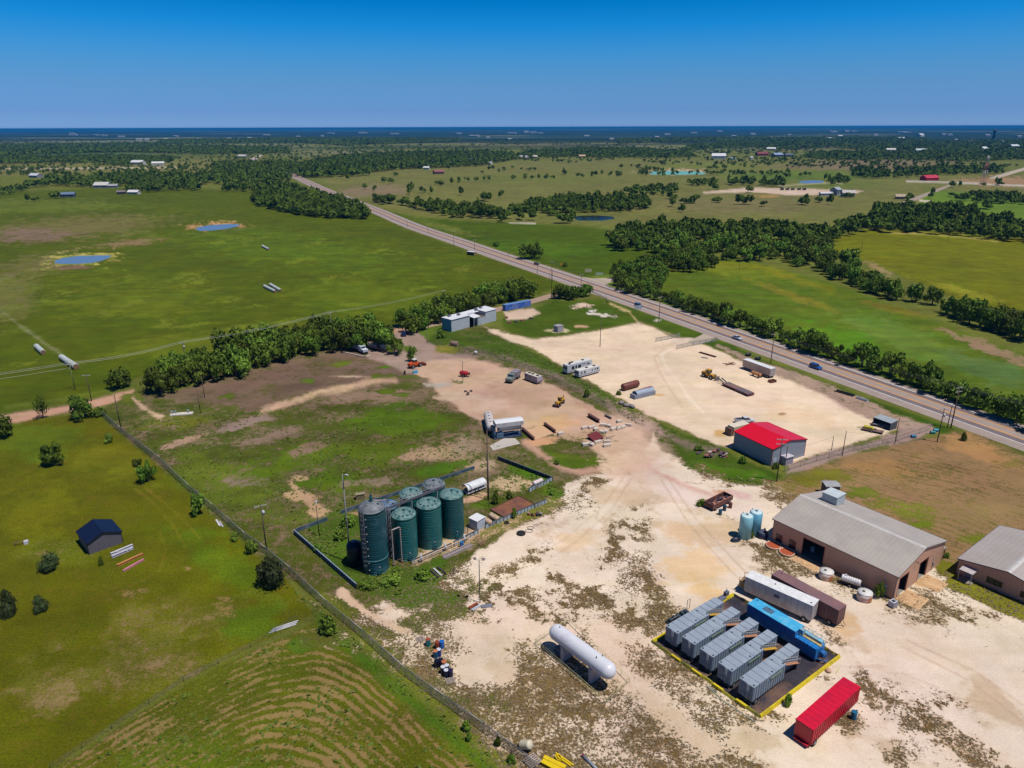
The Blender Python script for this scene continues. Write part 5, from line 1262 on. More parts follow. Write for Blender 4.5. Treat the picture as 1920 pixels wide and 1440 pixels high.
# stair tower / pipes between tallest and second silo
e = empty("ladder_tower", (-24.6, 121.4, 0), R_(41), "narrow braced ladder tower standing between the tallest and second silos", "ladder tower")
mb = MB()
for x in (0, .9):
    for y in (0, .8): mb.tube((x, y, 0), (x, y, 12.2), .05, 6)
mb.build('leg', steel, e)
mb = MB()
for k in range(8):
    z = .8 + k * 1.4
    mb.tube((0, 0, z), (.9, 0, z + 1.2), .03, 5); mb.tube((0, .8, z + 1.2), (.9, .8, z), .03, 5); mb.tube((0, 0, z), (0, .8, z), .03, 5); mb.tube((.9, 0, z), (.9, .8, z), .03, 5)
mb.build('brace', steel, e)
e = empty("riser_pipe", (-23.9, 120.8, 0), R_(41), "tall pale pipe loop rising in front of the second silo", "pipe")
mb = MB(); mb.path([(0, -.5, .3), (0, -.5, 7.9), (.15, -.5, 8.15), (1.75, -.5, 8.15), (1.9, -.5, 7.9), (1.9, -.5, .3)], .14, 10); mb.build('pipe', pipe_m, e)
mb = MB(); 
for x in (0, 1.9): mb.cbox((x, -.5, .35), (.45, .45, .12)); mb.cbox((x, -.5, 7.5), (.4, .4, .08))
mb.path([(.1, -.6, .9), (.9, -.9, 1.3), (1.8, -.6, .9)], .05, 6); mb.build('flange', mat("brown_flange", (150,110,90)), e)
# manifold pipe and low pipes along the front
def world_path(name, pts, r, m, label, cat, n=8, extra=None, group=None):
    e = empty(name, pts[0], 0, label, cat, group); o0 = Vector(pts[0])
    mb = MB(); mb.path([Vector(q) - o0 for q in pts], r, n); mb.tube(Vector(pts[0]) - o0 - (Vector(pts[1]) - o0).normalized() * .01, Vector(pts[0]) - o0, r, n); mb.build('pipe', m, e)
    return e
m1 = world_path("manifold_pipe", [(-19.5, 120.7, .9), (-15.8, 123.8, .9), (-11.0, 127.9, .9), (-9.0, 129.9, .9)], .13, mat("sandy_pipe", (206,176,150), .5), "long sandy pipe running along the front of the silo row", "pipe")
for q in ((1.2, 1.0), (5.7, 4.9), (9.4, 8.1)):
    mb = MB(); mb.tube((q[0], q[1], -.9), (q[0], q[1], 1.1), .17, 10); mb.cbox((q[0], q[1], .0), (.5, .5, .4)); mb.build('standpipe', mat("white_standpipe", (206,204,210)), m1)
# green containment wall pieces
cw = mat("green_blue_wall_panel", (70,96,120), .6, var=.15, dirt=(130,140,150), dirt_amt=.3); cwp = mat("pale_wall_panel", (196,206,214), .6, var=.1, dirt=(140,130,110), dirt_amt=.3)
def ret_wall(name, a, b, h, m, label, post_m, step=1.2, lean=0, th=.08):
    a, b = Vector((*a, 0)), Vector((*b, 0)); L = (b - a).length
    e = empty(name, a, math.atan2((b - a).y, (b - a).x), label, "wall")
    mb = MB(); mb.prism([(0, 0), (th, 0), (th + lean, h), (lean, h)], 0, L); mb.build('panel', m, e)
    k = 0; mb_list = []
    while k * step < L:
        mb = MB(); mb.box(k * step, k * step + .1, -.07, 0, 0, h + .05); mb.box(k * step, k * step + .1, th, th + .07, 0, h + .05); mb.build('post', post_m, e); k += 1
    mb = MB(); mb.prism([(-.04 + lean, h), (th + .04 + lean, h), (th + .04 + lean, h + .06), (-.04 + lean, h + .06)], 0, L); mb.build('cap_rail', post_m, e)
    return e
ret_wall("containment_wall", (-46.8, 132.2), (-29.5, 113.0), 1.1, mat("dark_blue_panel", (40,66,104), .6, var=.2), "dark blue containment wall on the near left side of the silos", mat("pale_wall_post", (150,170,190)), 1.0)
ret_wall("containment_wall", (-46.6, 132.9), (-41.0, 137.8), .9, cw, "short grey piece of containment wall at the back left corner", steel, 2)
ret_wall("containment_wall", (-38.6, 140.6), (-31.0, 146.6), .9, cw, "grey containment wall seen behind the light box left of the silos", steel, 2.5)
ret_wall("containment_wall", (-30.8, 146.8), (-9.6, 162.7), .9, cw, "long grey containment wall behind the silos ending in the weeds", steel, 3)
ret_wall("containment_wall", (9.9, 156.3), (-3.8, 168.2), 1.1, mat("navy_panel", (20,44,70), .6), "dark navy containment wall facing the white trailer tank", steel, 2.2)
ret_wall("containment_wall", (4.0, 150.6), (9.9, 156.3), 1.1, cwp, "pale ribbed wall in front of the lone white propane tank", mat("dark_wall_post", (60,80,96)), 1.0)
ret_wall("containment_wall", (-5.9, 134.2), (7.9, 145.3), 1.0, cwp, "long pale ribbed wall in front of the rusty steel pan", mat("dark_wall_post", (60,80,96)), 1.0)
ret_wall("containment_wall", (-12.2, 127.6), (-7.2, 132.4), 1.0, cwp, "pale broken wall piece below the smooth green silo", mat("dark_wall_post", (60,80,96)), 1.1)
ret_wall("containment_wall", (-20.2, 121.0), (-12.6, 127.3), .8, mat("whitish_wall_panel", (196,190,182), .6, var=.1), "low whitish wall below the two banded front silos", mat("dark_wall_post", (60,80,96)), 1.6)
e = empty("trough_grating", (-13.6, 122.6, 0), R_(40), "long pale grating trough lying in front of the silo wall", "trough")
mb = MB(); mb.box(0, 7.0, 0, .12, 0, .6); mb.box(0, 7.0, .9, 1.02, 0, .6); mb.box(0, 7.0, .12, .9, .02, .1); mb.build('body', mat("pinkish_steel", (186,170,168)), e)
mb = MB()
for k in range(14): mb.box(.2 + k * .5, .3 + k * .5, .12, .9, .5, .56)
mb.build('grating', mat("pinkish_steel", (186,170,168)), e)
e = empty("short_ladder", (-8.0, 129.6, 0), R_(-58), "short brown ladder leaning out over the pale wall", "ladder")
mb = MB(); mb.tube((0, 0, 1.3), (2.9, 0, .05), .05, 6); mb.tube((0, .8, 1.3), (2.9, .8, .05), .05, 6)
for k in range(7): mb.tube((.2 + k * .42, 0, 1.22 - k * .18), (.2 + k * .42, .8, 1.22 - k * .18), .035, 5)
mb.build('frame', mat("brown_pink_steel", (176,120,100)), e)
# white utility shed, propane tanks, steel pan, quonset
e = gable("utility_shed", (-9.4, 134.8), -40, 2.4, 2.5, 2.3, 2.34, mat("white_ribbed_siding", (204,212,226), .5, ribs=('XY', .3)), mat("white_roof", (236,236,240)), "small white metal utility shed beside the smooth green silo", "shed", over=.12)
def ptank(x, y, rz, L, Rr, m, label, z=.35, legs=True, ends='dome', nm="propane_tank"):
    e = empty(nm, (x, y, 0), R_(rz), label, "tank")
    mb = MB(); prof = [(.02, -L / 2)] + [(Rr * math.sin(t), -L / 2 + Rr * .6 * (1 - math.cos(t))) for t in (.4, .8, 1.2, 1.57)] + [(Rr * math.sin(t), L / 2 - Rr * .6 * (1 - math.cos(t))) for t in (1.57, 1.2, .8, .4)] + [(.02, L / 2)]
    mb.lathe(prof, 24, 0, Matrix.Translation((0, 0, z + Rr)) @ Matrix.Rotation(R_(90), 4, 'Y')); mb.build('shell', m, e)
    if legs:
        for s in (-1, 1): mb = MB(); mb.box(s * L * .3 - .1, s * L * .3 + .1, -Rr * .7, Rr * .7, 0, z + .25); mb.build('saddle', mat("grey_saddle", (150,146,146)), e)
    mb = MB(); mb.tube((0, 0, z + 2 * Rr - .02), (0, 0, z + 2 * Rr + .15), .15, 10); mb.build('valve_cap', mat("grey_saddle", (150,146,146)), e)
    return e
creamt = mat("cream_tank", (222,196,170), .45, dirt=(190,140,110), dirt_amt=.4, dscale=.8)
ptank(-5.5, 135.9, -52, 2.6, .62, creamt, "rust-stained cream propane tank right behind the small white utility shed")
ptank(-4.1, 137.6, -48, 2.9, .62, creamt, "rust-stained cream propane tank between the utility shed tank and the rusty pan")
ptank(6.2, 154.0, 42, 3.2, .6, mat("white_pink_tank", (232,214,210), .45, dirt=(196,150,130), dirt_amt=.25), "lone white propane tank behind the pale ribbed wall")
e = empty("steel_pan", (-5.0, 142.1, 0), R_(-47), "large rusty brown steel pan lying on the ground", "pan")
mb = MB(); mb.box(0, 5.0, 0, 9.0, 0, .18); mb.build('tray', mat("brown_rusty_pan", (120,76,66), .8, var=.2, dirt=(150,96,60), dirt_amt=.5, dscale=.3), e)
mb = MB(); mb.box(0, 5.0, -.08, 0, 0, .35); mb.box(0, 5.0, 9.0, 9.08, 0, .35); mb.box(-.08, 0, -.08, 9.08, 0, .35); mb.box(5.0, 5.08, -.08, 9.08, 0, .35); mb.build('rim', mat("rusty_rim", (110,80,70)), e)
e = empty("hooped_trailer", (-10.4, 148.6, 0), R_(40), "white curved-roof open-sided trailer parked behind the silos", "trailer")
mb = MB(); pr = [(1.25 * math.cos(t) + 1.25, 1.5 + 1.25 * math.sin(t) * .85) for t in [math.pi * k / 8 for k in range(9)]]; pr2 = [(1.2 * math.cos(t) + 1.25, 1.5 + 1.2 * math.sin(t) * .85) for t in [math.pi * k / 8 for k in range(8, -1, -1)]]
mb.prism(pr + pr2, 0, 5.6, smooth=False); mb.build('canopy', mat("white_canopy", (232,232,236), .5), e)
mb = MB(); mb.box(0, 5.6, .1, 2.4, .5, .62)
for x in (.05, 1.4, 2.8, 4.2, 5.5):
    for y in (.05, 2.4): mb.box(x, x + .07, y, y + .07, .6, 1.5)
mb.build('frame', mat("white_frame", (216,214,220)), e)
mb = MB(); mb.box(.3, 5.2, .5, 2.0, .62, 1.2); mb.box(1.2, 2.0, .6, 1.6, 1.2, 1.45); mb.box(3.1, 4.4, .7, 1.7, 1.2, 1.5); mb.build('load', mat("mixed_grey_load", (110,104,116), var=.5, scale=4), e)
for x in (2.2, 3.2): mb = MB(); mb.tube((x, .02, .35), (x, .22, .35), .35, 14); mb.tube((x, 2.3, .35), (x, 2.5, .35), .35, 14); mb.build('wheel', mat("tyre_black", (34,32,34), .9), e)
e = empty("light_box", G(668, 938), R_(20), "small wooden box on the grass left of the silos", "box")
mb = MB(); mb.box(0, 2.0, 0, 1.0, 0, 1.3); mb.build('body', mat("khaki_board", (140,126,96)), e); mb = MB(); mb.box(-.08, 2.1, -.1, 1.1, 1.3, 1.36); mb.build('lid', mat("khaki_lid", (160,146,116)), e)
# ------------------------------------------------------------------ frac tanks
tyre = mat("tyre_black", (34,32,34), .9); hub = mat("hub_grey", (170,170,176), .4, metal=.4)
def wheel(e, x, y, r=.5, w=.28, name='wheel'):
    mb = MB(); mb.tube((x, y - w / 2, r), (x, y + w / 2, r), r, 18); o = mb.build(name, tyre, e)
    mb = MB(); mb.tube((x, y - w / 2 - .02, r), (x, y + w / 2 + .02, r), r * .5, 12); mb.build('hub', hub, o)
    return o
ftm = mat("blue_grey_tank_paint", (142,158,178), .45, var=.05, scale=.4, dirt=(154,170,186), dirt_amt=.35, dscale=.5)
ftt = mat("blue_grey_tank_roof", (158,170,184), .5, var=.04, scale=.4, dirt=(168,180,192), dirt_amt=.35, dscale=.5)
ftd = mat("slate_recess", (96,112,138), .5)
def ribs_on(e, x0, x1, y, side, z0, z1, m, step=.62, d=.07, name='rib_panel', tri=True):
    mb = MB(); x = x0
    while x < x1 - .2:
        y0, y1 = (y - d, y) if side < 0 else (y, y + d)
        mb.box(x, x + .16, y0, y1, z0, z1); x += step
    return mb.build(name, m, e)
def frac_tank(x, y, rz, label, walk, name="frac_tank"):
    """origin: middle of the near end on the ground, +x towards the far end"""
    e = empty(name, (x, y, 0), R_(rz), label, "frac tank", "grey frac tanks in the yellow containment")
    z0, z1 = .82, 3.52; N_ = 8.1
    mb = MB(); mb.box(0, N_, -1.25, 1.25, z0, z1); mb.box(N_, 12.8, -.62, 1.25, z0 + .3, z1 - .02); mb.build('body', ftm, e)
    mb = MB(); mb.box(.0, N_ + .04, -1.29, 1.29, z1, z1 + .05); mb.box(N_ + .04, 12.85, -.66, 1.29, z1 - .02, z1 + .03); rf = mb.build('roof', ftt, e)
    mb = MB()
    for k in range(1, 9): mb.box(k * 1.42 - .03, k * 1.42 + .03, -1.27 if k * 1.42 < N_ else -.64, 1.27, z1 + .03, z1 + .075)
    mb.build('seam', ftd, rf)
    for hx, hy in ((.35, 1.0), (.35, -1.0), (5.0, -.95), (7.2, .6), (7.9, -.9)):
        mb = MB(); mb.lathe([(.13, z1 + .05), (.13, z1 + .17)], 10, 0, Matrix.Translation((hx, hy, 0))); mb.build('hatch', mat("dark_hatch", (60,70,90)), rf)
    ribs_on(e, .15, N_, -1.25, -1, z0 + .1, z1, ftm); ribs_on(e, N_ + .2, 12.8, -.62, -1, z0 + .35, z1 - .05, ftm); ribs_on(e, .15, 12.8, 1.25, 1, z0 + .1, z1, ftm)
    mb = MB(); mb.box(-.05, 0, -1.2, 1.2, z0 + .2, z1); mb.box(-.09, -.05, -.9, .9, 2.2, 3.0); ep = mb.build('end_plate', mat("shaded_slate_end", (110,128,156), .5), e)  # end plate coloured darker than the body, its shade put into the paint
    mb = MB(); mb.tube((-.04, .25, 1.35), (-.16, .25, 1.35), .32, 18); mb.build('manway', mat("slate_manway", (130,150,176)), ep)
    mb = MB()
    for y_ in (-.55, -.25): mb.tube((-.22, y_, .8), (-.22, y_, 4.0), .025, 5)
    for k in range(9): mb.tube((-.22, -.55, 1.0 + k * .33), (-.22, -.25, 1.0 + k * .33), .02, 5)
    mb.build('ladder', mat("pale_ladder", (196,204,212)), e)
    mb = MB(); mb.box(0, 12.4, -.5, -.3, .4, z0); mb.box(0, 12.4, .3, .5, .4, z0); mb.box(-.15, .1, -1.15, 1.15, .45, .62); mb.build('chassis', mat("chassis_dark", (56,60,72)), e)
    for wx in (.9, ):
        for wy in (-1.2, 1.2): wheel(e, wx, wy, .52, .34)
    mb = MB(); mb.box(12.1, 12.4, -.9, .9, 0, z0 + .3); mb.build('landing_leg', mat("chassis_dark", (56,60,72)), e)
    # sloping walkway in the notch
    mb = MB(); mb.prism([(-1.22, .0), (-.68, .0), (-.68, .05), (-1.22, .05)], 0, 1); 
    mb = MB(); mb.add([(N_ + .2, -1.22, z1 - .25), (12.4, -1.22, 1.5), (12.4, -.70, 1.5), (N_ + .2, -.70, z1 - .25), (N_ + .2, -1.22, z1 - .33), (12.4, -1.22, 1.42), (12.4, -.70, 1.42), (N_ + .2, -.70, z1 - .33)], [(0,1,2,3),(4,7,6,5),(0,4,5,1),(1,5,6,2),(2,6,7,3),(3,7,4,0)])
    wk = mb.build('walkway', mat("walk_" + walk, (226,176,60) if walk == 'yellow' else (206,146,110), .6), e)
    mb = MB(); 
    for yy_ in (-1.24, -.72): mb.path([(N_ + .2, yy_, z1 - .3), (N_ + .2, yy_, z1 + .65), (12.4, yy_, 2.4), (12.4, yy_, 1.5)], .03, 5)
    mb.build('handrail', mat("pale_handrail", (216,216,216)), wk)
    mb = MB(); mb.box(4.2, 7.2, -1.4, -1.32, 2.75, 3.1); mb.build('catwalk_bracket', mat("greenish_bracket", (130,150,130)), e)
    return e
FT = [(26.35, 96.75), (28.5, 94.1), (30.7, 91.2), (32.75, 88.1), (35.05, 84.75)]
FL = [("first grey frac tank of the row, beside the black pump skid", 'yellow'), ("second grey frac tank of the five, with an orange-brown walkway", 'rusty'),
      ("middle grey frac tank of the row of five", 'rusty'), ("fourth grey frac tank, between the middle one and the one at the near corner", 'yellow'), ("grey frac tank at the near corner of the yellow containment, walkway toward the red tank", 'rusty')]
for (x, y), (lb, wk) in zip(FT, FL): frac_tank(x, y, 36.8, lb, wk)
def long_tank(name, a, b, w, z0, z1, body, roofm, rib, label, step=.7, wheels=(1.2,), hatches=((.4, .8), (.4, -.8)), cat="tank trailer", leg_end=True, group=None):
    a, b = Vector((*a, 0)), Vector((*b, 0)); L = (b - a).length
    e = empty(name, a, math.atan2((b - a).y, (b - a).x), label, cat, group)
    mb = MB(); mb.box(0, L, -w / 2, w / 2, z0, z1); mb.build('body', body, e)
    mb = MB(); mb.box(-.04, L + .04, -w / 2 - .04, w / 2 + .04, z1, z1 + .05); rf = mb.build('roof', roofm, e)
    if rib:
        for s in (-1, 1): ribs_on(e, .1, L, s * w / 2, s, z0, z1, rib, step)
        for x_ in (-.06, L):
            mb = MB(); mb.box(x_ + .02, x_ + .04, -w / 2 + .02, w / 2 - .02, z0, z1)
            for k in range(5): y = -w / 2 + .15 + k * (w - .46) / 4; mb.box(x_, x_ + .06, y, y + .14, z0, z1 - .002)
            mb.build('ribbed_end', rib, e)
    for x in wheels:
        for s in (-1, 1): wheel(e, x, s * (w / 2 - .08), .52, .34)
    for hx, hy in hatches:
        mb = MB(); mb.lathe([(.14, z1 + .05), (.14, z1 + .16)], 10, 0, Matrix.Translation((hx, hy, 0))); mb.build('hatch', mat("dark_hatch", (60,70,90)), rf)
    mb = MB(); mb.box(0, L, -.5, -.3, z0 - .2, z0); mb.box(0, L, .3, .5, z0 - .2, z0); mb.build('chassis', mat("chassis_dark", (56,60,72)), e)
    if leg_end:
        mb = MB(); x = .6 if wheels and wheels[0] > L / 2 else L - .8; mb.box(x, x + .2, -.8, -.6, 0, z0); mb.box(x, x + .2, .6, .8, 0, z0); mb.build('landing_leg', mat("chassis_dark", (56,60,72)), e)
    return e, L
bl = mat("bright_blue_paint", (36,128,206), .4, var=.08, scale=.5, dirt=(70,170,226), dirt_amt=.3, dscale=.4); bl2 = mat("paler_blue_roof", (70,182,232), .45, var=.06, dirt=(110,196,230), dirt_amt=.4, dscale=.5)  # roof blue set paler than the side blue
e, L = long_tank("blue_frac_tank", (42.1, 104.3), (47.6, 96.9), 2.5, .85, 3.55, bl, bl2, bl, "bright blue frac tank with pump gear on its low end", .6, (1.1,), ((.5, .8), (3.2, .4)), "frac tank")
mb = MB(); mb.box(L, L + 4.0, -1.25, 1.25, .6, 2.6); mb.build('low_body', bl, e); ribs_on(e, L + .2, L + 4, -1.25, -1, .6, 2.6, bl, .6); ribs_on(e, L + .2, L + 4, 1.25, 1, .6, 2.6, bl, .6)
mb = MB(); mb.box(L + .3, L + 4.0, -.2, .3, 2.62, 2.72); mb.build('walkway', mat("yellow_tan_grating", (206,172,96)), e)
mb = MB(); mb.box(L + .4, L + 3.8, .4, 1.2, 2.62, 3.1); mb.box(L + .1, L + .8, -.2, .5, 2.72, 3.7); mb.build('equipment_box', mat("pale_blue_gear", (130,196,226), dirt=(180,160,120), dirt_amt=.4), e)
mb = MB()
for y in (-1.2, 1.22):
    mb.tube((L + .1, y, 3.6), (L + 4, y, 3.6), .035, 5)
    for k in range(6): mb.tube((L + .1 + k * .78, y, 2.6), (L + .1 + k * .78, y, 3.6), .03, 5)
mb.build('handrail', mat("pale_blue_rail", (150,206,232)), e)
mb = MB(); mb.path([(L + 4, -.9, .7), (L + 5.2, -.3, .6), (L + 5.2, .3, .6), (L + 4, .9, .7)], .08, 6); mb.path([(L + 4.1, -.5, 2.3), (L + 4.8, -.3, 1.6), (L + 4.7, 0, .8)], .09, 6); mb.path([(L + 4.1, .5, 2.0), (L + 4.9, .4, 1.2), (L + 4.4, .2, .7)], .09, 6); mb.cbox((L + 4.5, 0, 1.6), (.7, .9, .6)); mb.build('hose', mat("blue_hose", (36,110,176)), e)
mb = MB(); mb.box(2.4, 4.2, -.6, .6, 3.6, 3.64); mb.build('roof_patch', mat("slate_patch", (80,110,140)), e)
e2 = empty("blue_drum", (47.6 + 3.5, 96.9 - 2.6, 0), 0, "blue plastic drum in the containment corner behind the blue tank", "drum")
mb = MB(); mb.lathe([(.32, .06), (.36, .3), (.36, .7), (.32, 1.0)], 16); mb.build('body', mat("blue_plastic", (20,120,190), .35), e2)
wt = mat("white_trailer_paint", (232,226,222), .4, var=.05, dirt=(206,186,180), dirt_amt=.4, dscale=.4)
e, L = long_tank("white_box_trailer", (43.9, 112.0), (52.9, 103.3), 2.55, .75, 3.8, wt, mat("white_trailer_roof", (240,240,240), .4), None, "long white box trailer parked between the blue tank and the brown tank", .7, (11.3,), ((5.0, .2), (11.9, -.6)))
mb = MB(); mb.box(5.6, 6.6, -1.33, -1.28, 2.3, 2.9); mb.build('vent', mat("grey_vent", (110,110,120)), e); ribs_on(e, .3, L, -1.275, -1, .8, 3.78, mat("trailer_seam", (206,200,200)), 1.2, .015, 'seam')
mb = MB()
for k in range(7): mb.box(L + .01, L + .05, -1.15 + k * .36, -1.1 + k * .36, .8, 3.75)
mb.build('end_seam', mat("trailer_seam", (206,200,200)), e)
mb = MB(); mb.cbox((-.6, 0, 1.6), (1.1, 1.9, 1.3)); mb.path([(-1.2, -1, .9), (-1.2, -1, 3.0), (-.1, -1, 3.4)], .04, 5); mb.path([(-1.2, 1, .9), (-1.2, 1, 3.0), (-.1, 1, 3.4)], .04, 5); mb.build('front_unit', mat("yellow_brown_gear", (150,120,80), var=.4, scale=3), e)
brn = mat("maroon_brown_paint", (110,74,80), .5, var=.08, dirt=(130,86,80), dirt_amt=.3)
e, L = long_tank("brown_frac_tank", (49.1, 112.6), (57.0, 102.1), 2.5, .75, 3.7, brn, mat("maroon_roof", (136,102,106), .55, var=.06, dirt=(150,110,106), dirt_amt=.4, dscale=.3), brn, "dark maroon brown ribbed tank parked beyond the white box trailer", .62, (11.9,), ((1, .4),), "frac tank")
mb = MB(); mb.tube((L + .1, -.9, .6), (L + .9, -.2, .5), .06, 6); mb.tube((L + .1, .9, .6), (L + .9, .2, .5), .06, 6); mb.build('drawbar', mat("chassis_dark", (56,60,72)), e)
rdm = mat("crimson_paint", (206,14,52), .42, var=.05, dirt=(170,30,50), dirt_amt=.25); 
e, L = long_tank("red_frac_tank", (40.75, 77.0), (50.95, 85.0), 2.6, .7, 3.4, rdm, mat("crimson_roof", (226,14,56), .42, var=.05, dirt=(196,20,60), dirt_amt=.3, dscale=.3), rdm, "bright crimson ribbed frac tank alone in the near yard", .6, (1.0,), (), "frac tank")
mb = MB(); mb.box(-.07, 0, -1.2, 1.2, .9, 3.2); mb.box(-.5, 0, -1.1, 1.1, .5, .62); mb.build('end_plate', mat("crimson_end", (196,16,48), .45), e)
mb = MB()
for k in range(12): mb.box(.8 + k * 1.05, .84 + k * 1.05, -1.28, 1.28, 3.45, 3.47)
mb.build('seam', mat("dark_crimson", (170,10,40)), e)
# ------------------------------------------------------------------ containment
cA, cB, cC, cD = Vector((23.6, 98.0, 0)), Vector((36.4, 81.7, 0)), Vector((53.6, 94.3, 0)), Vector((41.0, 110.7, 0))
e = empty("spill_containment", cA, 0, "square black-lined spill containment with yellow berm walls", "containment")
yb = mat("yellow_berm_fabric", (230,206,30), .6, var=.12, scale=1.2, dirt=(176,150,40), dirt_amt=.25); 
lin_ = mat("stained_black_liner", (58,54,64), .5, var=.35, scale=.35, dirt=(120,92,78), dirt_amt=.42, dscale=.16)
mb = MB(); mb.sheet([q - cA for q in (cA, cB, cC, cD)], .035); mb.build('liner', lin_, e)
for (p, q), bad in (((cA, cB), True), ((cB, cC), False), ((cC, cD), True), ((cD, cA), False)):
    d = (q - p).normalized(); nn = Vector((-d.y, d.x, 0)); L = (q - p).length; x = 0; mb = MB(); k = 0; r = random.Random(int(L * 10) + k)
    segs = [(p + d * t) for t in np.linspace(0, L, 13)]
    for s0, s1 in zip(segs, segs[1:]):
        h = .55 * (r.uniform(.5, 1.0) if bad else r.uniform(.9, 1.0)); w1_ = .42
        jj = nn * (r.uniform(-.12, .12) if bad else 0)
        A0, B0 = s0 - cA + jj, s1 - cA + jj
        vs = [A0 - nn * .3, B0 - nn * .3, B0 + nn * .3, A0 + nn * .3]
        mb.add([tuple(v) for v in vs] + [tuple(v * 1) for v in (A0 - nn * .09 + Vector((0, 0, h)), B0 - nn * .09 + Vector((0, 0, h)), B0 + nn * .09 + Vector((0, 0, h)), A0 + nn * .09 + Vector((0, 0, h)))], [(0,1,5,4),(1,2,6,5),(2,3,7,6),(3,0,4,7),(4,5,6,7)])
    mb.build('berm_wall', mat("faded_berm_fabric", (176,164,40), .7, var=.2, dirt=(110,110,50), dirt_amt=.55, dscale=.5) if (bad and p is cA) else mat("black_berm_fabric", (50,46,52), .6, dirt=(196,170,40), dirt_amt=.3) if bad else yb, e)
for k in range(4):
    mb = MB(); q = (cB - cA) * (.25 + .2 * k); d = (cB - cA).normalized(); mb.box(-.9, .9, -.36, -.02, .1, .5 + .02 * k, 0, Matrix.Translation(q) @ Matrix.Rotation(math.atan2(d.y, d.x), 4, 'Z')); mb.build('yellow_panel', yb, e)
ax = Vector((math.cos(R_(37)), math.sin(R_(37)), 0))
e = empty("pump_skid", (27.6, 102.0, 0), R_(37), "black pump skid with pipes beyond the first grey frac tank", "skid")
mb = MB(); mb.box(0, 5.4, 0, 1.3, .1, .3); mb.build('base', mat("black_skid", (40,42,50)), e)
mb = MB(); 
for k in range(5): mb.cbox((.6 + k * 1.0, .65, .6 + .1 * (k % 2)), (.6, .8, .5))
mb.build('pump', mat("dark_teal_gear", (50,70,84)), e); mb = MB(); mb.path([(.2, .1, .4), (.2, .1, 1.4), (1.8, .1, 1.4), (1.8, .1, .4)], .05, 6); mb.path([(5.6, 1.2, .2), (5.6, 1.2, 2.2), (6.3, 1.2, 2.2), (6.3, 1.2, .2)], .05, 6); mb.build('pipe_frame', mat("pale_gear_pipe", (150,140,130)), e)
e = empty("valve_skid", (38.4, 109.2, 0), R_(37), "small grey valve skid at the far end of the grey tank row", "skid")
mb = MB(); mb.cbox((0, 0, .3), (1.6, 1.0, .5)); mb.cbox((1.6, .2, .6), (.9, .6, 1.1)); mb.build('body', mat("grey_blue_gear", (110,116,136)), e); mb = MB(); mb.path([(-1.6, 0, .2), (-1.6, 0, 1.2), (-.4, 0, 1.2)], .05, 6); mb.tube((1.6, .2, 1.1), (1.6, .2, 1.9), .05, 6); mb.build('pipe', mat("pale_gear_pipe", (150,140,130)), e)
world_path("transfer_hose", [(31.4, 86.6, .06), (30.8, 88.2, .06), (32.6, 83.4, .06), (35.2, 80.2, .06)][0:1] + [(30.2, 87.9, .06), (31.8, 85.0, .06), (33.8, 82.6, .06), (35.3, 80.9, .06)], .09, mat("pale_green_hose", (176,180,160)), "pale hose lying along the outside of the near berm wall", "hose", 6)
world_path("yellow_tube", [(51.5, 90.6, .08), (52.4, 91.6, .08)], .05, mat("yellow_plastic_tube", (206,206,60)), "short yellow tube on the weeds outside the yellow berm", "tube", 6)
e = empty("tan_sack", (50.4, 91.0, 0), .4, "small tan rounded sack on the weeds beside the yellow berm", "sack"); mb = MB(); mb.lathe([(.3, 0), (.5, .15), (.42, .4), (.1, .5)], 12); mb.build('body', mat("tan_sack", (214,170,140)), e)
# ------------------------------------------------------------------ bullet tank
pA, pB = G(1045, 1186, 3.5), G(1139, 1256, 3.5)
d = (pB - pA).normalized(); nn = Vector((-d.y, d.x, 0)); Rr = 1.36
cen = (pA + pB) / 2; cen.z = 0
e = empty("bullet_tank", cen, math.atan2(d.y, d.x), "long white bullet tank on two concrete saddles inside a pipe fence", "tank")
Lh = (pB - pA).length / 2
wtk = mat("glossy_white_tank", (236,236,244), .28, var=.03, scale=.3, dirt=(210,206,220), dirt_amt=.2, dscale=.3, spec=.5)
prof = [(Rr * math.sin(t), -Lh - Rr * math.cos(t)) for t in [k * math.pi / 2 / 8 for k in range(9)]]; prof[0] = (.01, -Lh - Rr)
prof = prof + [(Rr, -Lh / 2), (Rr, 0), (Rr, Lh / 2)] + [(r0, -z0) for r0, z0 in prof[::-1]]
mb = MB(); mb.lathe(prof, 48, 0, Matrix.Translation((0, 0, 3.5)) @ Matrix.Rotation(R_(90), 4, 'Y')); mb.build('shell', wtk, e)
for s in (-1, 1):
    mb = MB(); x = s * Lh * .56
    mb.add([(x - .35, -1.25, 0), (x + .35, -1.25, 0), (x + .35, 1.25, 0), (x - .35, 1.25, 0), (x - .35, -1.25, 2.75), (x + .35, -1.25, 2.75), (x + .35, 1.25, 2.75), (x - .35, 1.25, 2.75)], [(0,3,2,1),(4,5,6,7),(0,1,5,4),(1,2,6,5),(2,3,7,6),(3,0,4,7)]); mb.build('saddle', mat("pale_concrete", (206,196,196), .8), e)
for x in (-Lh * .9, Lh * .66, Lh * .72): mb = MB(); mb.tube((x, 0 if x < 0 else (x - Lh * .69) * 3, 3.5 + Rr - .05), (x, 0 if x < 0 else (x - Lh * .69) * 3, 3.5 + Rr + .22), .08, 8); mb.build('valve', mat("green_valve", (70,90,80)), e)
mb = MB(); mb.box(-Lh, -Lh + 1.6, -.6, .6, .02, .9); mb.path([(-Lh + 1.2, 0, .9), (-Lh + 1.0, 0, 2.2)], .08, 8); mb.build('piping', mat("grey_piping", (110,120,130)), e)
fp = mat("cream_pipe", (206,196,140), .5)
P4 = [G(1004, 1208), G(1135, 1322), G(1180, 1281), G(1067, 1168)]
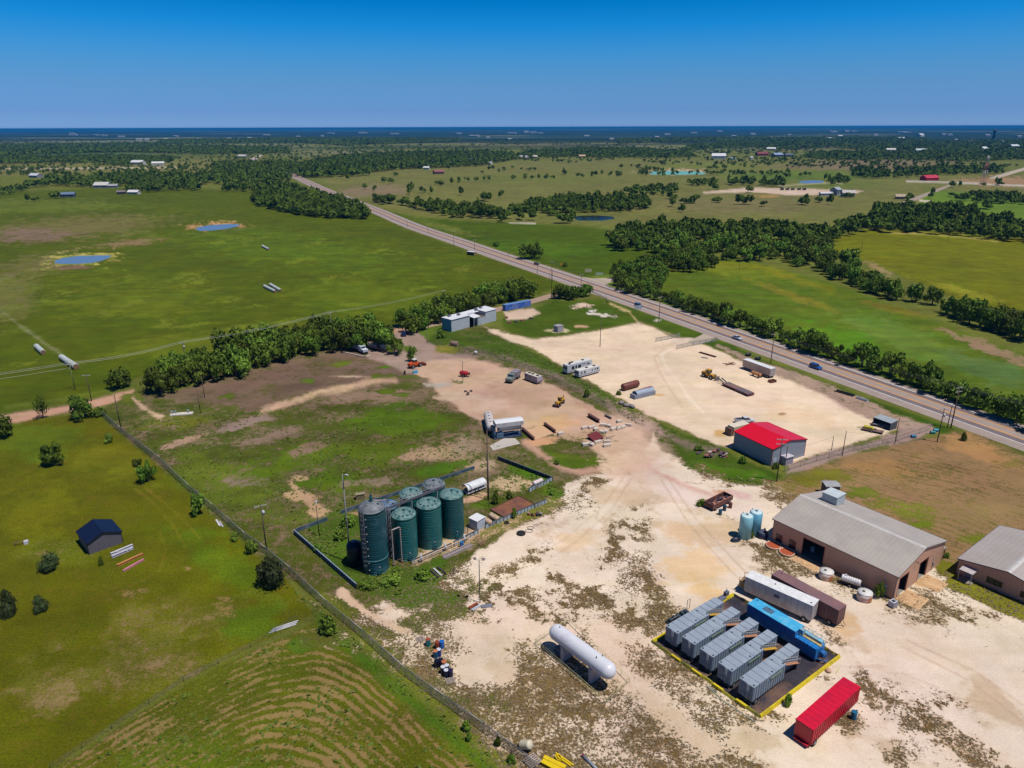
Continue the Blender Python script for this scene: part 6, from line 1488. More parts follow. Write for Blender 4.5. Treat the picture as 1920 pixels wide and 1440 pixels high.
def pipe_fence(pts, label, h=1.1, step=2.0, closed=True, m=fp, rails=2):
    e = empty("pipe_fence", pts[0], 0, label, "fence"); o0 = pts[0]
    L = list(zip(pts, pts[1:] + [pts[0]])) if closed else list(zip(pts, pts[1:]))
    mb = MB()
    for a, b in L:
        for k in range(rails): mb.tube(a - o0 + Vector((0, 0, h * (1 - .45 * k))), b - o0 + Vector((0, 0, h * (1 - .45 * k))), .03, 6)
    mb.build('rail', m, e)
    for a, b in L:
        n_ = max(1, round((b - a).length / step))
        for k in range(n_):
            q = a - o0 + (b - a) * (k / n_); mb = MB(); mb.tube(q, q + Vector((0, 0, h + .05)), .035, 6); mb.build('post', m, e)
    return e
pipe_fence(P4, "low cream pipe fence around the white bullet tank")
# ------------------------------------------------------------------ tanks by the shop
lb = mat("pale_blue_tank", (150,214,226), .4, var=.04, dirt=(130,200,216), dirt_amt=.2, dscale=.3); lbt = mat("pale_blue_top", (214,236,240), .45)
for (x, y), lb_, m_ in (((49.25, 130.6), "pale blue upright tank in front, nearer the yard", lb), ((51.7, 132.1), "pale blue upright tank behind the other, nearer the tan shop", mat("sky_blue_tank", (120,196,226), .4, var=.04))):
    e = empty("water_tank", (x, y, 0), 0, lb_, "tank"); mb = MB(); mb.lathe([(1.33, 0), (1.33, 5.1), (1.25, 5.2)], 40); mb.build('shell', m_, e)
    mb = MB(); mb.lathe([(1.25, 5.205), (1.1, 5.3), (.3, 5.42)], 40); tp = mb.build('top', lbt, e); mb = MB(); mb.lathe([(.3, 5.43), (.3, 5.55)], 14); mb.build('manhole', mat("grey_manhole", (110,120,120)), tp)
    mb = MB(); mb.tube((-.6, .9, 5.25), (-.6, .9, 5.55), .09, 8); mb.build('vent', mat("grey_manhole", (110,120,120)), tp)
    mb = MB(); mb.tube((.2, -1.3, .35), (.2, -1.6, .35), .12, 8); mb.build('outlet', mat("grey_manhole", (110,120,120)), e)
e = empty("black_tub", (53.0, 130.7 - .1, 0), 0, "squat navy black round tank beside the pale blue tanks", "tank"); nvy = mat("navy_black_plastic", (34,44,74), .4)
mb = MB(); mb.lathe([(1.12, 0), (1.16, .5), (1.12, 1.15)], 32); mb.build('shell', nvy, e); mb = MB(); mb.lathe([(1.12, 1.155), (.9, 1.4), (.25, 1.5)], 32); mb.build('top', mat("slate_lid", (76,84,104)), e); mb = MB(); mb.tube((.6, .6, 1.4), (.6, .6, 1.7), .2, 10); mb.build('cap', nvy, e)
e = empty("black_trough", (47.0, 129.2, 0), .4, "crushed black liner trough at the foot of the front pale blue tank", "trough"); mb = MB(); mb.lathe([(1.0, 0), (1.1, .35), (.7, .3), (.6, .12)], 20, 0, Matrix.Diagonal((1.1, .7, 1, 1))); mb.build('body', mat("black_plastic", (26,34,54), .5), e)
for (x, y), lb_ in (((54.1, 127.0), "round tub of red-orange water beside the shop's corner windows, nearer the pale blue tanks"), ((56.0, 124.5), "round tub of red-orange water nearest the shop's open side bay")):
    e = empty("round_tub", (x, y, 0), 0, lb_, "tub"); mb = MB(); mb.lathe([(1.5, 0), (1.55, .42), (1.42, .42), (1.40, .25)], 32); mb.build('rim', mat("cream_tub", (222,186,160)), e)
    mb = MB(); mb.lathe([(1.39, .2), (1.39, .3)], 32); mb.build('water', mat("red_orange_water", (190,96,64), .25, var=.1), e)
wtt = mat("rusty_white_tank", (222,206,200), .5, dirt=(196,120,72), dirt_amt=.45, dscale=.5)
for (x, y), lb_ in (((60.4, 116.0), "squat white tank with manhole beside the shop's long wall near the open bay"), ((64.7, 109.4), "squat white tank with heavy orange rust near the shop's front corner")):
    e = empty("squat_tank", (x, y, 0), 0, lb_, "tank"); mb = MB(); mb.lathe([(1.3, 0), (1.3, .3), (1.33, .34), (1.3, .38), (1.3, .9), (1.33, .94), (1.3, .98), (1.3, 1.55)], 36); mb.build('shell', wtt, e)
    mb = MB(); mb.lathe([(1.32, 1.552), (1.32, 1.6), (.3, 1.68)], 36); tp = mb.build('top', mat("white_tank_top", (236,232,228), .5), e); mb = MB(); mb.lathe([(.26, 1.69), (.26, 1.75)], 14, 0, Matrix.Translation((-.25, .1, 0))); mb.build('manhole', dark, tp)
e = empty("ribbed_tank", (64.0, 113.5, 0), R_(-38), "ribbed white horizontal tank on a low trailer by the shop wall", "tank")
prof = [(.05, -1.7), (.55, -1.68)]
for k in range(8): prof += [(.62, -1.6 + k * .4), (.66, -1.5 + k * .4), (.66, -1.38 + k * .4), (.60, -1.3 + k * .4)]
prof += [(.55, 1.68), (.05, 1.7)]
mb = MB(); mb.lathe(prof, 24, 0, Matrix.Translation((0, 0, 1.25)) @ Matrix.Rotation(R_(90), 4, 'Y')); mb.build('shell', mat("white_plastic", (226,224,226), .4), e); mb = MB(); mb.box(-1.8, 1.9, -.5, .5, .45, .62); mb.build('frame', mat("chassis_dark", (56,60,72)), e); wheel(e, 0, -.6, .35, .2); wheel(e, 0, .6, .35, .2)
mb = MB(); mb.tube((-1.0, 0, 1.85), (-1.0, 0, 2.1), .18, 10); mb.build('cap', mat("white_plastic", (226,224,226), .4), e)
e = empty("ibc_tote", (68.9, 107.3, 0), R_(30), "white caged liquid tote at the front corner of the tan shop", "tote")
mb = MB(); mb.box(-.6, .6, -.5, .5, .15, 1.2); mb.build('tank', mat("milky_plastic", (206,206,220), .4), e); mb = MB(); mb.box(-.65, .65, -.55, .55, 0, .14); mb.build('pallet', mat("grey_pallet", (150,146,146)), e)
mb = MB()
for k in range(6):
    x = -.62 + k * .248; mb.box(x, x + .03, -.54, -.51, .15, 1.22); mb.box(x, x + .03, .51, .54, .15, 1.22)
for z in (.4, .7, 1.0): mb.box(-.62, .65, -.55, -.52, z, z + .03); mb.box(-.65, -.62, -.5, .5, z, z + .03); mb.box(.62, .65, -.5, .5, z, z + .03)
mb.build('cage', mat("galvanised", (190,190,200), .4, metal=.4), e); mb = MB(); mb.box(-.35, .3, -.3, .25, 1.201, 1.24); mb.build('lid', mat("dark_lid", (50,54,60)), e)

# ------------------------------------------------------------------ vehicles
def wheels(e, spots, r, w, hubm=None):
    for x, y in spots: wheel(e, x, y, r, w)
def body_prof(e, prof, w, m, name='body'):
    mb = MB(); n_ = len(prof)
    vs = [(x, -w / 2, z) for x, z in prof] + [(x, w / 2, z) for x, z in prof]
    mb.add(vs, [(i, (i + 1) % n_, (i + 1) % n_ + n_, i + n_) for i in range(n_)]); mb.add(vs, [tuple(range(n_))[::-1], tuple(range(n_, 2 * n_))])
    o = mb.build(name, m, e)
    bv = o.modifiers.new('b', 'BEVEL'); bv.width = .05; bv.segments = 2
    return o
def car(x, y, rz, c, label, kind='sedan', group=None):
    e = empty("car", (x, y, 0), R_(rz), label, "car", group)
    pm = mat("car_paint_%d_%d_%d" % c, c, .25, var=.02, spec=.6)
    if kind == 'suv':
        body_prof(e, [(-2.3, .35), (2.3, .35), (2.32, .9), (1.3, 1.05), (-2.3, 1.05)], 1.85, pm)
        body_prof(e, [(-2.2, 1.05), (1.1, 1.05), (.5, 1.7), (-2.05, 1.72)], 1.66, glass, 'windows'); mb = MB(); mb.box(-2.05, .45, -.8, .8, 1.725, 1.78); mb.build('roof', pm, e)
    else:
        body_prof(e, [(-2.3, .35), (2.3, .35), (2.32, .75), (1.1, .95), (-2.2, 1.0), (-2.32, .8)], 1.8, pm)
        body_prof(e, [(-1.7, .98), (1.0, .95), (.3, 1.42), (-1.1, 1.44)], 1.56, glass, 'windows'); mb = MB(); mb.box(-1.05, .25, -.72, .72, 1.44, 1.49); mb.build('roof', pm, e)
    wheels(e, [(1.4, .82), (1.4, -.82), (-1.4, .82), (-1.4, -.82)], .33, .22)
    for s in (-1, 1):
        mb = MB(); mb.box(2.28, 2.35, s * .6 - .18, s * .6 + .18, .6, .75); mb.build('headlight', mat("lamp_glass", (220,220,226), .2), e)
    return e
def hwy(u, v):
    p = G(u, v); i = min(range(len(road_pts) - 1), key=lambda k: (road_pts[k] - p).length); t = road_pts[i + 1] - road_pts[i]
    return p, math.degrees(math.atan2(t.y, t.x))
p, a = hwy(1197, 575); car(p.x, p.y, a + 180, (90, 130, 176), "blue-grey car behind the small white roadside sign on the highway", 'suv', "cars on the highway")
p, a = hwy(1382, 636); car(p.x, p.y, a + 180, (196, 206, 224), "pale silver car on the highway by the lot entrance", 'sedan', "cars on the highway")
p, a = hwy(1529, 691); car(p.x, p.y, a + 180, (30, 96, 176), "bright blue car alone on the highway beyond the white lot", 'suv', "cars on the highway")
p, a = hwy(1006, 496); car(p.x, p.y, a + 180, (60, 60, 66), "dark car on the highway near the big round oak", 'sedan', "cars on the highway")
car(-45.3, 286.6, 100, (40, 52, 100), "dark blue car driving in the grey lane mouth by the hedgerow", 'suv')
# pickup
e = empty("pickup_truck", (68.3, 192.4, 0), R_(6), "white pickup truck with open bed behind the red-roofed shed", "pickup")
pk = mat("pickup_white", (222, 222, 230), .3); body_prof(e, [(-2.8, .5), (2.8, .5), (2.85, .95), (1.6, 1.15), (-2.8, 1.15)], 1.95, pk)
body_prof(e, [(-.6, 1.15), (1.55, 1.15), (.9, 1.8), (-.5, 1.82)], 1.7, glass, 'windows'); mb = MB(); mb.box(-.5, .85, -.8, .8, 1.83, 1.88); mb.build('roof', pk, e)
mb = MB(); mb.box(-2.7, -.7, -.82, .82, 1.155, 1.17); mb.build('bed_liner', dark, e); mb = MB(); mb.box(-2.8, -.6, -.97, -.83, 1.15, 1.4); mb.box(-2.8, -.6, .83, .97, 1.15, 1.4); mb.box(-2.8, -2.7, -.83, .83, 1.15, 1.4); mb.build('bed_side', pk, e)
wheels(e, [(1.8, .88), (1.8, -.88), (-1.8, .88), (-1.8, -.88)], .42, .26)
# travel trailers
def rv(loc, rz, L, w, h, m, label, wins, ac=((.25, 0), (.6, 0)), slant=.5, roofm=None, front=None):
    e = empty("travel_trailer", (loc[0], loc[1], 0), R_(rz), label, "travel trailer")
    body_prof(e, [(0, .55), (L - .2, .55), (L, 1.2), (L - slant, h), (0, h)], w, m)
    mb = MB(); mb.box(-.02, L - slant - .02, -w / 2 + .05, w / 2 - .05, h + .01, h + .07); rf = mb.build('roof', roofm or mat("rv_white_roof", (232, 228, 220), .5), e)
    for f, y in ac: mb = MB(); mb.cbox((f * L, y, h + .2), (.9, .7, .25)); mb.build('roof_unit', mat("rv_dark_unit", (70, 66, 70)), rf)
    for x, wl_, z, wh in wins:
        mb = MB(); mb.box(x, x + wl_, -w / 2 - .02, -w / 2 - .002, z, z + wh); mb.build('window', glass, e)
    mb = MB(); mb.box(-.02, -.005, -w / 2 + .2, w / 2 - .2, h * .55, h * .8); mb.build('rear_window', glass, e)
    mb = MB(); mb.box(.1, L - .4, -w / 2 - .03, -w / 2 - .01, .95, 1.1); mb.build('stripe', mat("rv_brown_stripe", (130, 120, 126)), e)
    wheels(e, [(L * .4, -w / 2 + .15), (L * .4 + .9, -w / 2 + .15), (L * .4, w / 2 - .15), (L * .4 + .9, w / 2 - .15)], .36, .22)
    mb = MB(); mb.tube((L - .2, -.5, .6), (L + 1.1, 0, .55), .05, 6); mb.tube((L - .2, .5, .6), (L + 1.1, 0, .55), .05, 6); mb.build('hitch', mat("chassis_dark", (56,60,72)), e)
    return e
rvw = mat("rv_white", (216, 220, 228), .4, var=.04)
rv((18.7, 236.6), 37, 12.0, 2.5, 3.4, rvw, "longer and taller white travel trailer of the pair on the white lot", [(2.0, 1.2, 1.5, 1.2), (3.7, .8, 1.5, 1.2), (5.0, 1.4, 1.5, 1.2), (6.9, 2.0, 2.5, .2), (9.4, 1.1, 1.9, .7)], ((.12, -.5), (.22, .4), (.3, .5), (.7, .2)))
rv((22.4, 232.6), 37, 10.2, 2.4, 2.7, rvw, "shorter low white travel trailer in front of the tall one", [(1.0, .6, 1.5, .7), (2.4, .7, 1.4, .9), (6.0, .6, 1.7, .5), (7.4, .5, 1.6, .7), (8.4, .8, 1.6, .7)], ((.45, 0), (.8, 0)))
rv((5.2, 231.2), -49, 6.6, 2.4, 2.6, mat("rv_mauve_grey", (176, 164, 176), .4), "mauve-grey camper trailer with cream roof at the edge of the tan hardstanding", [(.7, .5, 1.6, .5), (2.3, .7, 1.5, .5)], ((.2, 0), (.45, 0), (.8, 0)), .3, mat("rv_cream_roof", (222, 212, 196)))
# horizontal brown tank, red tank, galvanised bin on the lot
e = ptank(39.3, 221.6, 36, 7.6, 1.15, mat("red_brown_tank", (130, 70, 60), .5, var=.1, dirt=(110, 56, 50), dirt_amt=.4), "fat red-brown steel tank lying on the white lot", .1, nm="steel_tank")
e = ptank(43.6, 218.6, 36, 6.0, .45, mat("crimson_brown_tank", (160, 56, 52), .5), "thin red tank lying between the brown tank and the silver bin", .5, nm="steel_tank")
e = empty("galvanised_bin", (38.6, 212.4, 0), R_(31), "silver half-round galvanised bin with peaked back on the white lot", "bin")
gv = mat("galvanised_sheet", (176, 188, 204), .4, metal=.15, ribs=('X', .5)); mb = MB(); mb.box(0, 8.6, -1.25, 1.25, .05, 1.35); mb.build('body', mat("grey_bin_side", (150, 160, 176), .5, ribs=('XY', .5)), e)
pr = [(1.25 * math.cos(t), 1.36 + 1.0 * math.sin(t)) for t in [math.pi * k / 12 for k in range(13)]]; mb = MB(); mb.prism(pr, .9, 8.2, smooth=False); mb.build('cover', gv, e); mb = MB(); mb.prism(pr, .86, .89); mb.build('end_panel', mat("teal_end", (60, 110, 140)), e)
mb = MB(); mb.prism([(-1.3, 1.3), (1.3, 1.3), (0, 2.75)], 8.21, 8.3); mb.build('peak', gv, e)
# wheel loaders
def loader(x, y, rz, c, cabc, label, name="wheel_loader", boom=True, s=1.0):
    e = empty(name, (x, y, 0), R_(rz), label, "loader"); e.scale = (s, s, s)
    lm = mat("plant_%d_%d_%d" % c, c, .45, var=.1, dirt=tuple(int(k * .55) for k in c), dirt_amt=.25)
    body_prof(e, [(-3.0, .9), (-.3, .9), (-.3, 1.9), (-1.2, 2.1), (-3.0, 1.9)], 1.7, lm, 'engine_cover')
    body_prof(e, [(-.3, .7), (1.7, .7), (1.7, 1.3), (.6, 1.6), (-.3, 1.5)], 1.1, lm, 'front_frame')
    mb = MB(); mb.box(-1.1, .35, -.65, .65, 1.9, 3.0); mb.build('cab', glass, e); mb = MB(); mb.box(-1.2, .45, -.72, .72, 3.0, 3.12); mb.build('cab_roof', mat("cab_%d_%d_%d" % cabc, cabc, .4), e)
    mb = MB()
    for cx in (-1.12, .3): 
        for cy in (-.68, .62): mb.box(cx, cx + .07, cy, cy + .06, 1.9, 3.0)
    mb.build('cab_frame', lm, e)
    wheels(e, [(1.4, .95), (1.4, -.95), (-1.8, .95), (-1.8, -.95)], .75, .5)
    mb = MB(); mb.tube((-2.3, .4, 1.9), (-2.3, .4, 2.7), .07, 8); mb.build('exhaust', mat("soot", (50, 46, 46)), e)
    mb = MB()
    for s_ in (-.5, .5): mb.cbox((2.1, s_, 1.1), (2.4, .16, .3), ry=R_(22))
    mb.build('boom_arm', lm, e)
    return e
e = loader(68.4, 231.9, -55, (226, 166, 40), (226, 170, 50), "yellow wheel loader with forks at the end of the flatbed on the white lot")
mb = MB(); mb.box(3.1, 3.25, -1.2, 1.2, .2, 1.4); mb.box(3.25, 4.6, -.7, -.5, .2, .3); mb.box(3.25, 4.6, .5, .7, .2, .3); mb.build('fork_carriage', mat("grey_forks", (120, 110, 110)), e)
e = loader(-35.0, 245.0, 42, (232, 96, 36), (232, 230, 226), "orange wheel loader with white cab roof on the weedy edge of the hardstanding")
mb = MB(); mb.prism([(-1.25, .1), (1.25, .1), (1.25, .9), (-1.25, .9)], 3.0, 3.9); mb.build('bucket', mat("dark_red_bucket", (120, 50, 40), .7), e)
e = loader(14.9, 207.4, -118, (222, 166, 44), (210, 170, 90), "yellow backhoe loader with its wide bucket down on the tan hardstanding", "backhoe_loader", s=.8)
mb = MB(); mb.prism([(-1.35, .05), (1.35, .05), (1.35, 1.0), (-1.35, 1.0)], 3.0, 3.8); mb.build('bucket', mat("dark_purple_brown_bucket", (70, 46, 60), .7), e)
mb = MB(); mb.cbox((-3.5, 0, 1.9), (.3, .3, 2.2), ry=R_(-20)); mb.cbox((-3.9, 0, 1.9), (.25, .25, 2.0), ry=R_(24)); mb.cbox((-3.6, 0, .8), (.5, .6, .4)); mb.build('digger_arm', mat("plant_222_166_44", (222, 166, 44)), e)
# flatbed lowboy
e = empty("flatbed_trailer", (71.8, 225.0, 0), R_(-63.5), "long rusty flatbed trailer on the white lot behind the yellow loader", "flatbed trailer")
mb = MB(); mb.box(0, 11.8, -1.4, 1.4, .65, .85); mb.build('deck', mat("worn_deck", (110, 100, 110), .8, var=.2, dirt=(150, 110, 90), dirt_amt=.4), e); mb = MB(); mb.box(0, 11.8, -1.44, -1.4, .5, .9); mb.box(0, 11.8, 1.4, 1.44, .5, .9); mb.box(11.8, 12.1, -1.4, 1.4, .3, .8); mb.build('side_rail', mat("red_brown_rail", (110, 60, 60), .7), e)
mb = MB(); mb.cbox((-1.2, -.6, 1.2), (2.6, .25, .3), ry=R_(18)); mb.cbox((-1.2, .6, 1.2), (2.6, .25, .3), ry=R_(18)); mb.build('gooseneck', mat("chassis_dark", (56,60,72)), e)
for x in (6.6, 7.8, 9.0): wheel(e, x, -1.2, .42, .3); wheel(e, x, 1.2, .42, .3)
# white van trailer
e, L = long_tank("box_trailer", (83.9, 242.6), (90.0, 231.6), 2.5, .9, 3.5, mat("dull_white_trailer", (196, 176, 168), .5, dirt=(170, 150, 146), dirt_amt=.3), mat("white_trailer_roof", (240,240,240), .4), None, "dull white box trailer with open slatted end on the far side of the white lot", .7, (10.5, 11.6), (), "box trailer")
mb = MB()
for k in range(8): mb.box(L + .02, L + .06, -1.2 + k * .33, -1.1 + k * .33, .9, 3.45)
for z in (.9, 2.0, 3.3): mb.box(L + .06, L + .1, -1.2, 1.2, z, z + .1)
mb.build('slat_end', mat("white_slats", (220, 220, 220)), e)
e = ptank(84.9, 233.2, -60, 4.2, .62, mat("rusty_orange_tank", (210, 150, 96), .6, dirt=(140, 90, 66), dirt_amt=.35), "rusty orange horizontal tank on wheels beside the dull white box trailer", .5, nm="tank_trailer"); wheel(e, 1.6, -.75, .4, .2); wheel(e, 1.6, .75, .4, .2)
mb = MB(); mb.tube((-2.1, 0, .6), (-3.6, 0, .2), .06, 6); mb.build('drawbar', rust, e)
e = empty("steel_box", (88.6, 227.5, 0), R_(25), "small rusty steel box at the slatted end of the box trailer", "box"); mb = MB(); mb.box(-1.2, 1.2, -.8, .8, 0, .1); mb.box(-1.2, 1.2, -.8, -.7, .1, .8); mb.box(-1.2, 1.2, .7, .8, .1, .8); mb.box(-1.2, -1.1, -.7, .7, .1, .8); mb.box(1.1, 1.2, -.7, .7, .1, .8); mb.build('body', rust, e)
# small trailers beside the shelter
e = empty("utility_trailer", G(1616, 805), R_(-35), "rusty small flat trailer beside the open-sided shelter", "trailer"); mb = MB(); mb.box(0, 5.6, -1, 1, .5, .62); mb.build('deck', mat("brown_grey_deck", (150, 120, 106), .8, dirt=(110, 80, 76), dirt_amt=.4), e); mb = MB(); mb.tube((0, -.8, .55), (-1.4, 0, .4), .05, 6); mb.tube((0, .8, .55), (-1.4, 0, .4), .05, 6); mb.build('drawbar', rust, e); wheel(e, 2.6, -1.1, .35, .2); wheel(e, 2.6, 1.1, .35, .2)
mb = MB(); mb.cbox((3.4, 0, .9), (.5, .5, .5)); mb.build('winch', mat("pale_gear", (190, 186, 190)), e)
e = empty("yellow_compressor", G(1628, 807), R_(-35), "small yellow compressor trailer beside the rusty flat trailer", "compressor"); body_prof(e, [(-1.3, .5), (1.3, .5), (1.3, 1.0), (.8, 1.25), (-1.3, 1.25)], 1.3, mat("dull_yellow", (206, 190, 50), .5)); wheel(e, 0, -.75, .33, .2); wheel(e, 0, .75, .33, .2); mb = MB(); mb.tube((-1.3, 0, .5), (-2.3, 0, .4), .05, 6); mb.build('drawbar', rust, e)
e = empty("lumber_trailer", G(1652, 800), R_(-35), "low dark trailer loaded with boards in front of the shelter", "trailer"); mb = MB(); mb.box(-2.6, 2.6, -.9, .9, .4, .55); mb.build('deck', mat("dark_deck", (80, 70, 76)), e)
for k in range(4): mb = MB(); mb.cbox((.2 * k, -.6 + k * .4, .62), (4.4, .25, .1), rz=.04 * k); mb.build('board', mat("grey_board", (190, 180, 180)), e)
wheel(e, .4, -1, .33, .2); wheel(e, .4, 1, .33, .2)
# rusty open-top trailer full of scrap
e = empty("scrap_trailer", (44.6, 142.0, 0), R_(38.5), "rusty open-top trailer full of scrap on the pink-stained ground", "trailer")
rt = mat("purple_brown_rust", (100, 62, 62), .75, var=.2, dirt=(160, 110, 86), dirt_amt=.35, dscale=.8); mb = MB(); mb.box(0, 7.3, -1.25, 1.25, .6, .7); mb.box(0, 7.3, -1.25, -1.17, .7, 1.7); mb.box(0, 7.3, 1.17, 1.25, .7, 1.7); mb.box(0, .08, -1.17, 1.17, .7, 1.7); mb.box(7.22, 7.3, -1.17, 1.17, .7, 1.7); mb.build('body', rt, e)
mb = MB()
for k in range(10): mb.box(k * .79, k * .79 + .1, -1.31, -1.25, .7, 1.72); mb.box(k * .79, k * .79 + .1, 1.25, 1.31, .7, 1.72)
mb.box(-.03, 7.33, -1.33, -1.15, 1.72, 1.8); mb.box(-.03, 7.33, 1.15, 1.33, 1.72, 1.8); mb.build('rib', mat("pinkish_rust_rib", (176, 120, 106), .7), e)
for k in range(9): mb = MB(); r = random.Random(k); mb.cbox((.6 + k * .7, r.uniform(-.7, .7), .85 + r.uniform(0, .5)), (r.uniform(.4, 1.2), r.uniform(.3, .8), .3), rz=r.uniform(0, 3), ry=r.uniform(-.4, .4)); mb.build('scrap_piece', mat("scrap_%d" % (k % 3), ((120, 90, 100), (190, 140, 120), (70, 60, 80))[k % 3], .7), e)
wheel(e, 1.0, -1.2, .45, .25); wheel(e, 1.0, 1.2, .45, .25); wheel(e, 6.0, -1.2, .45, .25); wheel(e, 6.0, 1.2, .45, .25)
# red tank trailer
e = ptank(G(870, 706).x, G(870, 706).y, -12, 3.2, .8, mat("fire_red_tank", (186, 36, 44), .4), "red tank trailer beside the curved lamp pole on the hardstanding", .5, nm="tank_trailer"); wheel(e, 0, -.9, .45, .25); wheel(e, 0, .9, .45, .25)
mb = MB(); mb.tube((1.6, 0, .6), (2.9, 0, .4), .06, 6); mb.cbox((1.9, 0, 1.2), (.4, 1.2, .6)); mb.build('drawbar', mat("dark_red_gear", (110, 40, 44)), e)
# grey rig truck
def rig(x, y, rz, L, label, cabm, tankm, hop=None, pipes=True):
    e = empty("tank_truck", (x, y, 0), R_(rz), label, "truck")
    mb = MB(); mb.box(-L / 2, L / 2, -.45, .45, .75, .95); mb.build('chassis', mat("chassis_dark", (56,60,72)), e)
    body_prof(e, [(L / 2 - 3.6, .8), (L / 2, .8), (L / 2, 1.75), (L / 2 - 1.7, 1.95), (L / 2 - 1.9, 2.85), (L / 2 - 3.6, 2.85)], 2.3, cabm, 'cab')
    mb = MB(); mb.add([(L / 2 - 1.69, -1, 2.0), (L / 2 - 1.69, 1, 2.0), (L / 2 - 1.87, 1, 2.7), (L / 2 - 1.87, -1, 2.7)], [(0, 1, 2, 3)]); mb.build('windscreen', glass, e)
    body_prof(e, [(-L / 2, 1.1), (L / 2 - 4.0, 1.1), (L / 2 - 4.0, 2.9), (-L / 2, 2.9)], 2.3, tankm, 'box_body')
    if hop: mb = MB(); mb.box(-L / 2 + .2, L / 2 - 4.2, -.9, .9, 2.905, 2.97); mb.build('load', mat(hop[0], hop[1], .8), e)
    mb = MB()
    for k in range(4): mb.tube((-L / 2 + .3 + k * 1.3, -1.22, 1.1), (-L / 2 + .3 + k * 1.3, -1.22, 2.9), .06, 6); mb.tube((-L / 2 + .3 + k * 1.3, -1.22, 2.8), (-L / 2 + 1.2 + k * 1.3, -1.22, 1.2), .04, 6)
    mb.build('side_pipe', mat("pale_gear", (190, 186, 190)), e)
    for xx in (L / 2 - 1.0, -L / 2 + 1.0, -L / 2 + 2.2): wheel(e, xx, -1.05, .5, .3); wheel(e, xx, 1.05, .5, .3)
    return e
rig(-59.6, 264.4, -46, 10.2, "white and grey hopper truck parked first under the hedgerow", mat("truck_white", (206, 216, 226), .4), mat("grey_blue_body", (120, 140, 166), .5, var=.3, scale=2), ("brown_gravel_load", (150, 120, 106)))
rig(-52.3, 265.2, -34, 9.0, "black and white tank truck parked beside the yellow-green tree", mat("truck_black", (40, 40, 52), .4), mat("mottled_body", (96, 96, 116), .5, var=.4, scale=2), ("pinkish_load", (190, 150, 130)))
rig(.4, 230.3, -115, 8.0, "grey-green cab truck with cluttered deck on the tan hardstanding", mat("grey_green_cab", (130, 140, 134), .5), mat("cluttered_grey", (150, 140, 146), .6, var=.45, scale=2))
e = empty("white_kerb_frame", (-60.5, 260.0, 0), R_(-32), "long white kerb frame on the ground in front of the hopper truck", "kerb"); mb = MB(); mb.box(-6, 6, -.2, .2, 0, .3); mb.box(5.6, 6, -.2, 2.2, 0, .3); mb.build('beam', mat("white_kerb", (226, 212, 204)), e)
# cement silo trailers
e = empty("bulk_tank_trailer", (-6.6, 189.6, 0), R_(97), "grey bulk tank trailer with round hatches lying behind the white hopper", "tank trailer")
prof = [(.3, -5.6), (1.0, -5.2), (1.3, -4.4), (1.3, 4.4), (1.0, 5.3), (.3, 5.6)]; mb = MB(); mb.lathe(prof, 28, 0, Matrix.Translation((0, 0, 2.0)) @ Matrix.Rotation(R_(90), 4, 'Y')); mb.build('shell', mat("dusty_grey_tank", (222, 212, 210), .5, dirt=(206, 196, 190), dirt_amt=.4), e)
for x in (-3.4, -1.3, .9, 3.0): mb = MB(); mb.lathe([(.3, 3.28), (.3, 3.4)], 14, 0, Matrix.Translation((x, 0, 0))); mb.build('hatch', mat("grey_hatch", (130, 124, 130)), e)
mb = MB(); mb.box(-4.6, 4.6, -.5, .5, .5, .7); mb.build('chassis', mat("chassis_dark", (56,60,72)), e)
for x in (2.6, 3.8): wheel(e, x, -1.0, .5, .3); wheel(e, x, 1.0, .5, .3)
e = empty("hopper", (-1.2, 183.6, 0), R_(17), "white V-shaped hopper on a dark frame above the concrete pad", "hopper"); e.scale = (1.22, 1.22, 1.35); wh_ = mat("white_hopper", (226, 224, 226), .45, dirt=(206, 186, 190), dirt_amt=.3)
mb = MB(); mb.prism([(-1.3, 2.6), (1.3, 2.6), (1.35, 3.5), (-1.35, 3.5)], -3.2, 3.4); mb.prism([(-.4, 1.3), (.4, 1.3), (1.3, 2.6), (-1.3, 2.6)], -2.3, 2.9); mb.build('body', wh_, e)
mb = MB(); mb.prism([(-1.3, 3.5), (1.3, 3.5), (0, 3.75)], -3.25, 3.45); mb.build('cover', mat("white_roof", (236,236,240)), e)
mb = MB()
for x in (-2.8, 2.8):
    for y in (-1.1, 1.1): mb.tube((x, y, .2), (x, y, 2.6), .09, 6)
mb.tube((-3.6, -1.1, .9), (3, -1.1, 1.2), .08, 6); mb.tube((-3.6, 1.1, .3), (3, 1.1, .4), .08, 6); mb.box(-3.6, 3.2, -1.3, 1.3, .1, .2); mb.build('frame', mat("dark_blue_frame", (60, 80, 110)), e)
mb = MB(); mb.box(-3.6, -3.2, -1.0, .6, .2, 2.4); mb.box(-3.0, -1.4, -1.2, 0, .2, 1.2); mb.build('motor', mat("blue_grey_motor", (90, 120, 150)), e)

